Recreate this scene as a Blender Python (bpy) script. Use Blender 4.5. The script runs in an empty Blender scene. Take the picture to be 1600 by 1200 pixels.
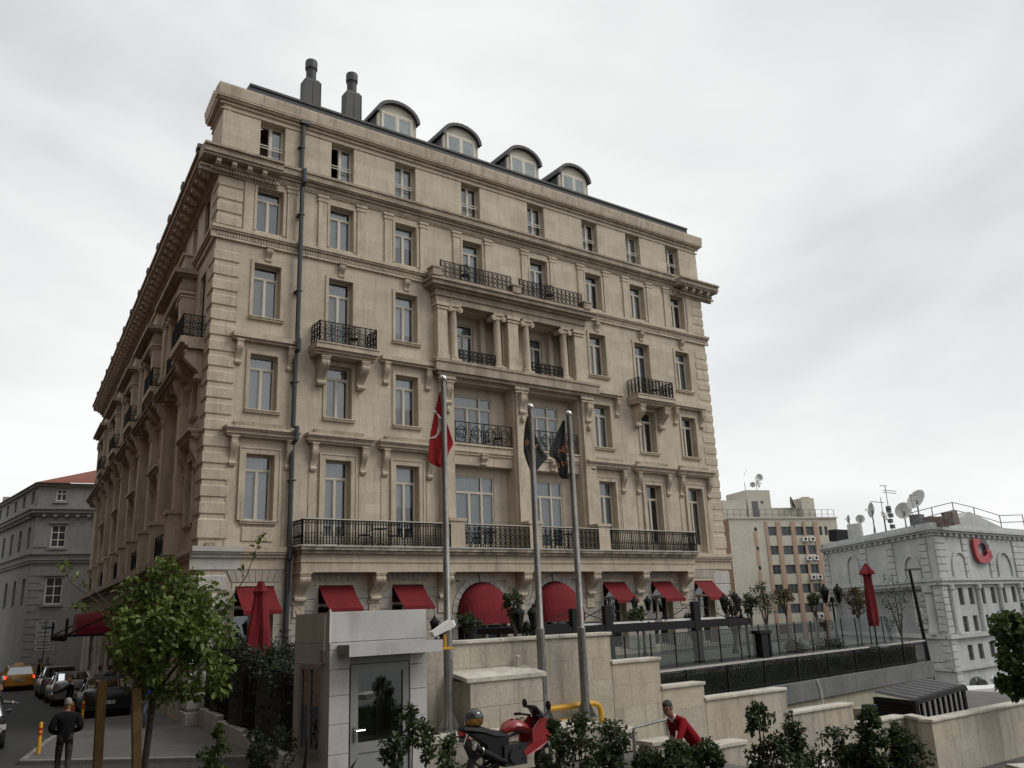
import bpy, math, random
from math import sin, cos, pi, radians, sqrt, atan2
from mathutils import Matrix, Vector, Euler
random.seed(7)
SC = bpy.context.scene
COL = SC.collection

# ------------------------------------------------------------------ camera
CAM_POS = Vector((-8.7938, -31.0, 3.2))
RWC = Matrix(((0.81057689, -0.12483751, -0.57217192),
              (-0.58436273, -0.23670994, -0.77620139),
              (-0.03853973, 0.96352685, -0.264822)))
cam_data = bpy.data.cameras.new('camera')
cam_data.sensor_width = 36.0
cam_data.lens = 36.0 * 1320.0 / 1600.0
cam_data.clip_start = 0.1
cam_data.clip_end = 5000.0
cam = bpy.data.objects.new('camera', cam_data)
COL.objects.link(cam)
cam.matrix_world = Matrix.Translation(CAM_POS) @ RWC.to_4x4()
SC.camera = cam

# ------------------------------------------------------------------ overcast sky, soft sun, exposure
SUN_EL, SUN_AZ = radians(46), radians(136)      # azimuth measured from +y towards +x
world = bpy.data.worlds.new('World')
SC.world = world
world.use_nodes = True
wn, wl = world.node_tree.nodes, world.node_tree.links
wn.clear()
w_out = wn.new('ShaderNodeOutputWorld')
w_sky = wn.new('ShaderNodeTexSky'); w_sky.sky_type = 'NISHITA'; w_sky.sun_disc = False
w_sky.sun_elevation = SUN_EL; w_sky.sun_rotation = SUN_AZ
w_bg1 = wn.new('ShaderNodeBackground'); w_bg1.inputs['Strength'].default_value = 0.05
wl.new(w_sky.outputs['Color'], w_bg1.inputs['Color'])
w_tc = wn.new('ShaderNodeTexCoord')
w_map = wn.new('ShaderNodeMapping'); w_map.inputs['Scale'].default_value = (1.0, 1.0, 2.1)
w_map.inputs['Rotation'].default_value = (0.25, 0.1, 0.3)
wl.new(w_tc.outputs['Generated'], w_map.inputs['Vector'])
w_n = wn.new('ShaderNodeTexNoise'); w_n.inputs['Scale'].default_value = 1.25
w_n.inputs['Detail'].default_value = 4.5; w_n.inputs['Roughness'].default_value = 0.52
w_n.inputs['Distortion'].default_value = 0.5
wl.new(w_map.outputs['Vector'], w_n.inputs['Vector'])
w_r = wn.new('ShaderNodeValToRGB')
w_r.color_ramp.elements[0].position = 0.33; w_r.color_ramp.elements[0].color = (0.64, 0.66, 0.67, 1)
w_r.color_ramp.elements[1].position = 0.62; w_r.color_ramp.elements[1].color = (0.96, 0.965, 0.955, 1)
wl.new(w_n.outputs['Fac'], w_r.inputs['Fac'])
w_bg2 = wn.new('ShaderNodeBackground'); w_bg2.inputs['Strength'].default_value = 0.95
wl.new(w_r.outputs['Color'], w_bg2.inputs['Color'])
w_mix = wn.new('ShaderNodeMixShader'); w_mix.inputs['Fac'].default_value = 0.93
wl.new(w_bg1.outputs[0], w_mix.inputs[1]); wl.new(w_bg2.outputs[0], w_mix.inputs[2])
wl.new(w_mix.outputs[0], w_out.inputs['Surface'])

sun_data = bpy.data.lights.new('sun', 'SUN')
sun_data.energy = 1.3; sun_data.angle = radians(28); sun_data.color = (1.0, 0.96, 0.9)
sun = bpy.data.objects.new('sun', sun_data); COL.objects.link(sun)
sun_dir = Vector((sin(SUN_AZ) * cos(SUN_EL), cos(SUN_AZ) * cos(SUN_EL), sin(SUN_EL)))
sun.rotation_euler = sun_dir.to_track_quat('Z', 'Y').to_euler()
sun.location = (40, -60, 80)

vs = SC.view_settings
vs.view_transform = 'Standard'; vs.look = 'None'; vs.exposure = 0.2; vs.gamma = 1.0
vs.use_curve_mapping = False
SC.cycles.max_bounces = 8; SC.cycles.transparent_max_bounces = 16
SC.cycles.diffuse_bounces = 3; SC.cycles.glossy_bounces = 3
SC.cycles.caustics_reflective = False; SC.cycles.caustics_refractive = False
SC.cycles.use_denoising = True

# ------------------------------------------------------------------ photo pixel -> place
def ray(px, py): return RWC @ Vector(((px - 800) / 1320.0, -(py - 600) / 1320.0, -1.0))
def at(px, py, d): return CAM_POS + ray(px, py) * d
def at_y(px, py, y): r = ray(px, py); return CAM_POS + r * ((y - CAM_POS.y) / r.y)
def at_z(px, py, z): r = ray(px, py); return CAM_POS + r * ((z - CAM_POS.z) / r.z)

# ------------------------------------------------------------------ materials
def mat(name, col, rough=0.75, col2=None, scale=1.5, fine=30.0, fvar=0.12, streak=0.0, bump=0.0,
        metal=0.0, coat=0.0, ashlar=None, spec=0.5, obj=False, streak_col=None, trans=0.0):
    m = bpy.data.materials.new(name); m.use_nodes = True
    n, l = m.node_tree.nodes, m.node_tree.links
    b = n['Principled BSDF']
    b.inputs['Roughness'].default_value = rough
    b.inputs['Metallic'].default_value = metal
    b.inputs['Specular IOR Level'].default_value = spec
    if coat: b.inputs['Coat Weight'].default_value = coat; b.inputs['Coat Roughness'].default_value = 0.08
    if obj:
        tc = n.new('ShaderNodeTexCoord'); vec = tc.outputs['Object']
    else:
        g = n.new('ShaderNodeNewGeometry'); vec = g.outputs['Position']
    def noise(sc, detail=4, rough_=0.6, v=vec):
        t = n.new('ShaderNodeTexNoise'); t.inputs['Scale'].default_value = sc
        t.inputs['Detail'].default_value = detail; t.inputs['Roughness'].default_value = rough_
        l.new(v, t.inputs['Vector']); return t.outputs['Fac']
    def rng(sock, a, b_, c, d):
        r = n.new('ShaderNodeMapRange'); r.inputs[1].default_value = a; r.inputs[2].default_value = b_
        r.inputs[3].default_value = c; r.inputs[4].default_value = d; l.new(sock, r.inputs[0]); return r.outputs[0]
    def mix(fac, a, b_, mode='MIX'):
        x = n.new('ShaderNodeMix'); x.data_type = 'RGBA'; x.blend_type = mode
        if isinstance(fac, float): x.inputs[0].default_value = fac
        else: l.new(fac, x.inputs[0])
        for s, k in ((a, 6), (b_, 7)):
            if isinstance(s, tuple): x.inputs[k].default_value = (*s, 1) if len(s) == 3 else s
            else: l.new(s, x.inputs[k])
        return x.outputs[2]
    c = tuple(col)
    cur = c
    if col2 is not None: cur = mix(rng(noise(scale, 5), 0.35, 0.65, 0, 1), c, tuple(col2))
    if ashlar:
        sx = n.new('ShaderNodeSeparateXYZ'); l.new(vec, sx.inputs[0])
        ad = n.new('ShaderNodeMath'); ad.operation = 'ADD'; l.new(sx.outputs[0], ad.inputs[0]); l.new(sx.outputs[1], ad.inputs[1])
        cx = n.new('ShaderNodeCombineXYZ'); l.new(ad.outputs[0], cx.inputs[0]); l.new(sx.outputs[2], cx.inputs[1])
        br = n.new('ShaderNodeTexBrick'); l.new(cx.outputs[0], br.inputs['Vector'])
        bw, bh, amt = ashlar
        br.inputs['Scale'].default_value = 1.0; br.inputs['Brick Width'].default_value = bw
        br.inputs['Row Height'].default_value = bh; br.inputs['Mortar Size'].default_value = 0.008
        br.inputs['Color1'].default_value = (1 - amt, 1 - amt, 1 - amt, 1)
        br.inputs['Color2'].default_value = (1 + amt * .6, 1 + amt * .5, 1 + amt * .3, 1)
        br.inputs['Mortar'].default_value = (0.82, 0.8, 0.78, 1)
        br.inputs['Bias'].default_value = 0.0
        cur = mix(1.0, cur, br.outputs['Color'], 'MULTIPLY')
    if fvar:
        f = rng(noise(fine, 3), 0.3, 0.7, 1 - fvar, 1 + fvar)
        cur = mix(1.0, cur, f, 'MULTIPLY')
    if streak:
        mp = n.new('ShaderNodeMapping'); mp.inputs['Scale'].default_value = (1.0, 1.0, 0.12)
        l.new(vec, mp.inputs['Vector'])
        f = rng(noise(4.0, 5, 0.65, mp.outputs['Vector']), 0.5, 0.78, 0.0, streak)
        cur = mix(f, cur, tuple(streak_col or (0.05, 0.045, 0.04)))
    if isinstance(cur, tuple): b.inputs['Base Color'].default_value = (*cur, 1)
    else: l.new(cur, b.inputs['Base Color'])
    if bump:
        bp = n.new('ShaderNodeBump'); bp.inputs['Strength'].default_value = bump; bp.inputs['Distance'].default_value = 0.02
        l.new(noise(fine * 1.3, 4), bp.inputs['Height']); l.new(bp.outputs[0], b.inputs['Normal'])
    if trans:
        out = n['Material Output']
        t = n.new('ShaderNodeBsdfTranslucent')
        if isinstance(cur, tuple): t.inputs[0].default_value = (*cur, 1)
        else: l.new(cur, t.inputs[0])
        ms = n.new('ShaderNodeMixShader'); ms.inputs[0].default_value = trans
        l.new(b.outputs[0], ms.inputs[1]); l.new(t.outputs[0], ms.inputs[2]); l.new(ms.outputs[0], out.inputs[0])
    return m

def glass_mat(name, tint=(0.8, 0.85, 0.86), ior=1.6, rough=0.02, extra=0.04):
    m = bpy.data.materials.new(name); m.use_nodes = True
    n, l = m.node_tree.nodes, m.node_tree.links
    n.clear()
    out = n.new('ShaderNodeOutputMaterial')
    tr = n.new('ShaderNodeBsdfTransparent'); tr.inputs[0].default_value = (*tint, 1)
    gl = n.new('ShaderNodeBsdfGlossy'); gl.inputs['Roughness'].default_value = rough; gl.inputs[0].default_value = (0.95, 0.97, 1, 1)
    fr = n.new('ShaderNodeFresnel'); fr.inputs[0].default_value = ior
    ad = n.new('ShaderNodeMath'); ad.operation = 'ADD'; ad.use_clamp = True; ad.inputs[1].default_value = extra
    l.new(fr.outputs[0], ad.inputs[0])
    mx = n.new('ShaderNodeMixShader'); l.new(ad.outputs[0], mx.inputs[0]); l.new(tr.outputs[0], mx.inputs[1]); l.new(gl.outputs[0], mx.inputs[2])
    l.new(mx.outputs[0], out.inputs[0])
    return m

def emit_mat(name, col, s=1.0):
    m = mat(name, col, 0.3, fvar=0)
    b = m.node_tree.nodes['Principled BSDF']
    b.inputs['Emission Color'].default_value = (*col, 1); b.inputs['Emission Strength'].default_value = s
    return m

M = {}
M['lime'] = mat('limestone', (0.53, 0.465, 0.372), 0.9, (0.44, 0.38, 0.298), 0.55, 14, 0.10, 0.6, 0.25, ashlar=(1.15, 0.46, 0.10), streak_col=(0.25, 0.21, 0.165))
M['lime_trim'] = mat('limestone_trim', (0.53, 0.455, 0.355), 0.9, (0.415, 0.35, 0.272), 1.1, 18, 0.12, 0.65, 0.3, streak_col=(0.17, 0.145, 0.115))
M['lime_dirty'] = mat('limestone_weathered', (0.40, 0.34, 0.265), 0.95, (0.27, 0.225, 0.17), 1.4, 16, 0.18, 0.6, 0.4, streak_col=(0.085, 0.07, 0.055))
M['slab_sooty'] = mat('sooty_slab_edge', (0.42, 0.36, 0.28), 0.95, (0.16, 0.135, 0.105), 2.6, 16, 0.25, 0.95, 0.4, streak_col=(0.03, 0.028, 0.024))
M['curtain_b'] = mat('curtain_cream', (0.52, 0.5, 0.45), 0.9, (0.4, 0.39, 0.35), 5, 60, 0.08, trans=0.25)
M['curtain_c'] = mat('curtain_grey', (0.36, 0.39, 0.4), 0.9, (0.28, 0.31, 0.32), 5, 60, 0.08, trans=0.25)
M['white_stone'] = mat('white_stone', (0.47, 0.45, 0.42), 0.85, (0.37, 0.35, 0.32), 1.4, 20, 0.1, 0.35, 0.2, streak_col=(0.15, 0.14, 0.13))
M['ground_stone'] = mat('ground_floor_stone', (0.40, 0.37, 0.325), 0.9, (0.31, 0.285, 0.25), 1.2, 20, 0.12, 0.4, 0.25, streak_col=(0.14, 0.13, 0.11))
M['mortar'] = mat('mortar', (0.14, 0.125, 0.11), 0.95, None, fvar=0.15)
M['frame_white'] = mat('window_frame_paint', (0.52, 0.48, 0.405), 0.45, None, fvar=0.05)
M['curtain'] = mat('curtain_cloth', (0.7, 0.73, 0.725), 0.9, (0.6, 0.63, 0.63), 5, 60, 0.08, trans=0.25)
M['blind'] = mat('blind_cloth', (0.8, 0.84, 0.82), 0.9, None, fvar=0.05, trans=0.2)
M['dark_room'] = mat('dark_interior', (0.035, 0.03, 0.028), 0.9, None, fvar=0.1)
M['glass'] = glass_mat('window_glass', (0.84, 0.88, 0.89), 1.6, 0.01, 0.09)
M['glass_clear'] = glass_mat('balustrade_glass', (0.52, 0.60, 0.59), 1.5, 0.03, 0.10)
M['glass_dark'] = glass_mat('car_glass', (0.12, 0.13, 0.13), 1.55, 0.01, 0.04)
M['iron'] = mat('black_iron', (0.010, 0.010, 0.011), 0.7, None, fvar=0.1, spec=.2)
M['zinc'] = mat('zinc_roof', (0.036, 0.036, 0.039), 0.6, (0.055, 0.054, 0.056), 1.2, 10, 0.15, 0.3, metal=0.15, streak_col=(0.03, 0.03, 0.032))
M['dormer_paint'] = mat('dormer_paint', (0.46, 0.43, 0.35), 0.8, (0.40, 0.37, 0.30), 2, 20, 0.08)
M['pipe_metal'] = mat('downpipe_metal', (0.052, 0.057, 0.06), 0.5, (0.055, 0.06, 0.062), 1.5, 12, 0.1, metal=0.4)
M['red_cloth'] = mat('red_awning_cloth', (0.16, 0.0035, 0.009), 0.9, (0.115, 0.0025, 0.006), 1.5, 40, 0.12, 0.15, 0.1, streak_col=(0.12, 0.003, 0.006))
M['steel'] = mat('brushed_steel', (0.27, 0.268, 0.258), 0.42, (0.17, 0.168, 0.16), 1.6, 14, 0.15, 0.5, metal=0.85, streak_col=(0.12, 0.12, 0.12))
M['travertine'] = mat('travertine', (0.45, 0.41, 0.335), 0.85, (0.345, 0.31, 0.25), 0.9, 16, 0.14, 0.85, 0.25, streak_col=(0.13, 0.115, 0.09))
M['travertine_b'] = mat('travertine_warm', (0.46, 0.40, 0.305), 0.85, (0.37, 0.325, 0.26), 1.2, 16, 0.12, 0.6, 0.25, streak_col=(0.15, 0.13, 0.1))
M['coping'] = mat('coping_stone', (0.58, 0.55, 0.48), 0.85, (0.40, 0.37, 0.31), 2.2, 18, 0.15, 0.3, 0.3, streak_col=(0.2, 0.18, 0.15))
M['booth_panel'] = mat('booth_panel_paint', (0.50, 0.50, 0.485), 0.55, (0.42, 0.42, 0.41), 1.1, 25, 0.06, 0.5, streak_col=(0.2, 0.195, 0.18))
M['booth_gray'] = mat('booth_gray_metal', (0.235, 0.24, 0.24), 0.45, (0.2, 0.205, 0.205), 1.2, 20, 0.05, 0.2, streak_col=(0.14, 0.14, 0.14))
M['concrete'] = mat('concrete', (0.15, 0.152, 0.155), 0.9, (0.11, 0.112, 0.114), 1.0, 14, 0.12, 0.4, 0.3, streak_col=(0.07, 0.07, 0.07))
M['beige_plaster'] = mat('beige_plaster', (0.36, 0.33, 0.25), 0.9, (0.29, 0.265, 0.2), 1.0, 14, 0.1, 0.4, streak_col=(0.12, 0.11, 0.08))
M['asphalt'] = mat('asphalt', (0.042, 0.042, 0.042), 0.9, (0.028, 0.028, 0.029), 0.7, 60, 0.25, bump=0.3)
M['pavement'] = mat('pavement_concrete', (0.125, 0.12, 0.112), 0.9, (0.085, 0.082, 0.077), 0.8, 40, 0.2, bump=0.3)
M['kerb'] = mat('kerb_stone', (0.24, 0.235, 0.22), 0.9, (0.17, 0.165, 0.155), 2, 30, 0.15, bump=0.3)
M['soil'] = mat('soil', (0.05, 0.042, 0.03), 0.95, (0.035, 0.04, 0.02), 2, 25, 0.3, bump=0.6)
M['bark'] = mat('bark', (0.085, 0.075, 0.062), 0.95, (0.05, 0.045, 0.038), 8, 50, 0.25, bump=0.6)
M['wood_stake'] = mat('stake_wood', (0.20, 0.125, 0.045), 0.8, (0.13, 0.08, 0.03), 3, 40, 0.25, 0.3, 0.3, streak_col=(0.06, 0.04, 0.015))
def leaf(name, a, b): return mat(name, a, 0.55, b, 2.2, 9, 0.25, trans=0.3)
M['leaf_tree'] = leaf('tree_leaf', (0.16, 0.215, 0.04), (0.07, 0.11, 0.022))
M['leaf_bush'] = leaf('laurel_leaf', (0.06, 0.085, 0.028), (0.03, 0.048, 0.016))
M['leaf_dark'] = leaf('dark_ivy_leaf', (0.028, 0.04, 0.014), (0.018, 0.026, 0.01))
M['leaf_hedge'] = leaf('hedge_leaf', (0.07, 0.105, 0.02), (0.035, 0.06, 0.012))
M['leaf_olive'] = leaf('terrace_tree_leaf', (0.055, 0.075, 0.028), (0.035, 0.05, 0.018))
M['leaf_autumn'] = leaf('reddish_leaf', (0.085, 0.085, 0.022), (0.11, 0.06, 0.02))
M['grass'] = leaf('grass_blade', (0.075, 0.105, 0.03), (0.045, 0.06, 0.02))
M['yellow'] = mat('yellow_paint', (0.62, 0.33, 0.012), 0.5, (0.5, 0.26, 0.01), 3, 30, 0.12)
M['red_paint'] = mat('red_band_paint', (0.45, 0.03, 0.01), 0.5, None)
M['rubber'] = mat('rubber', (0.018, 0.018, 0.018), 0.8, None)
M['chrome'] = mat('chrome', (0.6, 0.6, 0.6), 0.2, None, metal=1.0, fvar=0)
M['black_plastic'] = mat('black_plastic', (0.010, 0.010, 0.011), 0.6, None, fvar=0.05, spec=.25)
M['plate_white'] = mat('plate_white', (0.55, 0.56, 0.56), 0.5, None, fvar=0.04)
M['white_paint'] = mat('white_paint', (0.68, 0.68, 0.66), 0.5, None, fvar=0.06)
M['orange_wall'] = mat('cream_plaster', (0.52, 0.49, 0.405), 0.9, (0.45, 0.42, 0.345), 0.15, 3, 0.08, 0.3, streak_col=(0.28, 0.24, 0.17))
M['salmon'] = mat('salmon_plaster', (0.43, 0.30, 0.225), 0.9, (0.37, 0.255, 0.19), 0.2, 3, 0.08, 0.3, streak_col=(0.22, 0.13, 0.09))
M['brown_wall'] = mat('brown_plaster', (0.27, 0.165, 0.105), 0.9, None, 0.2, 3, 0.1)
M['white_wall'] = mat('white_hotel_stone', (0.47, 0.48, 0.475), 0.85, (0.36, 0.37, 0.365), 0.35, 5, 0.12, 0.65, streak_col=(0.2, 0.2, 0.19))
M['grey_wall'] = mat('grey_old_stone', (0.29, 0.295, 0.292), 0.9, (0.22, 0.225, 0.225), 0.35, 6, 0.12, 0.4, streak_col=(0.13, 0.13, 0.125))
M['red_tile'] = mat('red_roof_tile', (0.20, 0.055, 0.03), 0.85, (0.14, 0.04, 0.022), 2, 8, 0.3)
M['win_dark'] = mat('far_window_glass', (0.035, 0.042, 0.048), 0.12, (0.07, 0.08, 0.085), 0.5, 3, 0.2)
M['win_pale'] = mat('pale_pane', (0.22, 0.26, 0.265), 0.08, (0.3, 0.34, 0.34), 0.9, 4, 0.1)  # pale tint paints the sky reflection and curtain into the dormer panes
M['dish'] = mat('dish_metal', (0.52, 0.52, 0.51), 0.5, (0.42, 0.42, 0.41), 2, 20, 0.08)
M['rust'] = mat('rusty_metal', (0.13, 0.075, 0.05), 0.8, (0.2, 0.19, 0.18), 2, 12, 0.25)
M['tan_far'] = mat('tan_plaster', (0.36, 0.25, 0.18), 0.9, (0.3, 0.2, 0.15), 0.3, 5, 0.1)

# ------------------------------------------------------------------ mesh builder
class MB:
    def __init__(s, T=None): s.v = []; s.f = []; s.mi = []; s.T = T; s.cm = 0
    def add(s, vs, fs):
        o = len(s.v)
        if s.T is not None: s.v += [tuple(s.T @ Vector(p)) for p in vs]
        else: s.v += [tuple(p) for p in vs]
        s.f += [tuple(i + o for i in f) for f in fs]; s.mi += [s.cm] * len(fs)
        return s
    def box(s, x0, x1, y0, y1, z0, z1):
        if x1 < x0: x0, x1 = x1, x0
        if y1 < y0: y0, y1 = y1, y0
        if z1 < z0: z0, z1 = z1, z0
        return s.add([(x0, y0, z0), (x1, y0, z0), (x1, y1, z0), (x0, y1, z0), (x0, y0, z1), (x1, y0, z1), (x1, y1, z1), (x0, y1, z1)],
              [(0, 3, 2, 1), (4, 5, 6, 7), (0, 1, 5, 4), (1, 2, 6, 5), (2, 3, 7, 6), (3, 0, 4, 7)])
    def cbox(s, x0, x1, y0, y1, z0, z1, c=0.02):
        # block whose front (low y) edges are chamfered
        return s.add([(x0, y1, z0), (x1, y1, z0), (x1, y1, z1), (x0, y1, z1), (x0, y0 + c, z0), (x1, y0 + c, z0), (x1, y0 + c, z1), (x0, y0 + c, z1),
               (x0 + c, y0, z0 + c), (x1 - c, y0, z0 + c), (x1 - c, y0, z1 - c), (x0 + c, y0, z1 - c)],
              [(0, 3, 2, 1), (0, 1, 5, 4), (1, 2, 6, 5), (2, 3, 7, 6), (3, 0, 4, 7), (4, 5, 9, 8), (5, 6, 10, 9), (6, 7, 11, 10), (7, 4, 8, 11), (8, 9, 10, 11)])
    def prism(s, poly, a0, a1, axis='x'):
        # poly of (p,q): axis x -> (y,z); axis y -> (x,z); axis z -> (x,y)
        n = len(poly)
        def pt(a, p, q): return {'x': (a, p, q), 'y': (p, a, q), 'z': (p, q, a)}[axis]
        vs = [pt(a0, p, q) for p, q in poly] + [pt(a1, p, q) for p, q in poly]
        area = sum(poly[i][0] * poly[(i + 1) % n][1] - poly[(i + 1) % n][0] * poly[i][1] for i in range(n))
        flip = (area < 0) != (axis == 'y') != (a1 < a0)
        fs = [tuple(range(n - 1, -1, -1)), tuple(range(n, 2 * n))] + [(i, (i + 1) % n, n + (i + 1) % n, n + i) for i in range(n)]
        if flip: fs = [tuple(reversed(f)) for f in fs]
        return s.add(vs, fs)
    def tube(s, pts, r, n=6, caps=True):
        pts = [Vector(p) for p in pts]; k = len(pts)
        rs = r if isinstance(r, (list, tuple)) else [r] * k
        vs = []; up = None
        for i, p in enumerate(pts):
            t = (pts[min(i + 1, k - 1)] - pts[max(i - 1, 0)]).normalized()
            if up is None:
                up = Vector((0, 0, 1)) if abs(t.z) < 0.9 else Vector((1, 0, 0))
            a = t.cross(up)
            if a.length < 1e-4: a = t.orthogonal()
            a.normalize(); b = t.cross(a).normalized(); up = -b if False else up
            for j in range(n):
                an = 2 * pi * j / n
                vs.append(p + (a * cos(an) + b * sin(an)) * rs[i])
        fs = []
        for i in range(k - 1):
            for j in range(n):
                fs.append((i * n + j, (i + 1) * n + j, (i + 1) * n + (j + 1) % n, i * n + (j + 1) % n))
        if caps: fs += [tuple(range(n)), tuple(range(k * n - 1, (k - 1) * n - 1, -1))]
        return s.add(vs, [tuple(reversed(f)) for f in fs])
    def lathe(s, prof, n=16, c=(0, 0, 0), axis='z', a0=0, a1=2 * pi, caps=True):
        vs = []; full = abs(a1 - a0 - 2 * pi) < 1e-6; m = n if full else n + 1
        for r, z in prof:
            for j in range(m):
                an = a0 + (a1 - a0) * j / n
                p = (r * cos(an), r * sin(an), z)
                if axis == 'x': p = (p[2], p[0], p[1])
                elif axis == 'y': p = (p[1], p[2], p[0])
                vs.append((p[0] + c[0], p[1] + c[1], p[2] + c[2]))
        fs = []
        for i in range(len(prof) - 1):
            for j in range(m if full else n):
                fs.append((i * m + j, i * m + (j + 1) % m, (i + 1) * m + (j + 1) % m, (i + 1) * m + j))
        if full and caps:
            if prof[0][0] > 1e-5: fs.append(tuple(range(m - 1, -1, -1)))
            if prof[-1][0] > 1e-5: fs.append(tuple((len(prof) - 1) * m + j for j in range(m)))
        return s.add(vs, fs)
    def ring(s, c, R, r, n=10, k=4, ax='y'):
        vs = []
        for i in range(n):
            a = 2 * pi * i / n
            for j in range(k):
                b = 2 * pi * j / k + pi / 4
                q = R + r * cos(b); h = r * sin(b)
                p = {'y': (q * cos(a), h, q * sin(a)), 'z': (q * cos(a), q * sin(a), h), 'x': (h, q * cos(a), q * sin(a))}[ax]
                vs.append((c[0] + p[0], c[1] + p[1], c[2] + p[2]))
        fs = [(i * k + j, i * k + (j + 1) % k, ((i + 1) % n) * k + (j + 1) % k, ((i + 1) % n) * k + j) for i in range(n) for j in range(k)]
        return s.add(vs, fs)
    def loft(s, rings, caps=True):
        n = len(rings[0]); vs = [p for r in rings for p in r]
        fs = [(i * n + j, i * n + (j + 1) % n, (i + 1) * n + (j + 1) % n, (i + 1) * n + j) for i in range(len(rings) - 1) for j in range(n)]
        if caps: fs += [tuple(range(n - 1, -1, -1)), tuple((len(rings) - 1) * n + j for j in range(n))]
        return s.add(vs, fs)
    def mesh(s, name, mats, smooth=False, fix=False):
        me = bpy.data.meshes.new(name); me.from_pydata(s.v, [], s.f)
        for m_ in (mats if isinstance(mats, (list, tuple)) else [mats]): me.materials.append(M[m_] if isinstance(m_, str) else m_)
        if any(s.mi): me.polygons.foreach_set('material_index', s.mi)
        me.update()
        if fix:
            import bmesh
            bm = bmesh.new(); bm.from_mesh(me); bmesh.ops.recalc_face_normals(bm, faces=bm.faces); bm.to_mesh(me); bm.free()
        if smooth:
            me.polygons.foreach_set('use_smooth', [True] * len(me.polygons))
            if smooth != True: me.set_sharp_from_angle(angle=radians(smooth))
        return me
    def obj(s, name, mats, parent=None, L=None, smooth=False, fix=False):
        return place(name, s.mesh(name, mats, smooth, fix), parent, L)

def place(name, me, parent=None, L=None):
    o = bpy.data.objects.new(name, me); COL.objects.link(o)
    if parent is not None: o.parent = parent
    if L is not None: o.matrix_local = L
    return o
def tag(o, label, cat, group=None):
    o['label'] = label; o['category'] = cat
    if group: o['group'] = group
    return o
def thing(name, label, cat, loc=(0, 0, 0), rotz=0.0, group=None):
    o = bpy.data.objects.new(name, None); COL.objects.link(o)
    o.empty_display_size = 0.3
    o.matrix_local = Matrix.Translation(Vector(loc)) @ Matrix.Rotation(rotz, 4, 'Z')
    return tag(o, label, cat, group)
def structure(o): o['kind'] = 'structure'; return o
def stuff(o): o['kind'] = 'stuff'; return o
def copy_tree(o, parent=None):
    c = o.copy(); COL.objects.link(c); c.parent = parent
    for ch in list(o.children): copy_tree(ch, c)
    return c
def TR(x, y, z): return Matrix.Translation((x, y, z))
def RZ(a): return Matrix.Rotation(a, 4, 'Z')
def axes(o, x, y): # matrix with local x,y axes given (2D), z up
    return Matrix(((x[0], y[0], 0, o[0]), (x[1], y[1], 0, o[1]), (0, 0, 1, o[2]), (0, 0, 0, 1)))

def wall_holes(mb, x0, x1, z0, z1, holes, y=0.0, back=None):
    # flat wall facing -y with rectangular openings (hx0,hx1,hz0,hz1,depth) and their reveals
    xs = sorted({x0, x1, *[h[0] for h in holes], *[h[1] for h in holes]}); zs = sorted({z0, z1, *[h[2] for h in holes], *[h[3] for h in holes]})
    for i in range(len(xs) - 1):
        run = None
        for j in range(len(zs) - 1):
            cx, cz = (xs[i] + xs[i + 1]) / 2, (zs[j] + zs[j + 1]) / 2
            if any(h[0] < cx < h[1] and h[2] < cz < h[3] for h in holes): continue
            mb.add([(xs[i], y, zs[j]), (xs[i + 1], y, zs[j]), (xs[i + 1], y, zs[j + 1]), (xs[i], y, zs[j + 1])], [(0, 1, 2, 3)])
    for a, b, c, d, dp in holes:
        e = y + dp
        mb.add([(a, y, c), (b, y, c), (b, y, d), (a, y, d), (a, e, c), (b, e, c), (b, e, d), (a, e, d)],
               [(0, 4, 5, 1), (1, 5, 6, 2), (2, 6, 7, 3), (3, 7, 4, 0)])
# ================================================================== the hotel
W = 28.06
BX = [2.1, 5.27, 8.4, 12.0, 16.0, 19.65, 22.85, 26.0]
LF = 45.0; LA = radians(5.5)
FRONT = Matrix.Identity(4)
UDIR = Vector((sin(LA), cos(LA), 0))
LEFT = axes((UDIR.x * LF, UDIR.y * LF, 0), (-sin(LA), -cos(LA)), (cos(LA), -sin(LA)))   # local x runs from the far end to the near corner
hotel = thing('hotel_building', 'large six-storey pale limestone hotel with iron balconies, red awnings and dark dormer roof', 'building', (0, 0, 0))
CACHE = {}
def part(name, mb, m, L=None, smooth=False, fix=False, parent=None): return mb.obj(name, m, parent or hotel, L, smooth, fix)

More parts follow.
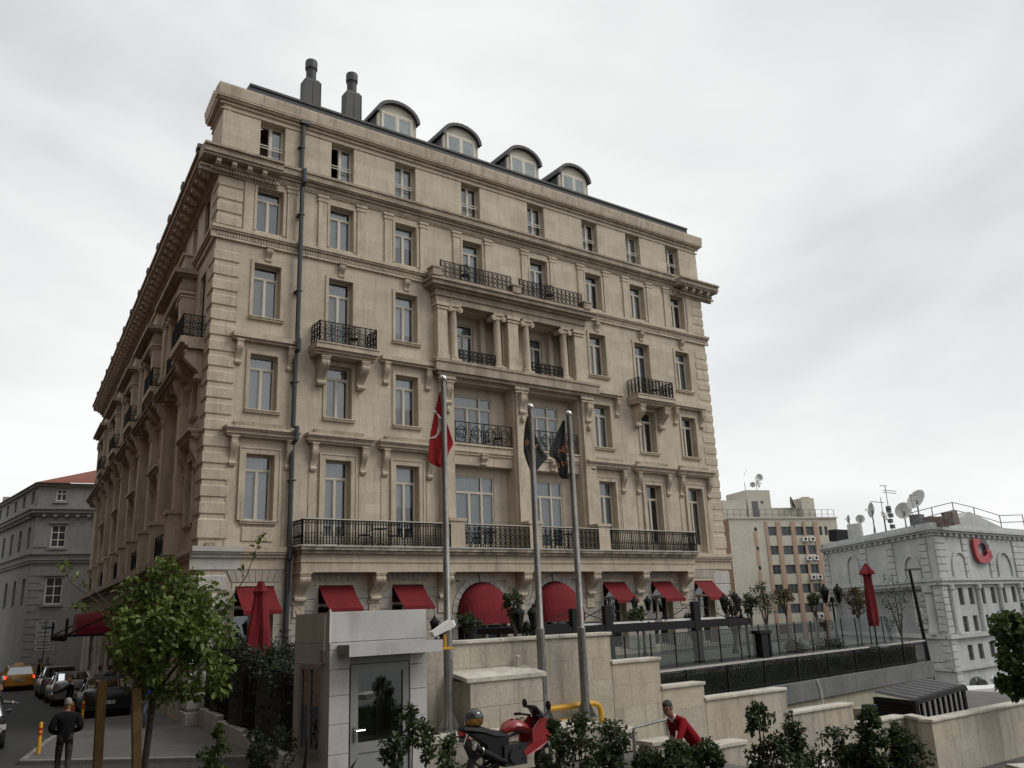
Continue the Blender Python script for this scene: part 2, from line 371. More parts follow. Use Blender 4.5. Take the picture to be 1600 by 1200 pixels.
# ---- window kit
def window_meshes(w, h, kind):
    key = ('win', round(w, 2), round(h, 2), kind)
    if key in CACHE: return CACHE[key]
    f = MB(); panes = []; t = 0.06; d0, d1 = 0.0, 0.09
    hw = w / 2
    f.box(-hw, -hw + t, d0, d1, 0, h); f.box(hw - t, hw, d0, d1, 0, h)
    f.box(-hw + t, hw - t, d0, d1, h - t, h); f.box(-hw + t, hw - t, d0, d1, 0, t)
    zb = t
    if kind in ('door', 'wide'):
        f.box(-hw + t, hw - t, d0 + .02, d1, t, 0.42 if kind == 'door' else 0.22); zb = 0.42 if kind == 'door' else 0.22
    if kind == 'attic': zt = h - t
    else:
        zt = h * 0.775 if kind != 'door' else h * 0.8
        f.box(-hw + t, hw - t, d0 - .01, d1, zt - .045, zt + .045)
    if kind == 'wide':
        xm = hw * 0.36; mull = [-hw * 0.28, xm]
    else: mull = [0.0]
    for i, x in enumerate(mull):
        ww = .05 if not (kind == 'wide' and i == 0) else .045
        f.box(x - ww, x + ww, d0 - .012, d1, zb, zt - .045 if kind != 'attic' else zt)
    if kind == 'wide': f.box(xm - .05, xm + .05, d0 - .012, d1, zt + .045, h - t)
    # casement stiles
    xs = [-hw + t] + mull + [hw - t]
    cols = []
    for i in range(len(xs) - 1):
        a = xs[i] + (0.05 if i > 0 else 0); b = xs[i + 1] - (0.05 if i < len(xs) - 2 else 0)
        top = (zt - .045) if kind != 'attic' else zt
        s = .025
        f.box(a, a + s, .015, .075, zb, top); f.box(b - s, b, .015, .075, zb, top)
        f.box(a + s, b - s, .015, .075, zb, zb + .04); f.box(a + s, b - s, .015, .075, top - .03, top)
        cols.append((a + s, b - s, zb + .04, top - .03))
    if kind != 'attic':
        if kind == 'wide': cols += [(-hw + t, xm - .05, zt + .045, h - t), (xm + .05, hw - t, zt + .045, h - t)]
        else: cols += [(-hw + t, hw - t, zt + .045, h - t)]
    if kind == 'door': f.lathe([(.022, -.05), (.022, 0)], 6, (-.05, 0, h * .38), 'y')
    for a, b, c, d in cols:
        p = MB(); p.add([(a, .045, c), (b, .045, c), (b, .045, d), (a, .045, d)], [(0, 1, 2, 3)]); panes.append(p.mesh('pane', 'glass'))
    CACHE[key] = (f.mesh('window', 'frame_white'), panes)
    return CACHE[key]
def curtain_mesh(w, z0, z1, kind, seed):
    key = ('cur', round(w, 2), round(z0, 2), round(z1, 2), kind, seed)
    if key in CACHE: return CACHE[key]
    rnd = random.Random(seed); mb = MB(); hw = w / 2 - .03
    spans = {'drape': [(-hw, hw)], 'sides': [(-hw, -hw * .45), (hw * .45, hw)], 'left': [(-hw, hw * .1)], 'right': [(0, hw)], 'blind': [(-hw, hw)]}[kind]
    for a, b in spans:
        n = max(6, int((b - a) / 0.035)); vs = []
        for i in range(n + 1):
            x = a + (b - a) * i / n
            y = 0.16 + (0 if kind == 'blind' else 0.028 * sin(i * 1.9 + seed) + 0.012 * rnd.random())
            zz = z0 + (0.035 * abs(sin(i * 1.05)) if kind == 'blind' else 0)
            vs += [(x, y, zz), (x, y, z1)]
        mb.add(vs, [(2 * i, 2 * i + 2, 2 * i + 3, 2 * i + 1) for i in range(n)])
    CACHE[key] = mb.mesh('curtain', 'blind' if kind == 'blind' else ('curtain', 'curtain', 'curtain_b', 'curtain_c', 'curtain')[seed % 5], True)
    return CACHE[key]
def window(F, x, z0, z1, w=1.08, inset=0.3, kind='win', cur='drape', seed=0, opened=False):
    fr, panes = window_meshes(w, z1 - z0, kind)
    o = place('window', fr, hotel, F @ TR(x, inset, z0))
    for i, p in enumerate(panes):
        if opened and i == 0: continue
        place('pane', p, o)
    h = z1 - z0
    if opened:
        # the near leaf stands open, seen edge on
        q = MB(); q.box(-w / 2 + .07, -w / 2 + .11, .06, .5, .07, h - .07); q.obj('open_leaf', 'frame_white', o)
    if cur == 'blind': place('curtain', curtain_mesh(w - .1, h * (.38, .2, .5)[seed % 3], h - .05, 'blind', seed % 3), o)
    elif cur: place('curtain', curtain_mesh(w - .1, .1, h - .05, cur, seed % 5), o)
    return o

# ---- stone kit
def scroll_profile(D, H, n=18):
    # console seen from the side: (d out of the wall as -y, z); a fat volute on top that tapers in an S to a small curl
    pts = [(0.0, H)]
    pts.append((-D, H)); pts.append((-D, H * .93)); pts.append((-D * .93, H * .9))
    for i in range(n + 1):
        t = i / n
        d = D * (0.30 + 0.66 * (0.5 + 0.5 * cos(pi * min(1, t * 1.25))) + 0.10 * sin(t * 2 * pi) + (0.16 * max(0, sin((t - .78) / .22 * pi)) if t > .78 else 0))
        pts.append((-d, H * (.9 - .9 * t)))
    pts.append((0.0, 0.0))
    return pts
def bracket_mesh(w, H, D, mname='lime_trim'):
    key = ('br', w, H, D, mname)
    if key not in CACHE:
        mb = MB(); mb.prism(scroll_profile(D, H), -w / 2, w / 2, 'x')
        r1 = min(H * .16, D * .34)
        mb.lathe([(r1, -w / 2 - .02), (r1, w / 2 + .02)], 10, (0, -D * .62, H * .72), 'x')
        r2 = r1 * .55
        mb.lathe([(r2, -w / 2 - .015), (r2, w / 2 + .015)], 8, (0, -D * .3, H * .1), 'x')
        mb.box(-w / 2 - .03, w / 2 + .03, -D - .03, 0.0, H, H + .06)
        # fluting strips down the face
        for k in (-.28, .28):
            pr = [(p[0] - .012, p[1]) for p in scroll_profile(D, H)[3:-1]]
            vs = []; ww = w * .09
            for y, z in pr: vs += [(k * w - ww, y, z), (k * w + ww, y, z)]
            mb.add(vs, [(2 * i, 2 * i + 1, 2 * i + 3, 2 * i + 2) for i in range(len(pr) - 1)])
        CACHE[key] = mb.mesh('bracket', mname)
    return CACHE[key]
def bracket(F, x, ztop, w=.24, H=1.05, D=.34): return place('bracket', bracket_mesh(w, H, D), hotel, F @ TR(x, 0.0, ztop - H - .06))
def steps(name, F, x0, x1, rows, m='lime_trim', y=0.0, ends=0.0):
    # stacked mouldings: rows of (z0,z1,projection); ends: extra length per projection at both ends
    mb = MB()
    for i, (a, b, d) in enumerate(rows):
        mb.box(x0 - d * ends, x1 + d * ends, y - d, y + .02, a, b)
    return part(name, mb, m, F)
def hood(F, x, z, w=2.5, big=True):
    if big:
        o = steps('window_hood', F, x - w / 2, x + w / 2, [(z, z + .08, .22), (z + .08, z + .2, .32), (z + .2, z + .26, .38), (z + .26, z + .36, .46)], ends=.45)
        steps('hood_block', F, x - w * .43, x + w * .43, [(z + .36, z + .58, .14)], 'lime_dirty')
        for s in (-1, 1):
            b = MB(); b.lathe([(.05, 0), (.07, .04), (.02, .1), (.045, .15), (0.0, .19)], 6, (x + s * w * .40, -.22, z + .36)); part('hood_finial', b, 'lime_dirty', F)
            bracket(F, x + s * 1.07, z, .23, 1.06, .30)
    else:
        o = steps('window_ledge', F, x - w / 2, x + w / 2, [(z, z + .09, .22), (z + .09, z + .27, .34)], ends=.2)
        for s in (-1, 1): bracket(F, x + s * 1.03, z, .23, .9, .28)
    return o
def surround(F, x, z0, z1, w=1.08, t=.2, d=.05, sill=True, double=False):
    hw = w / 2; mb = MB()
    e = .012
    mb.box(x - hw - t, x - hw - e, -d, .02, z0, z1 + t); mb.box(x + hw + e, x + hw + t, -d, .02, z0, z1 + t)
    mb.box(x - hw - e, x + hw + e, -d, .02, z1 + e, z1 + t)
    if double:
        k = d + .03
        mb.box(x - hw - t, x - hw - t + .06, -k, -d - .001, z0, z1 + t); mb.box(x + hw + t - .06, x + hw + t, -k, -d - .001, z0, z1 + t)
        mb.box(x - hw - t + .06, x + hw + t - .06, -k, -d - .001, z1 + t - .06, z1 + t)
    part('window_surround', mb, 'lime_trim', F)
    if sill: steps('window_sill', F, x - hw - .16, x + hw + .16, [(z0 - .13, z0 - .05, .1), (z0 - .05, z0 - .002, .14)])
def railing_bars(x0, x1, h, style):
    mb = MB(); b = .014; L = x1 - x0
    mb.box(x0, x1, -.02, .02, h - .035, h); mb.box(x0, x1, -.015, .015, .05, .075)
    if style == 'fine':
        n = int(L / .118); s = L / n
        mb.box(x0, x1, -.01, .01, h - .155, h - .138); mb.box(x0, x1, -.01, .01, .17, .185); mb.box(x0, x1, -.01, .01, .46, .475)
        for i in range(n + 1):
            x = x0 + i * s; mb.box(x - b, x + b, -b, b, .075, h - .035)
            if i < n:
                mb.ring((x + s / 2, 0, h - .087), .04, .010, 8, 3); mb.ring((x + s / 2, 0, .123), .038, .010, 8, 3)
                mb.ring((x + s / 2, 0, .26), .045, .012, 8, 3)
                mb.tube([(x + .01, 0, .46), (x + s / 2, 0, .31), (x + s - .01, 0, .46)], .011, 4)
        for i in range(0, n + 1, 12):
            x = x0 + i * s; mb.box(x - .022, x + .022, -.022, .022, 0, h)
    elif style == 'scroll':
        n = max(3, round(L / .26)); s = L / n
        for zz in (h * .36, h * .66): mb.box(x0, x1, -.012, .012, zz - .011, zz + .011)
        for i in range(n + 1):
            x = x0 + i * s; mb.box(x - .018, x + .018, -.018, .018, .0, h - .035)
            if i < n:
                for zz in (h * .22, h * .51, h * .8): mb.ring((x + s / 2, 0, zz), s * .30, .018, 10, 3)
                mb.tube([(x, 0, h * .36), (x + s / 2, 0, h * .46), (x + s, 0, h * .36)], .012, 4)
                mb.tube([(x, 0, h * .66), (x + s / 2, 0, h * .56), (x + s, 0, h * .66)], .012, 4)
    else:   # geo: panels of circles and diamonds between close verticals
        n = max(2, round(L / .72)); s = L / n
        for i in range(n + 1):
            x = x0 + i * s
            mb.box(x - .016, x + .016, -.016, .016, 0, h - .035)
            for q in (-.09, .09):
                if 0 <= x + q - x0 <= L: mb.box(x + q - .01, x + q + .01, -.01, .01, .075, h - .035)
            if i < n:
                c = x + s / 2; zz = h * .52; R = s * .34
                mb.ring((c, 0, zz), R, .018, 14, 3); mb.ring((c, 0, zz), R * .55, .017, 10, 3)
                mb.tube([(c, 0, zz + R * 1.35), (c + R * 1.05, 0, zz), (c, 0, zz - R * 1.35), (c - R * 1.05, 0, zz), (c, 0, zz + R * 1.35)], .012, 4)
    mb.box(x0, x0 + .03, -.03, .03, 0, h + .02) if style != 'fine' else None
    return mb
def railing(F, x0, x1, y, z, h, style='scroll', sides=0.0):
    mb = railing_bars(x0, x1, h, style)
    if sides:
        for xx in (x0, x1):
            sd = railing_bars(0, sides, h, style)
            T = TR(xx, 0, 0) @ RZ(pi / 2)
            mb.T = T; mb.add(sd.v, sd.f); mb.T = None
    return part('railing', mb, 'iron', F @ TR(0, y, z))
def column(F, x, y, z0, z1, r=.19):
    H = z1 - z0
    mb = MB()
    mb.box(-r * 1.45, r * 1.45, -r * 1.45, r * 1.45, 0, .09)
    mb.lathe([(r * 1.4, .09), (r * 1.4, .13), (r * 1.2, .16), (r * 1.3, .2), (r * 1.05, .24), (r, .3), (r * .98, H * .4), (r * .86, H - .34), (r * .95, H - .3), (r * .9, H - .28)], 16)
    o = part('column', mb, 'lime_trim', F @ TR(x, y, z0), 35)
    c = MB()
    for s in (-1, 1):
        c.lathe([(.135, -r * 1.25), (.135, r * 1.25)], 12, (s * r * 1.45, 0, H - .22), 'y')
        c.lathe([(.06, -r * 1.38), (.06, r * 1.38)], 8, (s * r * 1.45, 0, H - .22), 'y')
    c.box(-r * 1.3, r * 1.3, -r * 1.02, r * 1.02, H - .28, H - .1); c.box(-r * 1.6, r * 1.6, -r * 1.35, r * 1.35, H - .1, H)
    c.obj('capital', 'lime_trim', o)
    return o
def pier(F, x0, x1, y0, z0, z1, cap=True, m='lime_trim', base=True):
    mb = MB(); mb.box(x0, x1, y0, .02, z0, z1)
    if base: mb.box(x0 - .06, x1 + .06, y0 - .06, .02, z0, z0 + .25)
    if cap: mb.box(x0 - .05, x1 + .05, y0 - .05, .02, z1 - .3, z1 - .22); mb.box(x0 - .09, x1 + .09, y0 - .09, .02, z1 - .16, z1 - .001)
    return part('pier', mb, m, F)

# ---- front wall with all its openings
Z_F1, Z_F1T, Z_F2, Z_F2T, Z_F3, Z_F3T, Z_F4, Z_F4T, Z_F5, Z_F5T = 6.05, 9.45, 11.18, 13.38, 14.93, 17.17, 18.6, 20.55, 21.85, 23.62
holes = []
for i, x in enumerate(BX):
    hw = .54
    if i not in (3, 4):
        holes += [(x - hw, x + hw, 6.97 if i == 0 else Z_F1, Z_F1T, .3), (x - hw, x + hw, Z_F2, Z_F2T, .3),
                  (x - hw, x + hw, 14.05 if i in (1, 6) else Z_F3, Z_F3T, .3)]
        holes += [(x - .71, x + .71, 1.5, 4.6, .35)]
    else:
        holes += [(x - 1.3, x + 1.3, 1.5, 4.75, .4)]
    holes += [(x - hw, x + hw, Z_F4 if i not in (3, 4) else 18.1, Z_F4T, .3), (x - hw, x + hw, Z_F5, Z_F5T, .32)]
holes += [(10.72, 13.98, Z_F1, 13.45, .6), (14.72, 17.98, Z_F1, 13.45, .6), (10.3, 13.6, 14.3, 16.95, .8), (14.35, 17.7, 14.3, 16.95, .8)]
mb = MB(); wall_holes(mb, 0, W, -.6, 24.1, holes); part('wall', mb, 'lime')
# rear walls of the recesses with their own openings
for c, x0, x1 in ((12.18, 10.72, 13.98), (16.2, 14.72, 17.98)):
    cc = c
    mb = MB(); wall_holes(mb, x0 - .01, x1 + .01, Z_F1, 13.45, [(cc - 1.05, cc + 1.05, Z_F1 + .02, 9.35, .12), (cc - 1.05, cc + 1.05, 10.65, 13.05, .12)], y=.6); part('recess_wall', mb, 'lime')
    window(FRONT, cc, Z_F1 + .02, 9.35, 2.1, .64, 'wide', 'drape', 1); window(FRONT, cc, 10.65, 13.05, 2.1, .64, 'wide', 'drape', 2)
for c, x0, x1 in ((11.95, 10.3, 13.6), (16.1, 14.35, 17.7)):
    mb = MB(); wall_holes(mb, x0 - .01, x1 + .01, 14.3, 16.95, [(c - .5, c + .5, 14.35, 16.6, .2)], y=.8); part('recess_wall', mb, 'lime')
    mb = MB(); mb.box(c + .75, c + 1.0, .5, .798, 14.3, 16.95); part('recess_pier', mb, 'lime')
    window(FRONT, c, 14.35, 16.6, 1.0, .88, 'win', 'drape', 3)
mb = MB()
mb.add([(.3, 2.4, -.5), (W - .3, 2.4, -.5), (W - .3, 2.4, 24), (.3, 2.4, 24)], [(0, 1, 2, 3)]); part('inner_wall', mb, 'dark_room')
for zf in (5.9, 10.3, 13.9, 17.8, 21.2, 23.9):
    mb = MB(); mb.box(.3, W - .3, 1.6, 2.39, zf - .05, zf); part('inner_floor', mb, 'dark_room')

CUR = [['drape', 'drape', 'blind', 0, 0, 'drape', 'left', 'drape'], ['drape', 'drape', 'blind', 0, 0, 'drape', 'left', 'left'],
       ['drape', 'drape', 'blind', 0, 0, 'drape', 'sides', 'drape'], ['drape', 'drape', 'blind', 'drape', 'drape', 'left', 'drape', 'left'], ['right', 'right', 'drape', 'drape', 'drape', 'left', 'drape', 'left']]
for i, x in enumerate(BX):
    if i not in (3, 4):
        window(FRONT, x, 6.97 if i == 0 else Z_F1, Z_F1T, 1.08, .3, 'win' if i == 0 else 'door', CUR[0][i], i)
        surround(FRONT, x, 6.97 if i == 0 else Z_F1, Z_F1T, t=.26, d=.07, sill=(i == 0), double=True)
        for s in (-1, 1):   # outer strips that carry the brackets
            mb = MB(); mb.box(x + s * 1.07 - .15, x + s * 1.07 + .15, -.03, .02, 6.02, 8.9); part('pilaster_strip', mb, 'lime_trim')
        if i == 0:
            mb = MB(); mb.cbox(x - .6, x + .6, -.05, .01, 6.2, 6.72, .03); part('panel', mb, 'lime_trim')
        hood(FRONT, x, 10.06)
        window(FRONT, x, Z_F2, Z_F2T, 1.08, .3, 'win', CUR[1][i], i + 1); surround(FRONT, x, Z_F2, Z_F2T, t=.16)
        b = i in (1, 6)
        window(FRONT, x, 14.05 if b else Z_F3, Z_F3T, 1.08, .3, 'door' if b else 'win', CUR[2][i], i + 2); surround(FRONT, x, 14.06 if b else Z_F3, Z_F3T, t=.14, sill=not b)
        if not b: hood(FRONT, x, 13.83, 2.5, False)
        else:
            steps('balcony_slab', FRONT, x - 1.2, x + 1.2, [(13.6, 13.7, .62), (13.7, 13.8, .74), (13.8, 14.0, .88), (14.0, 14.05, .92)], ends=.2)
            for s in (-1, 1): bracket(FRONT, x + s * .88, 13.55, .34, 1.05, .68)
            railing(FRONT, x - 1.25, x + 1.25, -.84, 14.05, .88, 'scroll', .8)
        # keystone console over the window
        k = place('bracket', bracket_mesh(.24, .56, .22), hotel, TR(x, 0, 17.3))
    window(FRONT, x, Z_F4 if i not in (3, 4) else 18.1, Z_F4T, 1.08, .3, 'win' if i not in (3, 4) else 'door', CUR[3][i], i + 3)
    surround(FRONT, x, Z_F4 if i not in (3, 4) else 18.4, Z_F4T, t=.12, d=.04, sill=False)
    for s in (-1, 1):
        mb = MB(); c = x + s * .9; mb.box(c - .19, c + .19, -.07, .02, 18.42, 20.6); mb.box(c - .24, c + .24, -.1, .02, 20.6, 20.68); mb.box(c - .21, c + .21, -.08, .02, 20.68, 20.78); mb.box(c - .26, c + .26, -.12, .02, 20.78, 20.88)
        part('pilaster', mb, 'lime_trim')
    o5 = window(FRONT, x, Z_F5, Z_F5T, 1.08, .32, 'attic', CUR[4][i], i + 4, opened=i in (0, 1))
    mb = MB()
    for zz in (.62, .74): mb.box(-.53, .53, -.16, -.13, zz, zz + .035)
    mb.obj('guard_bar', 'frame_white', o5)

# string courses and cornices
string = [(17.9, 17.98, .10), (17.98, 18.2, .07), (18.2, 18.28, .16), (18.28, 18.4, .22)]
steps('string_course', FRONT, -.22, 9.15, string); steps('string_course', FRONT, 18.9, W + .22, string)
steps('string_course', FRONT, 9.16, 18.89, [(18.2, 18.28, .16), (18.28, 18.4, .22)])
for xa, xb in ((0, 9.1), (18.95, W)):
    mb = MB(); x = xa
    while x < xb - .06: mb.box(x, x + .06, -.11, -.069, 18.02, 18.17); x += .11
    stuff(part('frieze_ornament', mb, 'lime_trim'))
steps('lintel_moulding', FRONT, .0, W, [(20.9, 20.96, .06), (20.96, 21.0, .1)])
mid = [(21.0, 21.12, .12), (21.12, 21.24, .2), (21.24, 21.3, .3), (21.3, 21.55, .36), (21.55, 21.66, .42)]
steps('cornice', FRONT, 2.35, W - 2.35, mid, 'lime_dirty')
def corner_cornice(F, x0, x1):
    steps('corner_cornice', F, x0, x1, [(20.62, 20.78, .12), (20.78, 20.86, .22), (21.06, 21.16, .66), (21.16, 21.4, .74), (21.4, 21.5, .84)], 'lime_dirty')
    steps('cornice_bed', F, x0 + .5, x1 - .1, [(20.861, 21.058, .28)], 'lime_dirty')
    n = max(2, int((x1 - x0) / .62))
    for k in range(n):
        x = x0 + .62 + k * .62
        if x > x1 - .2: break
        b = MB(); b.box(x - .09, x + .09, -.58, -.27, 20.9, 21.055); b.box(x - .09, x + .09, -.5, -.27, 20.84, 20.9); part('modillion', b, 'lime_trim', F)
    b = MB(); k = x0 + .4
    while k < x1: b.box(k, k + .06, -.27, -.21, 20.69, 20.8); k += .11
    part('dentil_row', b, 'lime_trim', F)
corner_cornice(FRONT, -.84, 2.34); corner_cornice(FRONT, W - 2.34, W + .84)
steps('attic_frieze', FRONT, -.06, W + .06, [(23.64, 23.69, .05), (23.86, 23.92, .1), (23.92, 24.0, .06), (24.0, 24.07, .2), (24.07, 24.14, .28)], ends=1)
mb = MB(); mb.prism([(-.30, 24.14), (-.36, 24.54), (-.36, 24.62), (.25, 24.62), (.25, 24.14)], -.3, W + .3, 'x'); part('parapet', mb, 'lime_trim')
for k in range(1, 18):
    x = k * W / 18; mb = MB(); mb.prism([(-.303, 24.15), (-.363, 24.54), (-.363, 24.61), (-.34, 24.61), (-.28, 24.15)], x - .008, x + .008, 'x'); part('parapet_joint', mb, 'mortar')

# corner stones
def quoins(F, side, xa, xb, m='lime_trim'):
    z = 7.15
    while z < 17.5:
        b = MB(); b.add_ = None
        corner_block(z, z + .44, xa, xb, m); z += .615
    z = 18.5
    while z < 20.4: corner_block(z, z + .44, xa, xb, m); z += .56
def corner_block(z0, z1, xa, xb, m, p=.045, c=.04, name='quoin_stone'):
    # wraps a building corner: x from xa to xb along the front, about a metre along the side
    if xa > 1: p *= .65
    y1 = 1.0; lx0, lx1 = (xa - p, xb) if xa < 1 else (xa, xb + p)
    mb = MB()
    vs = [(lx0, -p, z0 + c), (lx1, -p, z0 + c), (lx1, y1, z0 + c), (lx0, y1, z0 + c), (lx0, -p, z1 - c), (lx1, -p, z1 - c), (lx1, y1, z1 - c), (lx0, y1, z1 - c)]
    q = p - .005
    e = [(lx0 + c, -p + q, z0), (lx1 - c, -p + q, z0), (lx1 - c, y1, z0), (lx0 + c, y1, z0), (lx0 + c, -p + q, z1), (lx1 - c, -p + q, z1), (lx1 - c, y1, z1), (lx0 + c, y1, z1)]
    mb.add(vs + e, [(0, 1, 5, 4), (1, 2, 6, 5), (2, 3, 7, 6), (3, 0, 4, 7), (4, 5, 13, 12), (5, 6, 14, 13), (7, 4, 12, 15), (8, 9, 1, 0), (9, 10, 2, 1), (11, 8, 0, 3), (12, 13, 14, 15), (11, 10, 9, 8)])
    # shear to follow the slanted side wall
    if xa < 1: mb.v = [(x + max(0, y) * math.tan(LA), y, z) for x, y, z in mb.v]
    return part(name, mb, m)
quoins(FRONT, 0, 0.0, .95); quoins(FRONT, 1, W - .95, W)
for xa, xb in ((0, 1.0), (W - 1.0, W)): corner_block(6.25, 7.0, xa, xb, 'lime_trim', .07, .06)
for z in (.55, 1.2, 1.85, 2.5, 3.15, 3.8, 4.45): corner_block(z, z + .56, 0, 1.05, 'white_stone', .07, .05); corner_block(z, z + .6, W - 1.2, W, 'white_stone', .05, .02, 'corner_stone')
corner_block(-.4, .5, 0, 1.1, 'white_stone', .12, .02, 'plinth_stone')

# ---- central bay: giant piers, loggia, upper balcony
for x0, x1 in ((9.95, 10.6), (14.04, 14.66), (18.1, 18.75)):
    pier(FRONT, x0, x1, -.3, 7.25, 13.6, True, base=False); c = (x0 + x1) / 2
    b = MB(); b.box(x0 - .02, x1 + .02, -.95, .02, 6.0, 7.12); b.box(x0 - .1, x1 + .1, -1.0, .02, 7.12, 7.25); part('pedestal', b, 'lime_trim')
    place('bracket', bracket_mesh(.34, .95, .26), hotel, TR(c, -.3, 12.28))
    b = MB(); b.lathe([(.02, 0), (.1, .06), (.12, .2), (.06, .34), (.0, .4)], 8, (c, -.36, 11.85)); part('pier_ornament', b, 'lime_trim')
for x0, x1 in ((10.72, 13.98), (14.72, 17.98)):   # stepped frames round the tall openings
    for t, d in ((.0, .10), (.1, .2)):
        mb = MB(); a = .11
        mb.box(x0 - t - a, x0 - t - .003, -d, .02, 6.05, 13.45 + t + a); mb.box(x1 + t + .003, x1 + t + a, -d, .02, 6.05, 13.45 + t + a); mb.box(x0 - t - .003, x1 + t + .003, -d, .02, 13.45 + t + .003, 13.45 + t + a)
        part('opening_frame', mb, 'lime_trim')
    c = (x0 + x1) / 2
    mb = MB(); mb.box(x0 + .002, x1 - .002, .1, .59, 9.75, 10.2); mb.box(x0 + .002, x1 - .002, .04, .59, 10.2, 10.32); mb.box(x0 + .002, x1 - .002, -.02, .59, 10.32, 10.6); mb.box(x0 + .002, x1 - .002, -.08, .59, 10.6, 10.68); part('balcony_slab', mb, 'lime_trim')
    place('bracket', bracket_mesh(.3, .42, .2), hotel, TR(c, .1, 9.78))
    railing(FRONT, x0 + .05, x1 - .05, .02, 10.68, 1.0, 'geo')
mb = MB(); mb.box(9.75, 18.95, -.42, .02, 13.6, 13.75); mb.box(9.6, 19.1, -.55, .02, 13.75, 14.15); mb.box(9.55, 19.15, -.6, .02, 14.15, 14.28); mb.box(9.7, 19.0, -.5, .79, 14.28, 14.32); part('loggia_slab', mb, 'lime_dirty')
for x0, x1 in ((9.8, 10.3), (13.68, 14.27), (17.78, 18.35)): pier(FRONT, x0, x1, -.38, 14.32, 17.0)
for x in (10.72, 13.15, 14.85, 17.2): column(FRONT, x, -.18, 14.32, 17.0)
for x0, x1 in ((10.95, 12.95), (15.08, 16.98)): railing(FRONT, x0, x1, -.28, 14.32, .62, 'scroll')
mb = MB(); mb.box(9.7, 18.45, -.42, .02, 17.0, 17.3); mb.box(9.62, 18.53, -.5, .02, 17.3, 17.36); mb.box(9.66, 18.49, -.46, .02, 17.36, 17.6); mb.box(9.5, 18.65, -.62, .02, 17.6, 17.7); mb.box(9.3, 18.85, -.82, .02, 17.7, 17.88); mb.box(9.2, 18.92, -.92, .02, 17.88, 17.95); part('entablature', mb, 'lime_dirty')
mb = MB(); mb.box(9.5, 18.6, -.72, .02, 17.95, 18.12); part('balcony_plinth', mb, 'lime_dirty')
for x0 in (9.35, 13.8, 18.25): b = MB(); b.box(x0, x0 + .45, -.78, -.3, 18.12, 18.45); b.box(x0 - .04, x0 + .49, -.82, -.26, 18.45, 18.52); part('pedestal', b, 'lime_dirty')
for x0, x1 in ((9.82, 13.78), (14.27, 18.23)): railing(FRONT, x0, x1, -.62, 18.12, .82, 'scroll')

# ---- first-floor balcony across the front
mb = MB(); X0, X1 = 3.5, 24.75
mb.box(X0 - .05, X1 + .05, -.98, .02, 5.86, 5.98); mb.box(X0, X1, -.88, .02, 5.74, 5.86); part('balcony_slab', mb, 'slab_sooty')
mb = MB(); mb.box(X0 - .08, X1 + .08, -1.02, .01, 5.98, 6.03); part('balcony_floor', mb, 'white_stone')
mb = MB(); mb.box(X0 + .05, X1 - .05, -.72, .02, 5.06, 5.42); mb.box(X0 + .02, X1 - .02, -.76, .02, 5.42, 5.48); mb.box(X0 + .05, X1 - .05, -.72, .02, 5.48, 5.74); part('balcony_beam', mb, 'lime_trim')
for x in (3.75, 6.85, 9.98, 14.02, 18.06, 21.22, 24.35):
    place('bracket', bracket_mesh(.42, 1.0, .72), hotel, TR(x, 0, 4.0))
    b = MB(); b.box(x - .28, x + .28, -.14, .02, 3.92, 4.0); b.cbox(x - .22, x + .22, -.1, .02, 3.45, 3.92, .02); b.ring((x, -.1, 3.7), .11, .025, 12, 4); part('bracket_block', b, 'lime_trim')
for a, b_ in ((X0, 9.93), (10.62, 14.02), (14.68, 18.08), (18.77, X1)): railing(FRONT, a, b_, -.9, 6.03, .96, 'fine' if (a < 4 or a > 18.5) else 'scroll')
for xx in (X0, X1): sd = railing_bars(0, .9, .96, 'fine'); part('railing', sd, 'iron', TR(xx, -.9, 6.03) @ RZ(pi / 2))
mb = MB()   # pale hand rail
for a, b_ in ((X0, 9.93), (10.62, 14.02), (14.68, 18.08), (18.77, X1)): mb.box(a - .02, b_ + .02, -.935, -.865, 6.995, 7.03)
part('hand_rail', mb, 'frame_white')

# ---- ground floor: band, courses of stone, awnings
band = [(5.2, 5.28, .06), (5.28, 5.62, .03), (5.62, 5.74, .12), (5.74, 5.82, .2), (5.82, 6.0, .24)]
steps('band_course', FRONT, 1.55, X0 - .09, band); steps('band_course', FRONT, X1 + .1, W + .24, band)
steps('band_course', FRONT, -.26, 1.54, band[:-1] + [(5.82, 6.0, .28)], 'white_stone')
mb = MB(); mb.box(.2, .55, -.2, -.05, 6.0, 6.12); part('floodlight', mb, 'lime_dirty')
zc = [0.1, .55, 1.0, 1.45, 1.9, 2.35, 2.8, 3.23, 3.66, 4.09, 4.52]
piers_x = [(1.06, 1.32)] + [(BX[i] + .76, BX[i + 1] - .76) for i in (0, 1)] + [(9.18, 10.3), (13.42, 14.55), (17.42, 18.88)] + [(BX[i] + .76, BX[i + 1] - .76) for i in (5, 6)] + [(26.78, 26.84)]
rs = random.Random(3)
for pi_, (a, b_) in enumerate(piers_x):
    for zi in range(3, len(zc) - 1):
        z0, z1 = zc[zi] + .012, zc[zi + 1] - .012
        if b_ - a > .9:
            cut = a + (b_ - a) * (.38 if zi % 2 else .62); segs = [(a, cut - .012), (cut + .012, b_)]
        else: segs = [(a, b_)]
        for s0, s1 in segs:
            mb = MB(); p = .035 + rs.random() * .01; mb.cbox(s0, s1, -p, .01, z0, z1, .012); part('stone_block', mb, 'ground_stone')
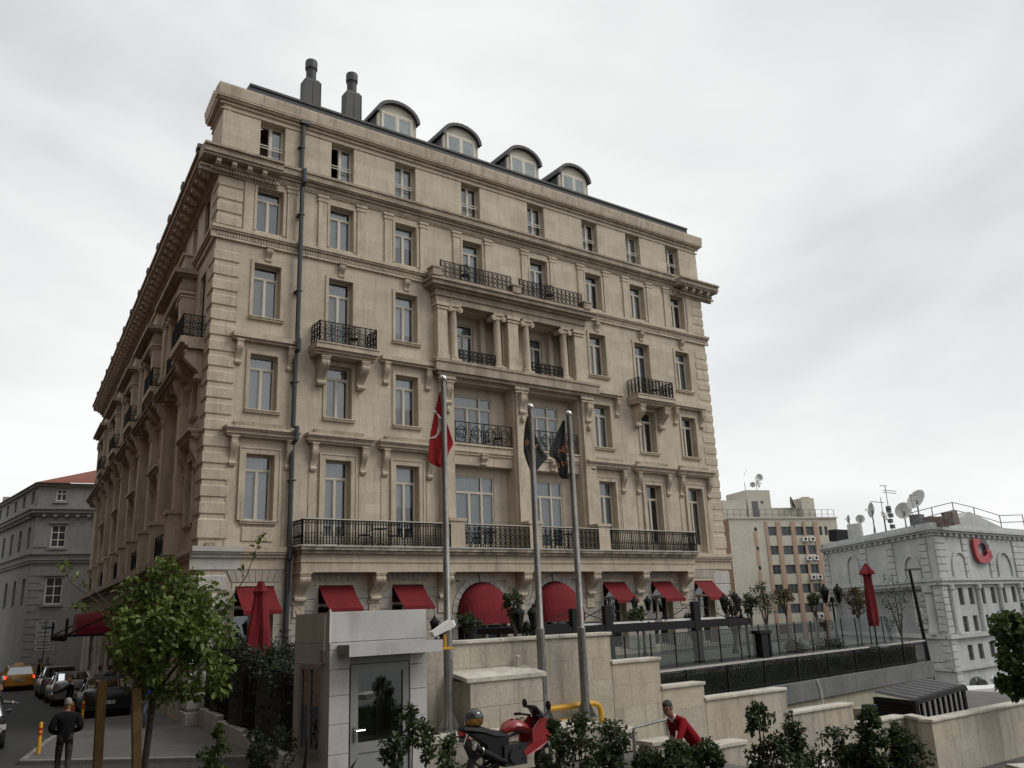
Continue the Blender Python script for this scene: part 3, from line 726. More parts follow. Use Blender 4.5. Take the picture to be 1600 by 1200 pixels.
for i, x in enumerate(BX):
    if i in (3, 4):
        # round arch: spandrel infill, arch stones, hooded awning
        cz, r = 3.42, 1.25
        mb = MB(); n = 16; vs = []
        for k in range(n + 1):
            a = pi * k / n
            vs += [(x + r * cos(a), .0, cz + r * sin(a)), (x + 1.3 * max(-1, min(1, cos(a) * 1.45)), .0, 4.75 if abs(cos(a)) < .69 else cz + (4.75 - cz) * max(0, (1 - abs(cos(a))) / .31))]
        fs = [(2 * k, 2 * k + 1, 2 * k + 3, 2 * k + 2) for k in range(n)]
        nb = len(vs); vs2 = vs + [(p[0], .38, p[2]) for p in vs[0::2]]
        fs += [(2 * k, 2 * k + 2, nb + k + 1, nb + k) for k in range(n)]
        mb.add([(p[0], p[1] + .002, p[2]) for p in vs2], fs); part('arch_spandrel', mb, 'ground_stone')
        for k in range(15):
            a0, a1 = pi * k / 15 + .008, pi * (k + 1) / 15 - .008; pr = .05 if k != 7 else .1; ro = 1.5 if k != 7 else 1.58
            mb = MB(); mb.prism([(x + (r + .01) * cos(a0), cz + (r + .01) * sin(a0)), (x + ro * cos(a0), cz + ro * sin(a0)), (x + ro * cos(a1), cz + ro * sin(a1)), (x + (r + .01) * cos(a1), cz + (r + .01) * sin(a1))], -pr, .005, 'y'); part('arch_stone', mb, 'white_stone', fix=True)
        for s in (-1, 1):
            for zi in range(3, 7):
                mb = MB(); q = sorted((x + s * 1.26, x + s * 1.5)); mb.cbox(q[0], q[1], -.05, .01, zc[zi] + .012, zc[zi + 1] - .012, .012); part('stone_block', mb, 'white_stone')
        window(FRONT, x, 1.5, 3.35, 2.5, .34, 'wide', None)
        mb = MB(); n1, n2 = 14, 7; vs = []
        for j in range(n2 + 1):
            b = (pi / 2) * j / n2
            for k in range(n1 + 1):
                a = pi * k / n1
                vs.append((x + 1.22 * cos(a), -.06 - .95 * sin(b) * (.25 + .75 * sin(a) ** .5), 3.0 + (cz - 3.0 + 1.22 * sin(a)) * (cos(b) * .93 + .07)))
        mb.add(vs, [(j * (n1 + 1) + k, j * (n1 + 1) + k + 1, (j + 1) * (n1 + 1) + k + 1, (j + 1) * (n1 + 1) + k) for j in range(n2) for k in range(n1)])
        aw = part('awning', mb, 'red_cloth', smooth=False)
        mb = MB(); rim = vs[-(n1 + 1):]; v2 = []
        for k, p in enumerate(rim): v2 += [p, (p[0], p[1] - .01, p[2] - .2 + .03 * (k % 2))]
        mb.add(v2, [(2 * k, 2 * k + 2, 2 * k + 3, 2 * k + 1) for k in range(n1)]); mb.obj('valance', 'red_cloth', aw)
    else:
        window(FRONT, x, 1.5, 4.58, 1.42, .33, 'win', None, i)
        surround(FRONT, x, 1.5, 4.6, 1.42, t=.12, d=.03, sill=False)
        for k in range(8):
            t0, t1 = -1 + k * .25, -1 + (k + 1) * .25
            mb = MB(); mb.prism([(x + .86 * t0 + .01, 4.76), (x + .86 * t1 - .01, 4.76), (x + 1.06 * t1 - .01, 5.18), (x + 1.06 * t0 + .01, 5.18)], -.04, .005, 'y'); part('arch_stone', mb, 'ground_stone', fix=True)
        mb = MB(); z1 = 4.56; z0 = 3.74; hw = .70
        nn = 6; vs = []
        for k in range(nn + 1):
            t = k / nn; sg = .03 * sin(pi * t)
            vs += [(x - hw, -.04 - .92 * t + sg, z1 - (z1 - z0) * t - sg), (x + hw, -.04 - .92 * t + sg, z1 - (z1 - z0) * t - sg)]
        mb.add(vs, [(2 * k, 2 * k + 1, 2 * k + 3, 2 * k + 2) for k in range(nn)])
        aw = part('awning', mb, 'red_cloth', smooth=True)
        mb = MB(); v2 = []; nv = 24
        for k in range(nv + 1):
            xx = x - hw + 2 * hw * k / nv; v2 += [(xx, -.96, z0), (xx, -.965, z0 - .13 - .025 * abs(sin(k * pi / 3)))]
        mb.add(v2, [(2 * k, 2 * k + 2, 2 * k + 3, 2 * k + 1) for k in range(nv)]); mb.obj('valance', 'red_cloth', aw)
        for s in (-1, 1): mb = MB(); mb.tube([(x + s * .68, -.02, 3.85), (x + s * .68, -.94, z0)], .014, 5); mb.obj('awning_arm', 'iron', aw)

# ---- down pipe
mb = MB(); mb.tube([(3.4, -.12, 24.1), (3.36, -.14, 23.6)], .1, 8); mb.tube([(3.36, -.14, 23.6), (3.34, -.14, 21.75), (3.34, -.5, 21.6), (3.34, -.5, 21.05), (3.33, -.3, 20.9)], .1, 8)
mb.tube([(3.33, -.3, 20.9), (3.31, -.3, 14.2), (3.3, -.5, 14.1), (3.3, -.5, 13.7), (3.3, -.2, 13.6), (3.28, -.2, 10.6), (3.28, -.6, 10.5), (3.28, -.6, 10.05), (3.28, -.2, 9.9), (3.27, -.2, 6.1), (3.27, -.32, 6.0), (3.27, -.32, 5.6), (3.27, -.16, 5.5), (3.27, -.16, .6)], .1, 8)
for z, y in ((22.8, .14), (19.6, .3), (16.2, .3), (12.4, .2), (8.5, .2), (3.0, .16)): mb.box(3.18, 3.43, -y - .12, .0, z, z + .04)
mb.box(3.2, 3.6, -.3, -.02, 23.95, 24.3)
part('downpipe', mb, 'pipe_metal')

# ---- roof, gutter, dormers, flues
mb = MB(); mb.box(.95, W - .75, -.18, .5, 24.622, 25.04); mb.box(.95, W - .75, -.24, -.18, 24.96, 25.06); part('gutter', mb, 'zinc')
mb = MB(); mb.add([(.9, .5, 24.9), (W - .6, .5, 24.9), (W - 3.0, 6.5, 27.2), (7.0, 6.5, 27.2), (8.5, 43, 24.9), (W - .6, 43, 24.9), (W - 3, 38, 27.2), (10.5, 38, 27.2), (4.6, 3.0, 24.9), (.9, 1.8, 24.55)], [(0, 1, 2, 3, 8), (1, 5, 6, 2), (5, 4, 7, 6), (4, 8, 3, 7), (3, 2, 6, 7), (0, 8, 9)])
part('roof', mb, 'zinc')
mb = MB()
for k in range(24):
    x = 1.2 + k * 1.1; mb.box(x, x + .03, -.1, -.06, 24.9, 25.06)
mb.box(1.2, 6.6, -.1, -.07, 25.04, 25.07); part('snow_guard', mb, 'zinc')
for k, xd in enumerate((8.62, 12.28, 16.25, 19.78)):
    d = MB(); yf = 1.2; hw = 1.06; zs = 26.75; za = 27.5
    arc = [(hw * cos(pi * t / 12), zs + (za - zs) * sin(pi * t / 12)) for t in range(13)]
    face = [(-hw, 25.2), (hw, 25.2)] + arc
    d.prism([(p, q) for p, q in face], 0, .12, 'y')
    dm = part('dormer', d, 'dormer_paint', TR(xd, yf, 0), fix=True)
    r = MB(); o = [((hw + .13) * cos(pi * t / 12), zs + .02 + (za - zs + .12) * sin(pi * t / 12)) for t in range(13)]; i_ = [(hw * .97 * cos(pi * t / 12), zs + (za - zs) * .97 * sin(pi * t / 12)) for t in range(13)]
    vs = []
    for (a, b), (c_, e) in zip(o, i_): vs += [(a, -.22, b), (c_, -.22, e), (a, 3.2, b), (c_, 3.2, e)]
    fs = []
    for t in range(12):
        q = 4 * t; fs += [(q, q + 4, q + 5, q + 1), (q, q + 2, q + 6, q + 4), (q + 1, q + 5, q + 7, q + 3)]
    fs += [(0, 1, 3, 2), (48, 50, 51, 49)]
    r.add(vs, fs); r.obj('dormer_roof', 'zinc', dm, fix=True)
    for s in (-1, 1): ck = MB(); ck.box(s * hw - .05 * (s > 0) , s * hw + .05 * (s < 0), .12, 3.2, 25.2, zs + .03); ck.obj('dormer_cheek', 'zinc', dm)
    wf = MB(); wf.box(-.86, -.78, -.05, -.002, 25.5, 26.95); wf.box(.78, .86, -.05, -.002, 25.5, 26.95); wf.box(-.78, .78, -.05, -.002, 26.86, 26.95); wf.box(-.05, .05, -.05, -.002, 25.5, 26.86)
    for s in (-1, 1):
        a, b = sorted((s * .05, s * .78)); wf.box(a, a + .06, -.035, -.002, 25.5, 26.86); wf.box(b - .06, b, -.035, -.002, 25.5, 26.86); wf.box(a + .06, b - .06, -.035, -.002, 26.79, 26.86)
    wf.obj('window_frame', 'frame_white', dm)
    for s in (-1, 1):
        a, b = sorted((s * .11, s * .72)); pn = MB(); pn.box(a, b, -.02, -.003, 25.5, 26.79); pn.obj('pane', 'win_pale', dm)
for xc, ht in ((4.3, 0), (6.35, .1)):
    c = MB(); z0 = 25.2; zt = 27.3 + ht
    c.box(-.4, .4, -.26, .26, z0, zt); c.loft([[(-.4, -.26, zt), (.4, -.26, zt), (.4, .26, zt), (-.4, .26, zt)], [(-.28, -.24, zt + .12), (.28, -.24, zt + .12), (.28, .24, zt + .12), (-.28, .24, zt + .12)]])
    for xx in (-.4, 0, .37): c.box(xx, xx + .03, -.28, -.26, z0, zt)
    ch = part('flue', c, 'zinc', TR(xc, 1.5, 0))
    p = MB(); p.lathe([(.23, zt + .05), (.23, zt + .72), (.28, zt + .74), (.28, zt + 1.14), (.26, zt + 1.18), (0, zt + 1.18)], 16); p.lathe([(.245, zt + .64), (.245, zt + .68)], 16); p.obj('flue_pipe', 'zinc', ch, smooth=40)
# ---- left (street) side of the hotel
holesL = []; mods = [6.2 + 7.75 * k for k in range(5)]; smalls = [2.2] + [10.1 + 7.75 * k for k in range(4)]
def U(u): return LF - u
for u in smalls:
    x = U(u); holesL += [(x - .54, x + .54, 6.97, Z_F1T, .3), (x - .54, x + .54, Z_F2, Z_F2T, .3), (x - .54, x + .54, 14.05, Z_F3T, .3), (x - .54, x + .54, Z_F4, Z_F4T, .3), (x - .6, x + .6, 1.2, 4.5, .4)]
for u in mods:
    x = U(u); holesL += [(x - 1.7, x + 1.7, 6.05, 13.2, .6), (x - 1.6, x + 1.6, 14.1, 16.95, .9)]
    holesL += [(x - 1.4 - .54, x - 1.4 + .54, Z_F4, Z_F4T, .3), (x + 1.4 - .54, x + 1.4 + .54, Z_F4, Z_F4T, .3), (x - 1.5, x + 1.5, .6, 4.7, .6)]
mb = MB(); wall_holes(mb, 0, LF, -.6, 21.5, holesL); part('wall', mb, 'lime', LEFT)
mb = MB(); mb.box(LF - 2.2, LF, .001, .3, 21.5, 24.3); mb.box(LF - 2.2, LF - 1.9, .3, 4.0, 21.5, 24.3); mb.box(.5, LF - 1.9, 3.7, 4.0, 21.5, 24.3); part('attic_wall', mb, 'lime', LEFT)
mb = MB(); mb.box(0, LF - 2.2, .05, 3.7, 21.3, 21.5); part('attic_terrace', mb, 'zinc', LEFT)
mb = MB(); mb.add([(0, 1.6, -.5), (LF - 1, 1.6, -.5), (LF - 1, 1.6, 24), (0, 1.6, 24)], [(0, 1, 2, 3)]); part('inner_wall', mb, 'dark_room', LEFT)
for i, u in enumerate(smalls):
    x = U(u)
    window(LEFT, x, 6.97, Z_F1T, 1.08, .3, 'win', 'drape', i); surround(LEFT, x, 6.97, Z_F1T, t=.26, d=.07, double=True); hood(LEFT, x, 10.06)
    window(LEFT, x, Z_F2, Z_F2T, 1.08, .3, 'win', 'drape', i); surround(LEFT, x, Z_F2, Z_F2T, t=.16)
    window(LEFT, x, 14.05, Z_F3T, 1.08, .3, 'door', 'drape', i); window(LEFT, x, Z_F4, Z_F4T, 1.08, .3, 'win', 'drape', i)
    steps('balcony_slab', LEFT, x - 1.25, x + 1.25, [(13.6, 13.7, .62), (13.7, 13.8, .74), (13.8, 14.05, .9)])
    for s in (-1, 1): bracket(LEFT, x + s * .88, 13.55, .34, 1.05, .68)
    railing(LEFT, x - 1.2, x + 1.2, -.84, 14.05, .9, 'scroll', .8)
    window(LEFT, x, 1.2, 4.5, 1.2, .35, 'win', None)
for i, u in enumerate(mods):
    x = U(u)
    mb = MB(); wall_holes(mb, x - 1.71, x + 1.71, 6.05, 13.2, [(x - .7, x + .7, 6.07, 9.5, .12), (x - .7, x + .7, 10.9, 12.9, .12)], y=.6); part('recess_wall', mb, 'lime', LEFT)
    window(LEFT, x, 6.07, 9.5, 1.4, .66, 'door', 'drape', i); window(LEFT, x, 10.9, 12.9, 1.4, .66, 'win', 'drape', i)
    mb = MB(); mb.box(x - 1.1, x + 1.1, .25, .59, 10.1, 10.3); mb.box(x - 1.2, x + 1.2, .1, .59, 10.3, 10.45); part('window_hood', mb, 'lime_dirty', LEFT)
    mb = MB(); wall_holes(mb, x - 1.61, x + 1.61, 14.1, 16.95, [(x - .55, x + .55, 14.15, 16.6, .15)], y=.9); part('recess_wall', mb, 'lime', LEFT); window(LEFT, x, 14.15, 16.6, 1.1, .98, 'win', 'drape', i)
    for s in (-1, 1):
        c = x + s * 2.1
        pier(LEFT, c - .33, c + .33, -.3, 7.25, 13.1, True, base=False)
        b = MB(); b.box(c - .38, c + .38, -.5, .02, 6.0, 7.6); b.box(c - .46, c + .46, -.58, .02, 7.6, 7.75); part('pedestal', b, 'lime_trim', LEFT)
        place('bracket', bracket_mesh(.34, .95, .26), hotel, LEFT @ TR(c, -.3, 12.05))
        pier(LEFT, c - .28, c + .28, -.55, 14.05, 17.0)
        column(LEFT, x + s * 1.3, -.3, 14.05, 17.0)
        window(LEFT, x + s * 1.4, Z_F4, Z_F4T, 1.08, .3, 'win', 'drape', i)
    railing(LEFT, x - 1.7, x + 1.7, -.3, 6.03, 1.0, 'geo'); railing(LEFT, x - 1.05, x + 1.05, -.45, 14.05, .8, 'scroll')
    mb = MB(); mb.box(x - 2.5, x + 2.5, -.62, .02, 17.0, 17.3); mb.box(x - 2.45, x + 2.45, -.57, .02, 17.3, 17.55); mb.box(x - 2.6, x + 2.6, -.76, .02, 17.55, 17.65); mb.box(x - 2.75, x + 2.75, -.94, .02, 17.65, 17.85); part('entablature', mb, 'lime_dirty', LEFT)
    mb = MB(); mb.box(x - 2.3, x + 2.3, -.5, .02, 17.85, 18.6); mb.box(x - 2.4, x + 2.4, -.6, .02, 18.6, 18.7); part('parapet', mb, 'lime_trim', LEFT)
steps('balcony_slab', LEFT, 0, LF - 3.65, [(13.2, 13.35, .45), (13.35, 13.5, .6), (13.5, 13.58, .72)], 'lime_dirty')
k = .3
while k < LF - 4: mb = MB(); mb.box(k, k + .16, -.42, -.02, 13.0, 13.19); part('modillion', mb, 'lime_trim', LEFT); k += 1.29
steps('string_course', LEFT, 0, LF - .02, string)
steps('band_course', LEFT, 0, LF - .02, band)
steps('band_course', LEFT, 0, LF - 4.2, [(5.5, 5.7, .3), (5.7, 5.98, .6)], 'lime_dirty')
# street-side cornice with its row of modillions
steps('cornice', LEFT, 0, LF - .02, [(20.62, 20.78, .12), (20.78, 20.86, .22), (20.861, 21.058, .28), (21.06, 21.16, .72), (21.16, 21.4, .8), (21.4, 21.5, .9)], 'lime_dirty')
for k in range(52):
    x = LF - .7 - k * .85
    if x < .2: break
    b = MB(); b.box(x - .13, x + .13, -.66, -.28, 20.88, 21.055); b.box(x - .13, x + .13, -.52, -.28, 20.76, 20.88); part('modillion', b, 'lime_trim', LEFT)
for k in range(13):
    x = LF + .1 - k * 3.4; b = MB(); b.box(x - .35, x + .12, -.93, -.2, 21.5, 21.68); b.box(x - 3.0, x - .36, -.86, -.2, 21.5, 21.58); part('parapet_cap', b, 'zinc', LEFT)
steps('attic_frieze', LEFT, LF - 2.2, LF - .02, [(23.64, 23.69, .05), (23.86, 23.92, .1), (23.92, 24.0, .06), (24.0, 24.14, .26)])
mb = MB(); mb.prism([(-.30, 24.14), (-.36, 24.54), (-.36, 24.62), (.25, 24.62), (.25, 24.14)], LF - 2.3, LF - .36, 'x'); part('parapet', mb, 'lime_trim', LEFT)
# ground floor stones on the street side
for k in range(14):
    for zi in range(0, len(zc) - 1):
        u0 = 1.1 + k * 3.1
        for a, b_ in ((u0, u0 + .4 + .3 * (zi % 2)), ):
            x0, x1 = sorted((U(a), U(b_))); mb = MB(); mb.cbox(x0, x1, -.05, .01, zc[zi] + .015, zc[zi + 1] - .015, .015); part('stone_block', mb, 'ground_stone', LEFT)
# entrance canopy: red barrel awning on iron posts above a glazed iron marquise
x = U(22.0)
mb = MB(); n = 12; vs = []
for k in range(n + 1):
    a = pi * k / n
    for y in (-.1, -1.2, -2.2): vs.append((x + 1.5 * cos(a), y, 3.15 + 1.2 * sin(a) * (1 if y > -2.1 else .9)))
mb.add(vs, [(3 * k + j, 3 * k + 3 + j, 3 * k + 4 + j, 3 * k + 1 + j) for k in range(n) for j in range(2)])
mb.add([vs[3 * k + 2] for k in range(n + 1)], [tuple(range(n + 1))])
can = part('entrance_awning', mb, 'red_cloth', LEFT)
mb = MB()
for k in range(26): mb.box(x - 6.2 + k * .5, x - 6.17 + k * .5, -3.0, -2.96, 2.85, 3.2)
mb.box(x - 6.3, x + 6.3, -3.02, -2.94, 3.1, 3.16); mb.box(x - 6.3, x - 6.2, -3.0, 0, 3.05, 3.16); mb.box(x + 6.2, x + 6.3, -3.0, 0, 3.05, 3.16)
for s in (-1, 1): mb.tube([(x + s * 6.2, -2.9, 3.15), (x + s * 6.2, 0, 4.6)], .04, 5); mb.box(x + s * 6.2 - .06, x + s * 6.2 + .06, -3.0, -2.88, 2.9, 3.9)
part('canopy_frame', mb, 'iron', LEFT)
# right flank and back so the block is closed
mb = MB(); mb.add([(W, 0.0, -4), (W, 44, -4), (W, 44, 24.44), (W, 0.0, 24.44)], [(0, 1, 2, 3)]); mb.add([(4.3, 44.5, -4), (W, 44, -4), (W, 44, 24.44), (4.3, 44.5, 24.44)], [(1, 0, 3, 2)]); part('rear_wall', mb, 'lime')
mb = MB(); mb.add([(0.3, .25, 24.45), (W, .25, 24.45), (W, 44, 24.45), (8.4, 44, 24.45), (4.4, 1.9, 24.45), (.5, 1.9, 24.45)], [(0, 1, 2, 3, 4, 5)]); part('roof_deck', mb, 'zinc')

# ---- iron chairs and tables on the balconies
def iron_chair(loc, rz, label):
    t = thing('chair', label, 'chair', loc, rz, 'iron chairs on the hotel balconies')
    s = MB(); s.lathe([(.2, 0), (.22, .015), (.22, .03), (0, .03)], 12, (0, 0, .44)); s.obj('seat', 'iron', t)
    b = MB(); b.ring((0, .2, .74), .17, .018, 14, 4); b.ring((0, .2, .74), .08, .012, 8, 4)
    b.tube([(-.2, .2, .45), (-.21, .21, .9), (.21, .21, .9), (.2, .2, .45)], .016, 5); b.obj('backrest', 'iron', t)
    for x in (-.18, .18):
        for y in (-.17, .18): l = MB(); l.tube([(x * .9, y * .9, .45), (x * 1.1, y * 1.1, 0)], .016, 5); l.obj('leg', 'iron', t)
    return t
def iron_table(loc, label):
    t = thing('table', label, 'table', loc, 0, 'iron tables on the hotel balconies')
    s = MB(); s.lathe([(.28, 0), (.3, .02), (0, .02)], 14, (0, 0, .7)); s.obj('table_top', 'iron', t)
    s = MB(); s.tube([(0, 0, .7), (0, 0, .1)], .025, 6)
    for k in range(3): a = 2 * pi * k / 3; s.tube([(0, 0, .18), (.22 * cos(a), .22 * sin(a), 0)], .02, 5)
    s.obj('pedestal', 'iron', t)
zb = 6.03
for x, rz, lb in ((6.25, .5, 'dark iron chair left of the small table on the long left balcony'), (7.5, -.5, 'dark iron chair right of the small table on the long left balcony'),
                  (11.55, .3, 'dark iron chair on the middle balcony left of the stone pedestal'), (15.9, -.3, 'dark iron chair on the middle balcony right of the stone pedestal')):
    iron_chair((x, -.45, zb), rz + pi, lb)
iron_table((6.9, -.5, zb), 'dark iron table between two chairs on the long left balcony'); iron_table((12.2, -.5, zb), 'dark iron table on the middle balcony left of the stone pedestal'); iron_table((16.55, -.5, zb), 'dark iron table on the middle balcony right of the stone pedestal')
iron_chair((5.7, -.4, 14.05), 2.6, 'dark iron chair on the small left balcony of the third floor')
iron_chair((23.2, -.4, 14.05), 2.8, 'dark iron chair on the small right balcony of the third floor')
iron_chair((11.3, -.35, 18.12), 2.7, 'dark iron chair on the left half of the high central balcony'); iron_chair((16.3, -.35, 18.12), 2.7, 'dark iron chair on the right half of the high central balcony')
iron_chair((13.35, .32, 10.68), 2.4, 'dark iron chair on the recessed balcony behind the red flag')
# ================================================================== ground, road, pavements
def sstep(a, b, t): t = max(0.0, min(1.0, (t - a) / (b - a))); return t * t * (3 - 2 * t)
def gz(x, y):
    return -0.04 - 1.25 * sstep(5, 12, x) - 7.5 * sstep(34, 75, x) - 6.0 * sstep(90, 400, x)
xs = [-3000, -1200, -500, -200, -90, -50, -30, -20] + list(range(-16, 40, 2)) + list(range(40, 130, 6)) + [160, 220, 320, 500, 900, 1600, 3000]
ys = [-1500, -600, -200, -90, -60] + list(range(-44, 70, 4)) + [80, 100, 140, 200, 320, 600, 1200, 3000]
mb = MB(); mb.add([(x, y, gz(x, y)) for y in ys for x in xs], [(j * len(xs) + i, j * len(xs) + i + 1, (j + 1) * len(xs) + i + 1, (j + 1) * len(xs) + i) for j in range(len(ys) - 1) for i in range(len(xs) - 1)])
structure(mb.obj('ground', 'pavement', smooth=True))
mb = MB(); mb.add([(-16, -26, 0), (-4.4, -26, 0), (-4.4, -17, 0), (4.5, -8, 0), (4.5, 48, 0), (16, 48, 0), (16, 62, 0), (-16, 62, 0)], [tuple(range(8))]); structure(mb.obj('road', 'asphalt'))
def slab(name, poly, z0, z1, m, kind=True, parent=None):
    mb = MB(); mb.prism(poly, z0, z1, 'z'); o = mb.obj(name, m, parent)
    if kind: structure(o)
    return o
pv = slab('pavement', [(-5.3, -4.35), (-4.05, .03), (-2.1, 5.9), (-1.9, 6.0), (1.2, 6.0), (1.2, 0), (.6, -1), (-.3, -6.4), (-.75, -8.8)], -.02, .09, 'pavement')
def kerb_line(pts, w=.16, z=.11, seg=1.0):
    for (x0, y0), (x1, y1) in zip(pts[:-1], pts[1:]):
        L = sqrt((x1 - x0) ** 2 + (y1 - y0) ** 2); n = max(1, round(L / seg)); a = atan2(y1 - y0, x1 - x0)
        for k in range(n):
            mb = MB(); s = L / n; mb.cbox(0.006, s - .006, 0, w, -.05, z, .015)
            mb.obj('kerb_stone', 'kerb', pv, TR(x0 + (x1 - x0) * k / n, y0 + (y1 - y0) * k / n, 0) @ RZ(a))
kerb_line([(-.72, -8.95), (-5.45, -4.4), (-4.2, .05), (-2.22, 5.95)][::-1])
for k in range(5):     # paving joints: slabs laid proud of the base
    pass

# ================================================================== terrace, travertine walls, steps
TZ = 1.25
slab('terrace', [(.75, -.1), (-1.55, -16.75), (3.9, -16.75), (4.6, -11.0), (8.6, -9.8), (33.2, -6.75), (33.2, 3), (W + .1, 3), (W + .1, -.06)], -1.5, TZ, 'pavement')
slab('forecourt', [(-3.5, -24), (-3.5, -17.3), (-1.9, -16.9), (3.55, -16.9), (3.55, -24)], -1.4, .57, 'pavement')

def stone_wall(name, label, segs, y, thick=.32, panel=(1.3, .44), seed=1, face=True):
    # segs: (x0,x1,zbot,ztop); panels in running courses on the front, coping stones on top
    t = thing(name, label, 'wall', (segs[0][0], y, segs[0][2])); r = random.Random(seed); O = Vector((segs[0][0], y, segs[0][2]))
    core = MB()
    for x0, x1, z0, z1 in segs: core.box(x0 - O.x, x1 - O.x, .03, thick, z0 - O.z, z1 - O.z)
    core.obj('wall_core', 'travertine', t)
    for x0, x1, z0, z1 in segs:
        z = z1; row = 0
        while z > z0 + .05:
            zb = max(z0, z - panel[1]); x = x0; first = True
            while x < x1 - .02:
                w = panel[0] * r.uniform(.75, 1.25)
                if first and row % 2: w *= .5
                first = False
                xe = x1 if x + w > x1 - .3 else x + w
                p = MB(); d = r.uniform(0, .003); p.cbox(x + .001 - O.x, xe - .001 - O.x, -d, .03, zb + .001 - O.z, z - .001 - O.z, .0025)
                p.obj('stone_panel', 'travertine_b' if r.random() < .22 else 'travertine', t); x = xe
            z = zb; row += 1
        n = max(1, round((x1 - x0) / 1.3)); s = (x1 - x0 + .06) / n
        for k in range(n):
            c = MB(); c.cbox(x0 - .03 + k * s + .003 - O.x, x0 - .03 + (k + 1) * s - .003 - O.x, -.05, thick + .04, z1 - O.z, z1 + .07 - O.z, .012); c.obj('coping_stone', 'coping', t)
    return t
stone_wall('retaining_wall', 'long pale travertine wall behind the flagpoles stepping down to the right', [(-1.9, 3.84, .0, 2.73), (3.85, 5.25, -.6, 2.14), (5.26, 6.6, -.9, 1.53), (6.61, 9.5, -1.4, 1.18), (9.51, 12.2, -1.5, .6), (12.21, 14.58, -1.5, .07)], -17.0, seed=4)
stone_wall('low_wall', 'low pale travertine wall at the lower right beyond the bushes', [(14.04, 30, -1.6, .07)], -18.06, seed=9)
mb = MB(); t = thing('wall_return', 'short return of travertine joining the two pale walls at right', 'wall', (14.35, -17.5, -1.5))
mb.prism([(14.05, -18.05), (14.3, -18.05), (14.9, -16.99), (14.6, -16.99)], -1.6, .07, 'z'); mb.v = [(a - 14.35, b + 17.5, c + 1.5) for a, b, c in mb.v]; mb.obj('stone_panel', 'travertine', t)
mb = MB(); mb.prism([(14.0, -18.02), (14.34, -18.02), (14.95, -16.98), (14.55, -16.98)], .072, .145, 'z'); mb.v = [(a - 14.35, b + 17.5, c + 1.5) for a, b, c in mb.v]; mb.obj('coping_stone', 'coping', t)
# ledge carrying the flagpoles
t = thing('stone_ledge', 'low stone ledge with flat slabs at the foot of the flagpoles', 'ledge', (-1.9, -18, .6))
for k, (x0, x1, zt) in enumerate(((-1.85, -.2, 1.3), (-.19, 1.4, 1.29), (1.41, 2.6, 1.2), (2.61, 3.55, 1.02))):
    b = MB(); b.box(x0 + 1.9, x1 + 1.9, .05, .98, 0, zt - .6 - .1); b.obj('ledge_block', 'travertine', t)
    b = MB(); b.cbox(x0 + 1.9 + .004, x1 + 1.9 - .004, 0, .98, zt - .7, zt - .6, .012); b.obj('slab', 'coping', t)
# stairs along the wall
t = thing('staircase', 'stone steps descending to the right along the travertine wall', 'stairs', (3.55, -19, -1.3))
n = 12
for k in range(n):
    b = MB(); b.cbox(k * .55, (k + 1) * .55 - .003, .05, 1.95, -.3, 1.8 - k * .155, .01); b.obj('step', 'travertine', t)
for k, (x0, x1, z) in enumerate(((2.6, 3.5, .95), (3.51, 5.1, .72), (5.11, 6.7, .35), (6.71, 8.4, -.02), (8.41, 10.2, -.4))):
    b = MB(); b.box(x0 - 3.55, x1 - 3.55, -.3, .04, -.2, z + 1.22); b.obj('side_wall', 'travertine', t); b = MB(); b.cbox(x0 - 3.58, x1 - 3.53, -.34, .08, z + 1.222, z + 1.3, .01); b.obj('coping_stone', 'coping', t)

# stone meter chest against the wall
t = thing('meter_chest', 'travertine clad box with slanted slab lid against the wall between flagpoles', 'stone box', (-.15, -17.65, 1.29))
b = MB(); b.box(.02, 1.6, .02, .62, 0, .8); b.obj('body', 'travertine', t)
for x0, x1, z0, z1 in ((.0, .62, 0, .36), (.625, 1.62, 0, .36), (.0, .95, .365, .8), (.955, 1.62, .365, .8)):
    b = MB(); b.cbox(x0, x1, -.015, .02, z0, z1, .004); b.obj('stone_panel', 'travertine', t)
b = MB(); b.prism([(-.05, .80), (-.05, .87), (.63, .98), (.63, .91)], -.08, .8, 'x'); b.obj('lid_slab', 'coping', t); b = MB(); b.prism([(-.05, .80), (-.05, .87), (.63, .98), (.63, .91)], .81, 1.7, 'x'); b.obj('lid_slab', 'coping', t)
b = MB(); b.tube([(1.45, .52, .95), (1.45, .52, 1.13)], .02, 6); b.lathe([(0, 0), (.06, .02), (.06, .05), (0, .07)], 10, (1.45, .52, 1.12)); b.obj('vent_cap', 'coping', t)

# yellow gas pipes
t = thing('gas_pipe', 'yellow gas pipe loop on the travertine wall beside the third flagpole', 'pipe', (2.0, -17.15, .65))
b = MB(); b.tube([(-.35, 0, .78), (1.15, 0, .79), (1.28, 0, .74), (1.33, 0, .62), (1.34, 0, .0)], .055, 8); b.obj('upper_pipe', 'yellow', t, smooth=40)
b = MB(); b.tube([(-.35, 0, .5), (1.0, 0, .55)], .045, 8); b.obj('lower_pipe', 'yellow', t, smooth=40)

# handrail
t = thing('handrail', 'bent steel tube handrail beside the steps in front of the man in red', 'handrail', (2.45, -19.0, .6))
b = MB(); b.tube([(0, 0, 0), (0, 0, .5), (.02, 0, .56), (.08, 0, .59), (.83, 0, .64), (.9, 0, .61), (3.1, 0, -.42)], .028, 8); b.obj('rail', 'steel', t, smooth=40)
b = MB(); b.tube([(.86, 0, .6), (.9, 0, -.1)], .028, 8); b.obj('post', 'steel', t, smooth=40)
b = MB(); b.tube([(.93, 0, .3), (3.05, 0, -.7)], .018, 8); b.obj('lower_rail', 'steel', t, smooth=40)

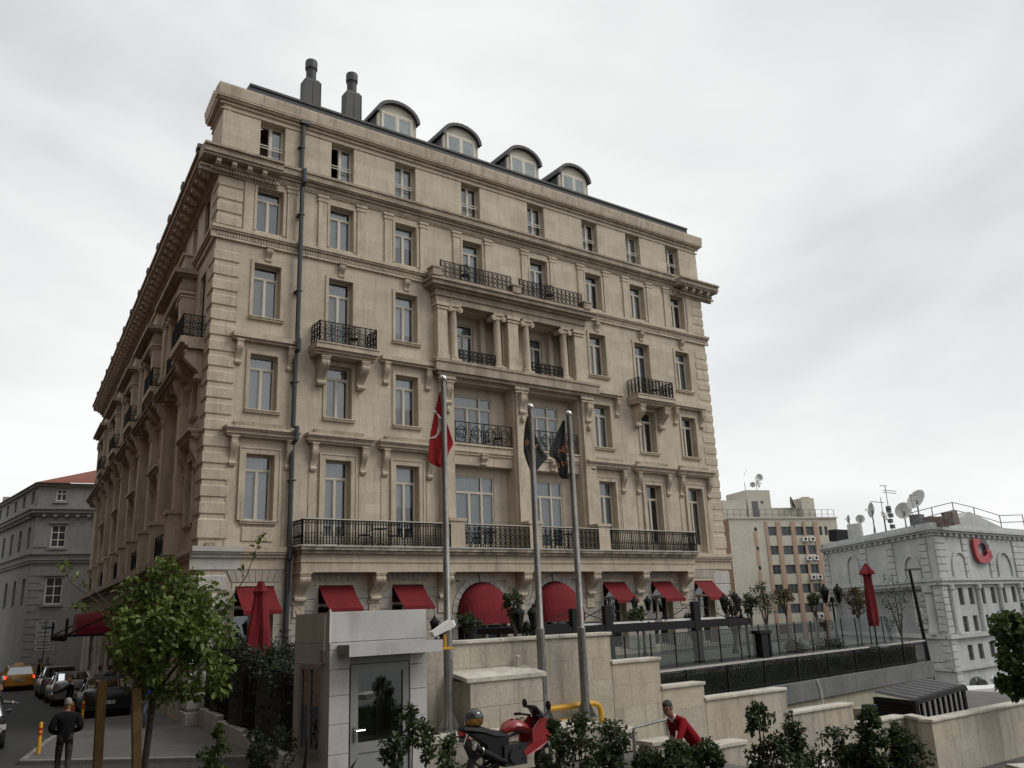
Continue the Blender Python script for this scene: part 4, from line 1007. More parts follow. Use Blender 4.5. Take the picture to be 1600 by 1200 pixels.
# ================================================================== flagpoles and flags
def flagpole(p, top, label):
    t = thing('flagpole', label, 'flagpole', p, 0, 'flagpoles along the travertine wall'); H = top - p[2]
    b = MB(); b.tube([(0, 0, 0), (0, 0, 1.7)], .085, 14); b.tube([(0, 0, 1.7), (0, 0, 1.72), (0, 0, H)], [.085, .068, .05], 14); b.obj('pole', 'steel', t, smooth=40)
    b = MB(); b.lathe([(0.0, -.075), (.05, -.055), (.075, 0), (.05, .055), (0, .075)], 14, (0, 0, H + .06)); b.obj('ball', 'chrome', t, smooth=True)
    b = MB(); b.box(-.22, .22, -.2, .2, 0, .025); b.obj('base_plate', 'steel', t)
    for k in range(4):
        a = pi / 4 + k * pi / 2; g = MB(RZ(a)); g.prism([(.08, .02), (.2, .02), (.08, .3)], -.008, .008, 'y'); g.obj('gusset', 'steel', t)
    b = MB(); b.tube([(.0, -.1, 1.2), (.0, -.09, H - .1)], .006, 4); b.obj('halyard', 'white_paint', t)
    return t
P1 = at_y(702, 1137, -17.39); P2 = at_y(850, 1112, -17.39); P3 = at_y(915, 1105, -17.39)
flagpole((P1.x, -17.39, 1.3), 7.68, 'steel flagpole carrying the red flag, beside the booth')
flagpole((P2.x, -17.39, 1.25), 7.35, 'steel flagpole with black flag, middle one of the three')
flagpole((P3.x, -17.39, 1.22), 7.31, 'steel flagpole with black lettered flag, rightmost of the three')

def flag(name, label, outline, p, mats, marks, fold=.05, seed=0):
    # limp flag: a folded strip of cloth hung at the pole, given as rows (px y, px left, px right) on the pole's plane
    t = thing(name, label, 'flag', p, 0)
    y = -17.26; NX = 14; vs = []; rows = outline
    for (py, xl, xr) in rows:
        for i in range(NX + 1):
            q = at_y(xl + (xr - xl) * i / NX, py, y)
            vs.append((q.x - p[0], .13 + .5 * fold * sin(i * 1.15 + py * .03 + seed) * (1 if i else .2), q.z - p[2]))
    mb = MB(); n = NX + 1
    mb.add(vs, [(j * n + i, (j + 1) * n + i, (j + 1) * n + i + 1, j * n + i + 1) for j in range(len(rows) - 1) for i in range(NX)])
    mb.obj('cloth', mats, t, smooth=True)
    def dep(px, py): # depth of cloth at a pixel
        for (a, b) in zip(rows[:-1], rows[1:]):
            if a[0] <= py <= b[0]:
                f = (py - a[0]) / max(1e-6, b[0] - a[0]); xl = a[1] + (b[1] - a[1]) * f; xr = a[2] + (b[2] - a[2]) * f
                i = (px - xl) / max(1e-6, xr - xl) * NX
                return .13 + .5 * fold * sin(i * 1.15 + py * .03 + seed)
        return .13
    for nm, m, polys in marks:
        mk = MB()
        for poly in polys:
            k = len(poly) // 2; v2 = []
            for px, py in poly:
                q = at_y(px, py, y); v2.append((q.x - p[0], dep(px, py) - .022, q.z - p[2]))
            mk.add(v2, [(i, i + 1, len(poly) - 2 - i, len(poly) - 1 - i) for i in range(k - 1)])
        mk.obj(nm, m, t)
    return t
def stroke(pts, w):   # pixel stroke -> ribbon outline
    L, R = [], []
    for i, (x, y) in enumerate(pts):
        x0, y0 = pts[max(0, i - 1)]; x1, y1 = pts[min(len(pts) - 1, i + 1)]; d = math.hypot(x1 - x0, y1 - y0) or 1
        ww = w[i] if isinstance(w, list) else w
        nx, ny = -(y1 - y0) / d * ww / 2, (x1 - x0) / d * ww / 2; L.append((x + nx, y + ny)); R.append((x - nx, y - ny))
    return L + R[::-1]
M['flag_red'] = mat('red_flag_cloth', (0.36, 0.006, 0.012), 0.8, (0.28, 0.005, 0.01), 3, 60, 0.08, trans=0.15)
M['flag_black'] = mat('black_flag_cloth', (0.013, 0.013, 0.014), 0.8, (0.02, 0.02, 0.021), 3, 60, 0.1)
M['flag_gold'] = mat('gold_print', (0.32, 0.13, 0.045), 0.7, None, fvar=.1)
M['flag_white'] = mat('white_print', (0.62, 0.6, 0.58), 0.8, None, fvar=.05)
cres = []
for k in range(15):
    a = radians(-84 + k * 13)
    cres.append((673.5 + 13.5 * cos(a), 663 + 21.5 * sin(a)))
flag('flag', 'red flag with white crescent hanging limp on the left flagpole', [(612, 687, 691), (625, 684, 692), (640, 680, 693), (660, 676, 697), (675, 673, 702), (690, 671, 707), (695, 670.5, 707.5), (705, 670, 702), (718, 669, 698), (724, 673, 696), (730, 684, 694)], (P1.x, -17.39, 6.0), 'flag_red',
     [('crescent', 'flag_white', [stroke(cres, [1.6 + 3.2 * sin(pi * k / 14) for k in range(15)])])])
def curl(cx, cy, r, a0, a1, w=2.2, n=8, sy=1.0): return stroke([(cx + r * cos(a0 + (a1 - a0) * k / n), cy + sy * r * sin(a0 + (a1 - a0) * k / n)) for k in range(n + 1)], w)
flag('flag', 'black flag with gold emblem drooping on the middle flagpole', [(650, 824, 829), (662, 821, 832), (675, 819, 835), (690, 818, 841), (705, 818, 850), (713, 820, 857), (717, 821, 855), (725, 824, 848), (735, 828, 840), (744, 832, 835)], (P2.x, -17.39, 5.9), 'flag_black',
     [('emblem', 'flag_gold', [curl(823, 691, 3.2, 0, 5), curl(829, 693, 3.2, 3, 8), curl(835, 697, 2.8, 0, 5), stroke([(819, 697), (826, 688), (833, 699), (839, 695)], 1.6)])], seed=1)
flag('flag', 'black flag with gold lettering drooping on the rightmost flagpole', [(657, 879, 882), (668, 874, 883), (680, 868, 884), (695, 862, 886), (706, 858, 887), (713, 858, 888), (718, 867, 888), (730, 871, 889), (742, 872, 889), (748, 879, 889)], (P3.x, -17.39, 5.9), 'flag_black',
     [('lettering', 'flag_gold', [curl(874, 706, 3.2, 2.2, 6.5, 1.8), stroke([(878, 704), (879, 697), (880, 708)], 1.6), curl(883, 696, 2.6, -1.5, 1.6, 1.6), stroke([(881, 693), (882, 704)], 1.6), stroke([(872, 723), (874, 731)], 1.4), stroke([(876, 721), (878, 730)], 1.4), curl(881, 724, 2.4, 0, 6, 1.3), stroke([(884, 717), (886, 727)], 1.4)])], seed=2)

# ================================================================== guard booth
BXo, BYo, BZo = -3.43, -19.0, .62; BWd, BDp, BHt = 1.62, 1.27, 2.74
t = thing('guard_booth', 'small grey metal panel guard booth with glazed door and flat roof', 'booth', (BXo, BYo, BZo))
def bp(name, m, *bx):
    b = MB(); b.box(*bx); return b.obj(name, m, t)
def bpanel(x0, x1, z0, z1): b = MB(); b.cbox(x0 + .003, x1 - .003, 0, .05, z0 + .003, z1 - .003, .004); b.obj('panel', 'booth_panel', t)
for z0, z1 in ((0, .38), (.38, .78), (.78, 1.18), (1.18, 1.57), (1.57, 1.93)):
    bpanel(0, .32, z0, z1); bpanel(1.32, BWd, z0, z1)
b = MB(); b.cbox(.003, BWd - .003, 0, .05, 2.31, BHt, .004); b.obj('panel', 'booth_panel', t); b = MB(); b.cbox(.003, BWd - .003, .005, .05, 2.2, 2.305, .004); b.obj('panel', 'booth_panel', t)
bp('lintel', 'booth_gray', .322, 1.318, .012, .05, 1.99, 2.2); bp('panel', 'booth_panel', .003, .318, .004, .05, 1.935, 2.195); bp('panel', 'booth_panel', 1.322, BWd - .003, .004, .05, 1.935, 2.195)
def sidepanel(y0, y1, z0, z1, m='booth_panel'): b = MB(); b.box(0, .05, y0 + .003, y1 - .003, z0 + .003, z1 - .003); b.obj('panel', m, t)
for z0, z1 in ((0, .72), (2.0, 2.3), (2.3, BHt)): sidepanel(.055, BDp, z0, z1)
for z0, z1 in ((.72, 1.2), (1.2, 1.6), (1.6, 2.0)): sidepanel(.055, .25, z0, z1); sidepanel(1.05, BDp, z0, z1)
wf = MB()
wf.box(-.02, .04, .25, .31, .72, 2.0); wf.box(-.02, .04, .99, 1.05, .72, 2.0); wf.box(-.02, .04, .31, .99, .72, .8); wf.box(-.02, .04, .31, .99, 1.93, 2.0); wf.box(-.02, .04, .66, .71, .8, 1.93)
wf = wf.obj('window', 'booth_gray', t)
for y0, y1 in ((.31, .66), (.71, .99)): g = MB(); g.box(.005, .012, y0, y1, .8, 1.93); g.obj('pane', 'glass', wf)
bp('rear_panel', 'booth_panel', 0, BWd, BDp, BDp + .05, 0, BHt); bp('side_panel', 'booth_panel', BWd - .05, BWd, .055, BDp, 0, BHt); bp('roof', 'booth_gray', .05, BWd - .05, .055, BDp, BHt - .25, BHt - .2); bp('floor', 'booth_gray', .05, BWd - .05, .055, BDp, .0, .05)
bp('plinth', 'booth_gray', .01, BWd - .01, .01, BDp + .04, -.06, 0)
c = MB(); c.box(.12, BWd + .01, -.42, -.002, 2.13, 2.27); c = c.obj('canopy', 'booth_gray', t); e = MB(); e.box(.1, BWd + .03, -.445, -.421, 2.11, 2.28); e.obj('fascia', 'booth_panel', c)
d = MB(); d.box(.34, .46, .0, .05, .02, 1.98); d.box(1.2, 1.3, .0, .05, .02, 1.98); d.box(.46, 1.2, 0, .05, 1.86, 1.98); d.box(.46, 1.2, 0, .05, .76, .9); d.box(.46, 1.2, .015, .045, .02, .76)
d = d.obj('door', 'booth_gray', t); g = MB(); g.box(.46, 1.2, .022, .03, .9, 1.86); g.obj('pane', 'glass', d)
h = MB(); h.box(.385, .415, -.025, 0, .92, 1.12); h.tube([(.4, -.02, 1.07), (.4, -.07, 1.07), (.54, -.07, 1.07)], .013, 6); h.obj('handle', 'chrome', d)
jb = MB(); jb.box(-.04, 0, .13, .26, 2.03, 2.2); jb.obj('junction_box', 'booth_gray', t); cb = MB(); cb.tube([(-.02, .15, 2.2), (-.02, .13, 2.7), (.0, .0, 2.78), (-.01, -.01, 2.3)], .012, 5); cb.obj('cable', 'white_paint', t)
# things seen through the glass
b = MB(); b.box(.75, 1.3, .55, 1.1, .05, .8); b.tube([(1.0, .8, .8), (1.0, .8, 1.25)], .03, 6); b.box(.8, 1.25, .98, 1.05, .85, 1.35); b.obj('booth_seat', 'black_plastic', t)
# floodlight on the booth corner
t = thing('floodlight', 'pale tilted floodlight on the roof corner of the guard booth', 'lamp', (BXo + BWd + .12, BYo - .35, BZo + 2.13))
b = MB(Matrix.Rotation(radians(-24), 4, 'Y')); b.loft([[(-.12, -.05, .0), (-.12, .05, .0), (-.12, .05, .08), (-.12, -.05, .08)], [(.25, -.08, -.02), (.25, .08, -.02), (.25, .08, .1), (.25, -.08, .1)], [(.3, -.05, .0), (.3, .05, .0), (.3, .05, .07), (.3, -.05, .07)]]); b.v = [(x - .1, y, z + .24) for x, y, z in b.v]; b.obj('head', 'white_paint', t, fix=True)
b = MB(); b.box(-.14, .12, -.06, .06, 0, .03); b.tube([(0, 0, .02), (0, 0, .22)], .025, 6); b.obj('bracket', 'yellow', t)

# ================================================================== garden fence beside the hotel
FA, FB = Vector((.5, -.2, 0)), Vector((-1.5, -16.4, 0)); FD = (FB - FA).normalized(); FLn = (FB - FA).length
FM = Matrix(((FD.x, FD.y, 0, FA.x), (FD.y, -FD.x, 0, FA.y), (0, 0, 1, 0), (0, 0, 0, 1)))
FM = axes((FB.x, FB.y, 0), (-FD.x, -FD.y), (FD.y * -1, FD.x)) if False else axes((FA.x, FA.y, 0), (FD.x, FD.y), (-FD.y, FD.x))
t = thing('iron_fence', 'black iron picket fence on a stepped pale stone kerb beside the hotel corner', 'fence', (0, 0, 0)); t.matrix_local = FM
lv = [(0, 3.4, .62), (3.4, 6.8, .5), (6.8, 10.2, .42), (10.2, FLn, .4)]
for a, b_, z in lv:
    n = 3
    for k in range(n):
        m_ = MB(); s = (b_ - a) / n; m_.cbox(a + k * s + .005, a + (k + 1) * s - .005, -.2, .2, -.1, z, .012); m_.obj('kerb_stone', 'white_stone', t)
    r_ = MB(); r_.box(a, b_, -.02, .02, z + .12, z + .16); r_.box(a, b_, -.02, .02, z + 1.45, z + 1.49); r_.box(a, b_, -.015, .015, z + 1.68, z + 1.71); r_.box(a - .03, a + .03, -.03, .03, z, z + 1.85); r_.obj('rail', 'iron', t)
    p_ = MB(); x = a + .1
    while x < b_: p_.box(x - .009, x + .009, -.009, .009, z + .02, z + 1.72); p_.ring((x + .055, 0, z + 1.58), .05, .01, 8, 3); x += .12
    stuff(p_.obj('picket', 'iron', t))
# ================================================================== plants
def leaf_quad(vs, fs, p, d, nrm, L, w, fold=.25):
    d = d.normalized(); s = d.cross(nrm)
    if s.length < 1e-3: s = d.orthogonal()
    s.normalize(); u = s.cross(d)
    k = len(vs)
    vs += [p, p + d * L * .28 + s * w * .85 + u * w * fold, p + d * L * .68 + s * w * .8 + u * (w * fold - L * .05), p + d * L + u * (-L * .14), p + d * L * .68 - s * w * .8 + u * (w * fold - L * .05), p + d * L * .28 - s * w * .85 + u * w * fold]
    fs += [(k, k + 1, k + 2, k + 3), (k, k + 3, k + 4, k + 5)]
def rv(r): 
    z = r.uniform(-1, 1); a = r.uniform(0, 2 * pi); q = sqrt(1 - z * z); return Vector((q * cos(a), q * sin(a), z))
def foliage(rnd, clumps, per, size, spread, droop=.3, wid=.32):
    vs, fs = [], []
    for c, rad in clumps:
        for _ in range(per):
            o = rv(rnd) * rad * (rnd.random() ** .45); p = Vector(c) + o
            d = (o.normalized() * .8 + rv(rnd) * .9 + Vector((0, 0, -droop))).normalized()
            L = size * rnd.uniform(.65, 1.3); leaf_quad(vs, fs, p, d, (rv(rnd) * .8 + Vector((0, 0, 1))), L, L * wid)
    mb = MB(); mb.v = [tuple(v) for v in vs]; mb.f = fs; mb.mi = [0] * len(fs)
    return mb
def plant(name, label, cat, base, group, stems, clumps, per, size, leafm, seed, droop=.3, stem_r=.012, wid=.32, crown='foliage'):
    t = thing(name, label, cat, base, 0, group); rnd = random.Random(seed)
    s = MB()
    for pts in stems: s.tube(pts, [stem_r * (1 - .55 * i / max(1, len(pts) - 1)) for i in range(len(pts))], 6)
    if stems: s.obj('stem' if stem_r < .03 else 'trunk', 'bark', t, smooth=True)
    foliage(rnd, clumps, per, size, 0, droop, wid).obj(crown, leafm, t)
    return t
def blob_clumps(rnd, c, r, n, cr):
    out = []
    for _ in range(n):
        v = rv(rnd); q = rnd.random() ** .4; out.append(((c[0] + v.x * r[0] * q, c[1] + v.y * r[1] * q, c[2] + v.z * r[2] * q), cr * rnd.uniform(.6, 1.2)))
    return out
rnd = random.Random(11)
# street tree by the pavement with two stakes
tb = at(206, 1290, 12.0); tb.z = .0
c0 = at(268, 985, 12.0) - tb
top = at(240, 1085, 12.0) - tb
cl = blob_clumps(rnd, c0, (.78, .75, .64), 95, .15)
cl += [((at(px, py, 12.0 + dd) - tb), .15) for px, py, dd in ((180, 960, 0), (185, 1000, .2), (350, 940, .2), (355, 990, .1), (340, 1040, .2), (300, 1060, 0), (335, 1065, .3), (240, 1050, -.1), (195, 930, .1), (230, 905, 0), (270, 900, .2), (300, 905, 0), (330, 925, 0), (350, 1045, .2), (215, 1010, 0), (262, 893, .1), (312, 1075, .2), (205, 915, .2), (250, 885, .1), (345, 1072, .2), (285, 1072, -.1), (200, 1040, .1), (225, 1060, 0), (260, 1075, .1), (236, 1076, -.1), (252, 1086, -.15), (216, 1072, .05), (276, 1082, -.05), (300, 1080, .05))]
shoots = []
for a, b, c in (((345, 960), (385, 900), (408, 838)), ((180, 960), (110, 910), (97, 880)), ((185, 960), (150, 925), (118, 945))):
    shoots.append([at(*a, 12) - tb, at(*b, 12) - tb, at(*c, 12) - tb])
st = [[Vector((0, 0, 0)), top * .5 + Vector((.02, 0, 0)), top, c0 + Vector((.05, .1, -.25)), c0 + Vector((.1, .1, .35))], [top, c0 + Vector((-.35, .1, .1))], [top, c0 + Vector((.45, -.1, .0))], [top, c0 + Vector((0.1, -.35, .2))]]
tr = thing('street_tree', 'young leafy tree with pale green leaves at the pavement edge', 'tree', tb)
m_ = MB()
for k, pts in enumerate(st): m_.tube(pts, [.06, .05, .045, .03, .012][:len(pts)] if k == 0 else [.03, .01], 8)
m_.obj('trunk', 'bark', tr, smooth=True)
for s_ in shoots: m_ = MB(); m_.tube(s_, [.009, .007, .004], 5); m_.obj('branch', 'bark', tr)
foliage(rnd, cl, 40, .095, 0, .35, .36).obj('crown', 'leaf_tree', tr)
fl = []
for s_ in shoots: fl += [((s_[0] * (1 - k) + s_[2] * k), .045) for k in (.55, .75, .88, .96, 1.0)]
foliage(rnd, fl, 6, .075, 0, .2, .34).obj('shoot_leaves', 'leaf_tree', tr)
for (a, b, lb) in (((160, 1064), (149, 1240), 'tall slanting wooden tree stake left of the tree trunk'), ((213, 1075), (213, 1240), 'upright wooden tree stake right beside the tree trunk')):
    p0, p1 = at(*b, 11.6), at(*a, 11.6); p0 = p0 + (p0 - p1) * (p0.z / (p1.z - p0.z))
    sk = MB(); d_ = p1 - p0; sk.loft([[(q.x + sx * .055, q.y + sy * .055, q.z) for sx, sy in ((-1, -1), (1, -1), (1, 1), (-1, 1))] for q in (Vector((0, 0, 0)), d_ * .5 + Vector((.004, 0, 0)), d_)])
    o = sk.obj('tree_stake', 'wood_stake', None, TR(*p0)); tag(o, lb, 'stake', 'wooden stakes of the young tree')

# foreground planting bank
def bz(x, y): return 1.12 + .12 * sin(x * .8) - .55 * sstep(-24.5, -21.4, y) - 1.1 * sstep(.6, 4.5, x)
mb = MB(); gx = [-3.9 + k * .6 for k in range(26)]; gy = [-32 + k * .5 for k in range(23)]
mb.add([(x, y, bz(x, y)) for y in gy for x in gx] , [(j * 26 + i, j * 26 + i + 1, (j + 1) * 26 + i + 1, (j + 1) * 26 + i) for j in range(22) for i in range(25)])
structure(mb.obj('planting_bank', 'soil', smooth=True))
mb = MB(); mb.box(-12, -3.4, -36, -27.5, -.5, .4); structure(mb.obj('viewpoint_terrace', 'pavement'))
def bush(px, py_top, py_low, halfw, d, label, seed, leafm='leaf_bush', size=.055, dens=1.0, stems=3, col=False, depth=None):
    r = random.Random(seed)
    topp = at(px, py_top, d); base = Vector((topp.x, topp.y, bz(topp.x, topp.y) - .03)); H = topp.z - base.z; low = max(.05, at(px, py_low, d).z - base.z)
    rw = halfw / 1320 * d; n = int(26 * dens)
    cl = []
    for k in range(n):
        f = r.random(); z = low + (H - low) * f * .95; w = rw * (sin(pi * min(.97, .16 + .76 * f)) ** .7 if not col else (1 - .35 * f)) * r.random() ** .5; a = r.uniform(0, 2 * pi)
        cl.append(((w * cos(a), w * sin(a), z), max(.045, rw * .28)))
    sts = []
    for k in range(stems):
        a = r.uniform(0, 6.28); e = Vector((rw * .4 * cos(a), rw * .4 * sin(a), low + (H - low) * r.uniform(.7, 1.0))); sts.append([Vector((.02 * cos(a), .02 * sin(a), 0)), e * .5 + Vector((0, 0, .02)), e])
    return plant('laurel_bush', label, 'bush', base, 'laurel bushes planted along the foreground', sts, cl, int(30 * dens) if dens > .9 else 26, size, leafm, seed, .0, .012)
bl = [(640, 1106, 1160, 14, 8.6, 'slim upright laurel sprig right in front of the booth door', .45), (618, 1148, 1195, 22, 8.8, 'small low laurel at the foot of the booth door', .6), (668, 1120, 1190, 14, 8.4, 'thin laurel branch at the right corner of the booth', .4), (700, 1150, 1215, 24, 9.0, 'low laurel under the motorcycle number plate', .7),
      (905, 1112, 1215, 30, 9.6, 'laurel bush in front of the rightmost flagpole foot', 1.1), (862, 1128, 1215, 22, 9.4, 'low laurel covering the motorcycle front wheel', 1.0), (955, 1128, 1215, 34, 9.7, 'full laurel bush left of the bent handrail', 1.3), (1010, 1170, 1215, 24, 9.8, 'low laurel bush below the hand of the man in red', 1.0), (1055, 1164, 1215, 34, 9.6, 'broad laurel bush covering the waist of the man in red', 1.5), (1100, 1160, 1215, 28, 9.7, 'laurel bush right of the man in red', 1.3),
      (1183, 1104, 1140, 22, 10.2, 'slender laurel with a rounded top on a bare stem', .8), (1180, 1160, 1215, 14, 10.2, 'sparse twigs at the foot of the slender laurel', .4), (1235, 1108, 1180, 13, 10.2, 'narrow leaning laurel column beside the slender one', .9), (1215, 1150, 1215, 32, 10.1, 'wide laurel clump under the leaning column', 1.2),
      (1310, 1142, 1190, 34, 10.4, 'open spreading laurel before the stepped wall', .8), (1352, 1104, 1215, 20, 10.3, 'tall dense laurel column near the low wall', 1.5), (1345, 1160, 1215, 36, 10.3, 'dense laurel base around the tall column', 1.2), (1400, 1130, 1160, 16, 10.6, 'airy laurel tips in front of the low wall corner', .5), (1415, 1150, 1215, 34, 10.5, 'cone shaped laurel before the low wall corner', 1.5), (1270, 1170, 1215, 28, 10.3, 'small low laurel between two taller ones', .9)]
for k, (px, a, b, hw, d, lb, dn) in enumerate(bl): bush(px, a, b, hw, d, lb, 100 + k, dens=dn)
# bushes left of the booth, standing on the pavement side
for k, (px, a, b, hw, d, lb, dn) in enumerate(((430, 1142, 1215, 30, 12.5, 'laurel bush at the left foot of the booth', 1.2), (405, 1160, 1215, 18, 12.6, 'small laurel beside the bush at the booth', .8), (335, 1172, 1215, 18, 11.0, 'low sprawling plant on the pavement left of the booth', .7), (342, 1128, 1170, 4, 11.0, 'single upright twig left of the booth', .2))):
    topp = at(px, a, d); r = random.Random(200 + k); base = Vector((topp.x, topp.y, 0.0)); H = topp.z; low = max(.05, at(px, b, d).z); rw = hw / 1320 * d
    cl = [((rw * r.uniform(-1, 1), rw * r.uniform(-1, 1), low + (H - low) * r.random()), max(.04, rw * .3)) for _ in range(int(26 * dn) + 4)]
    plant('laurel_bush', lb, 'bush', base, 'laurel bushes planted along the foreground', [[Vector((0, 0, 0)), Vector((.02, 0, H * .9))], [Vector((0, 0, 0)), Vector((rw * .6, .05, H * .7))]], cl, 22, .06, 'leaf_hedge' if k > 1 else 'leaf_bush', 210 + k, 0, .012)
# agave blades before the booth
for k, (a, b, lb) in enumerate((((481, 1148), (474, 1215), 'pointed agave blade rising before the booth corner'), ((560, 1182), (540, 1215), 'tilted agave blade before the booth door'))):
    p0, p1 = at(*b, 9.2), at(*a, 9.2); m_ = MB(); sd = Vector((.8, -.58, 0)) * .035; q = p0 + (p0 - p1) * .9
    m_.add([q - sd - p0, q + sd - p0, p0 + sd * .8 - p0, p0 - sd * .8 - p0, p1 - p0, q + Vector((.02, .03, 0)) - p0, Vector((.015, .02, 0))], [(0, 1, 2, 3), (3, 2, 4), (1, 5, 6, 2), (5, 0, 3, 6), (2, 6, 4), (6, 3, 4)])
    tag(m_.obj('agave_leaf', 'leaf_dark', None, TR(*p0)), lb, 'plant')
# grass on the bank
gr = random.Random(5); vs, fs = [], []
for _ in range(16000):
    px = gr.uniform(1130, 1640); d = gr.uniform(8.2, 12.5); p = at(px, 1190, d); z = bz(p.x, p.y); h = gr.uniform(.04, .13) * (1 + .9 * (gr.random() < .05)); a = gr.uniform(0, 6.28); lean = Vector((cos(a), sin(a), 0)) * h * gr.uniform(.1, .6); w = Vector((-sin(a), cos(a), 0)) * .006
    k = len(vs); b_ = Vector((p.x, p.y, z)); vs += [b_ - w, b_ + w, b_ + lean * .4 + Vector((0, 0, h * .6)), b_ + lean + Vector((0, 0, h))]; fs += [(k, k + 1, k + 2), (k + 2, k + 3, k)]
mb = MB(); mb.v = [tuple(v) for v in vs]; mb.f = fs; mb.mi = [0] * len(fs)
g_ = mb.obj('grass', 'grass'); g_['label'] = 'rough grass growing along the foreground bank'; g_['category'] = 'grass'; stuff(g_)
p = at(1590, 1196, 8.6); mb = MB(); mb.cbox(0, 1.2, 0, .5, 0, .12, .015); tag(mb.obj('stone_slab', 'coping', None, TR(p.x - .25, p.y - .3, p.z - .12) @ RZ(-.55)), 'flat pale stone slab lying in the grass at lower right', 'slab')

# hedge and climbers behind the garden fence
def leaf_mass(name, label, cat, box, n, size, leafm, seed, group=None):
    r = random.Random(seed); x0, x1, y0, y1, z0, z1 = box; cx, cy = (x0 + x1) / 2, (y0 + y1) / 2
    t = thing(name, label, cat, (cx, cy, z0), 0, group); cl = []
    for _ in range(n): cl.append(((r.uniform(x0, x1) - cx, r.uniform(y0, y1) - cy, (z1 - z0) * r.random() ** .7), size * 2.2))
    foliage(r, cl, 26, size, 0, .1, .36).obj('foliage', leafm, t)
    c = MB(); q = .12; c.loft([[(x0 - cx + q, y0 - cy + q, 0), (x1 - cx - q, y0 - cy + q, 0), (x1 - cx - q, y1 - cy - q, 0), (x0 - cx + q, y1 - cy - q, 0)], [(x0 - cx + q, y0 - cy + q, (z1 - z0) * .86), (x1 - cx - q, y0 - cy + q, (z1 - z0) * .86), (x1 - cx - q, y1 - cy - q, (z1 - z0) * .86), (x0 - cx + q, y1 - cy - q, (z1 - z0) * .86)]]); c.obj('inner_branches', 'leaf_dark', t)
    return t
for k, (u0, u1, zt, lm, lb) in enumerate(((1.0, 4.2, 2.9, 'leaf_dark', 'dark ivy shrub behind the fence nearest the hotel corner'), (4.4, 8.0, 2.6, 'leaf_dark', 'dark ivy shrub behind the middle of the garden fence'), (8.2, 12.5, 2.25, 'leaf_dark', 'dark ivy shrub behind the fence near the booth'))):
    a = FM @ Vector((u0, .9, 0)); b = FM @ Vector((u1, .9, 0)); leaf_mass('ivy_shrub', lb, 'shrub', (min(a.x, b.x) - .75, max(a.x, b.x) + .35, min(a.y, b.y), max(a.y, b.y), .45, zt), 190, .1, lm, 300 + k)
a = FM @ Vector((9.0, .9, 0)); leaf_mass('clipped_hedge', 'bright clipped hedge top above the fence left of the booth', 'hedge', (a.x - .3, a.x + 1.6, a.y - 3.5, a.y + .3, 2.15, 2.62), 170, .05, 'leaf_hedge', 320)

# ================================================================== red parasols (closed)
def parasol(label, top, foot, zb, r0, seed):
    t = thing('parasol', label, 'parasol', foot, 0, 'closed red parasols'); H = top.z - foot[2]; h0 = zb - foot[2]; r = random.Random(seed); rings = []
    prof = [(0, .5), (.1, .62), (.3, .6), (.55, .56), (.78, .5), (.815, .6), (.82, 1.02), (.86, .9), (.93, .5), (1.0, .12)] if seed == 2 else [(0, 1.0), (.1, 1.0), (.35, .86), (.6, .62), (.8, .45), (.86, .55), (.9, .4), (1.0, .18)]
    for f, s in prof:
        rings.append([((r0 * s * (1 + .22 * sin(k * pi / 2.0 + f * 2))) * cos(2 * pi * k / 16), (r0 * s * (1 + .22 * sin(k * pi / 2.0 + f * 2))) * sin(2 * pi * k / 16), h0 + (H - h0) * f) for k in range(16)])
    b = MB(); b.loft(rings); b.obj('canopy', 'red_cloth', t)
    b = MB(); b.tube([(0, 0, 0), (0, 0, h0 + .2)], .035, 8); b.obj('pole', 'iron', t)
    b = MB(); b.box(-.35, .35, -.35, .35, 0, .06); b.obj('base', 'concrete', t); return t
q = at_y(408, 908, -5.0); parasol('closed red parasol standing by the hotel corner behind the fence', q, (q.x, q.y, .3), 2.35, .36, 1)
q = at_y(1352, 880, -8.6); parasol('tall closed red parasol on the terrace before the white hotel', q, (q.x, q.y, TZ), 2.15, .34, 2)
# ================================================================== far buildings
def face_frame(p0, p1, z=0.0):     # local x from p0 to p1 on the ground plan, +y into the building
    dx, dy = p1[0] - p0[0], p1[1] - p0[1]; L = math.hypot(dx, dy); x = (dx / L, dy / L)
    return axes((p0[0], p0[1], z), x, (-x[1], x[0])), L
def uv(Fm, px, py):                # where a photo pixel's ray meets the face
    I = Fm.inverted(); o = I @ CAM_POS; d = I.to_3x3() @ ray(px, py); t = -o.y / d.y; q = o + d * t; return q.x, q.z
def fwin(parent, L, x0, x1, z0, z1, inset=.15, m='win_dark', bars=(1, 1), fm='frame_white', ft=.07, sill=True):
    w, h = x1 - x0, z1 - z0; key = ('fw', round(w, 2), round(h, 2), bars, fm, ft)
    if key not in CACHE:
        f = MB(); f.box(0, ft, -.04, .02, 0, h); f.box(w - ft, w, -.04, .02, 0, h); f.box(ft, w - ft, -.04, .02, h - ft, h); f.box(ft, w - ft, -.04, .02, 0, ft)
        for k in range(1, bars[0] + 1): x = w * k / (bars[0] + 1); f.box(x - ft * .4, x + ft * .4, -.03, .02, ft, h - ft)
        for k in range(1, bars[1] + 1): z = h * (.62 if bars[1] == 1 else k / (bars[1] + 1)); f.box(ft, w - ft, -.032, .02, z - ft * .35, z + ft * .35)
        p = MB(); p.add([(0, .022, 0), (w, .022, 0), (w, .022, h), (0, .022, h)], [(0, 1, 2, 3)])
        CACHE[key] = (f.mesh('window', fm), p.mesh('pane', m))
    o = place('window', CACHE[key][0], parent, L @ TR(x0, inset - .03, z0)); place('pane', CACHE[key][1], o)
    return o
def fbox(name, parent, L, m, *b):
    mb = MB(); mb.box(*b); return mb.obj(name, m, parent, L)

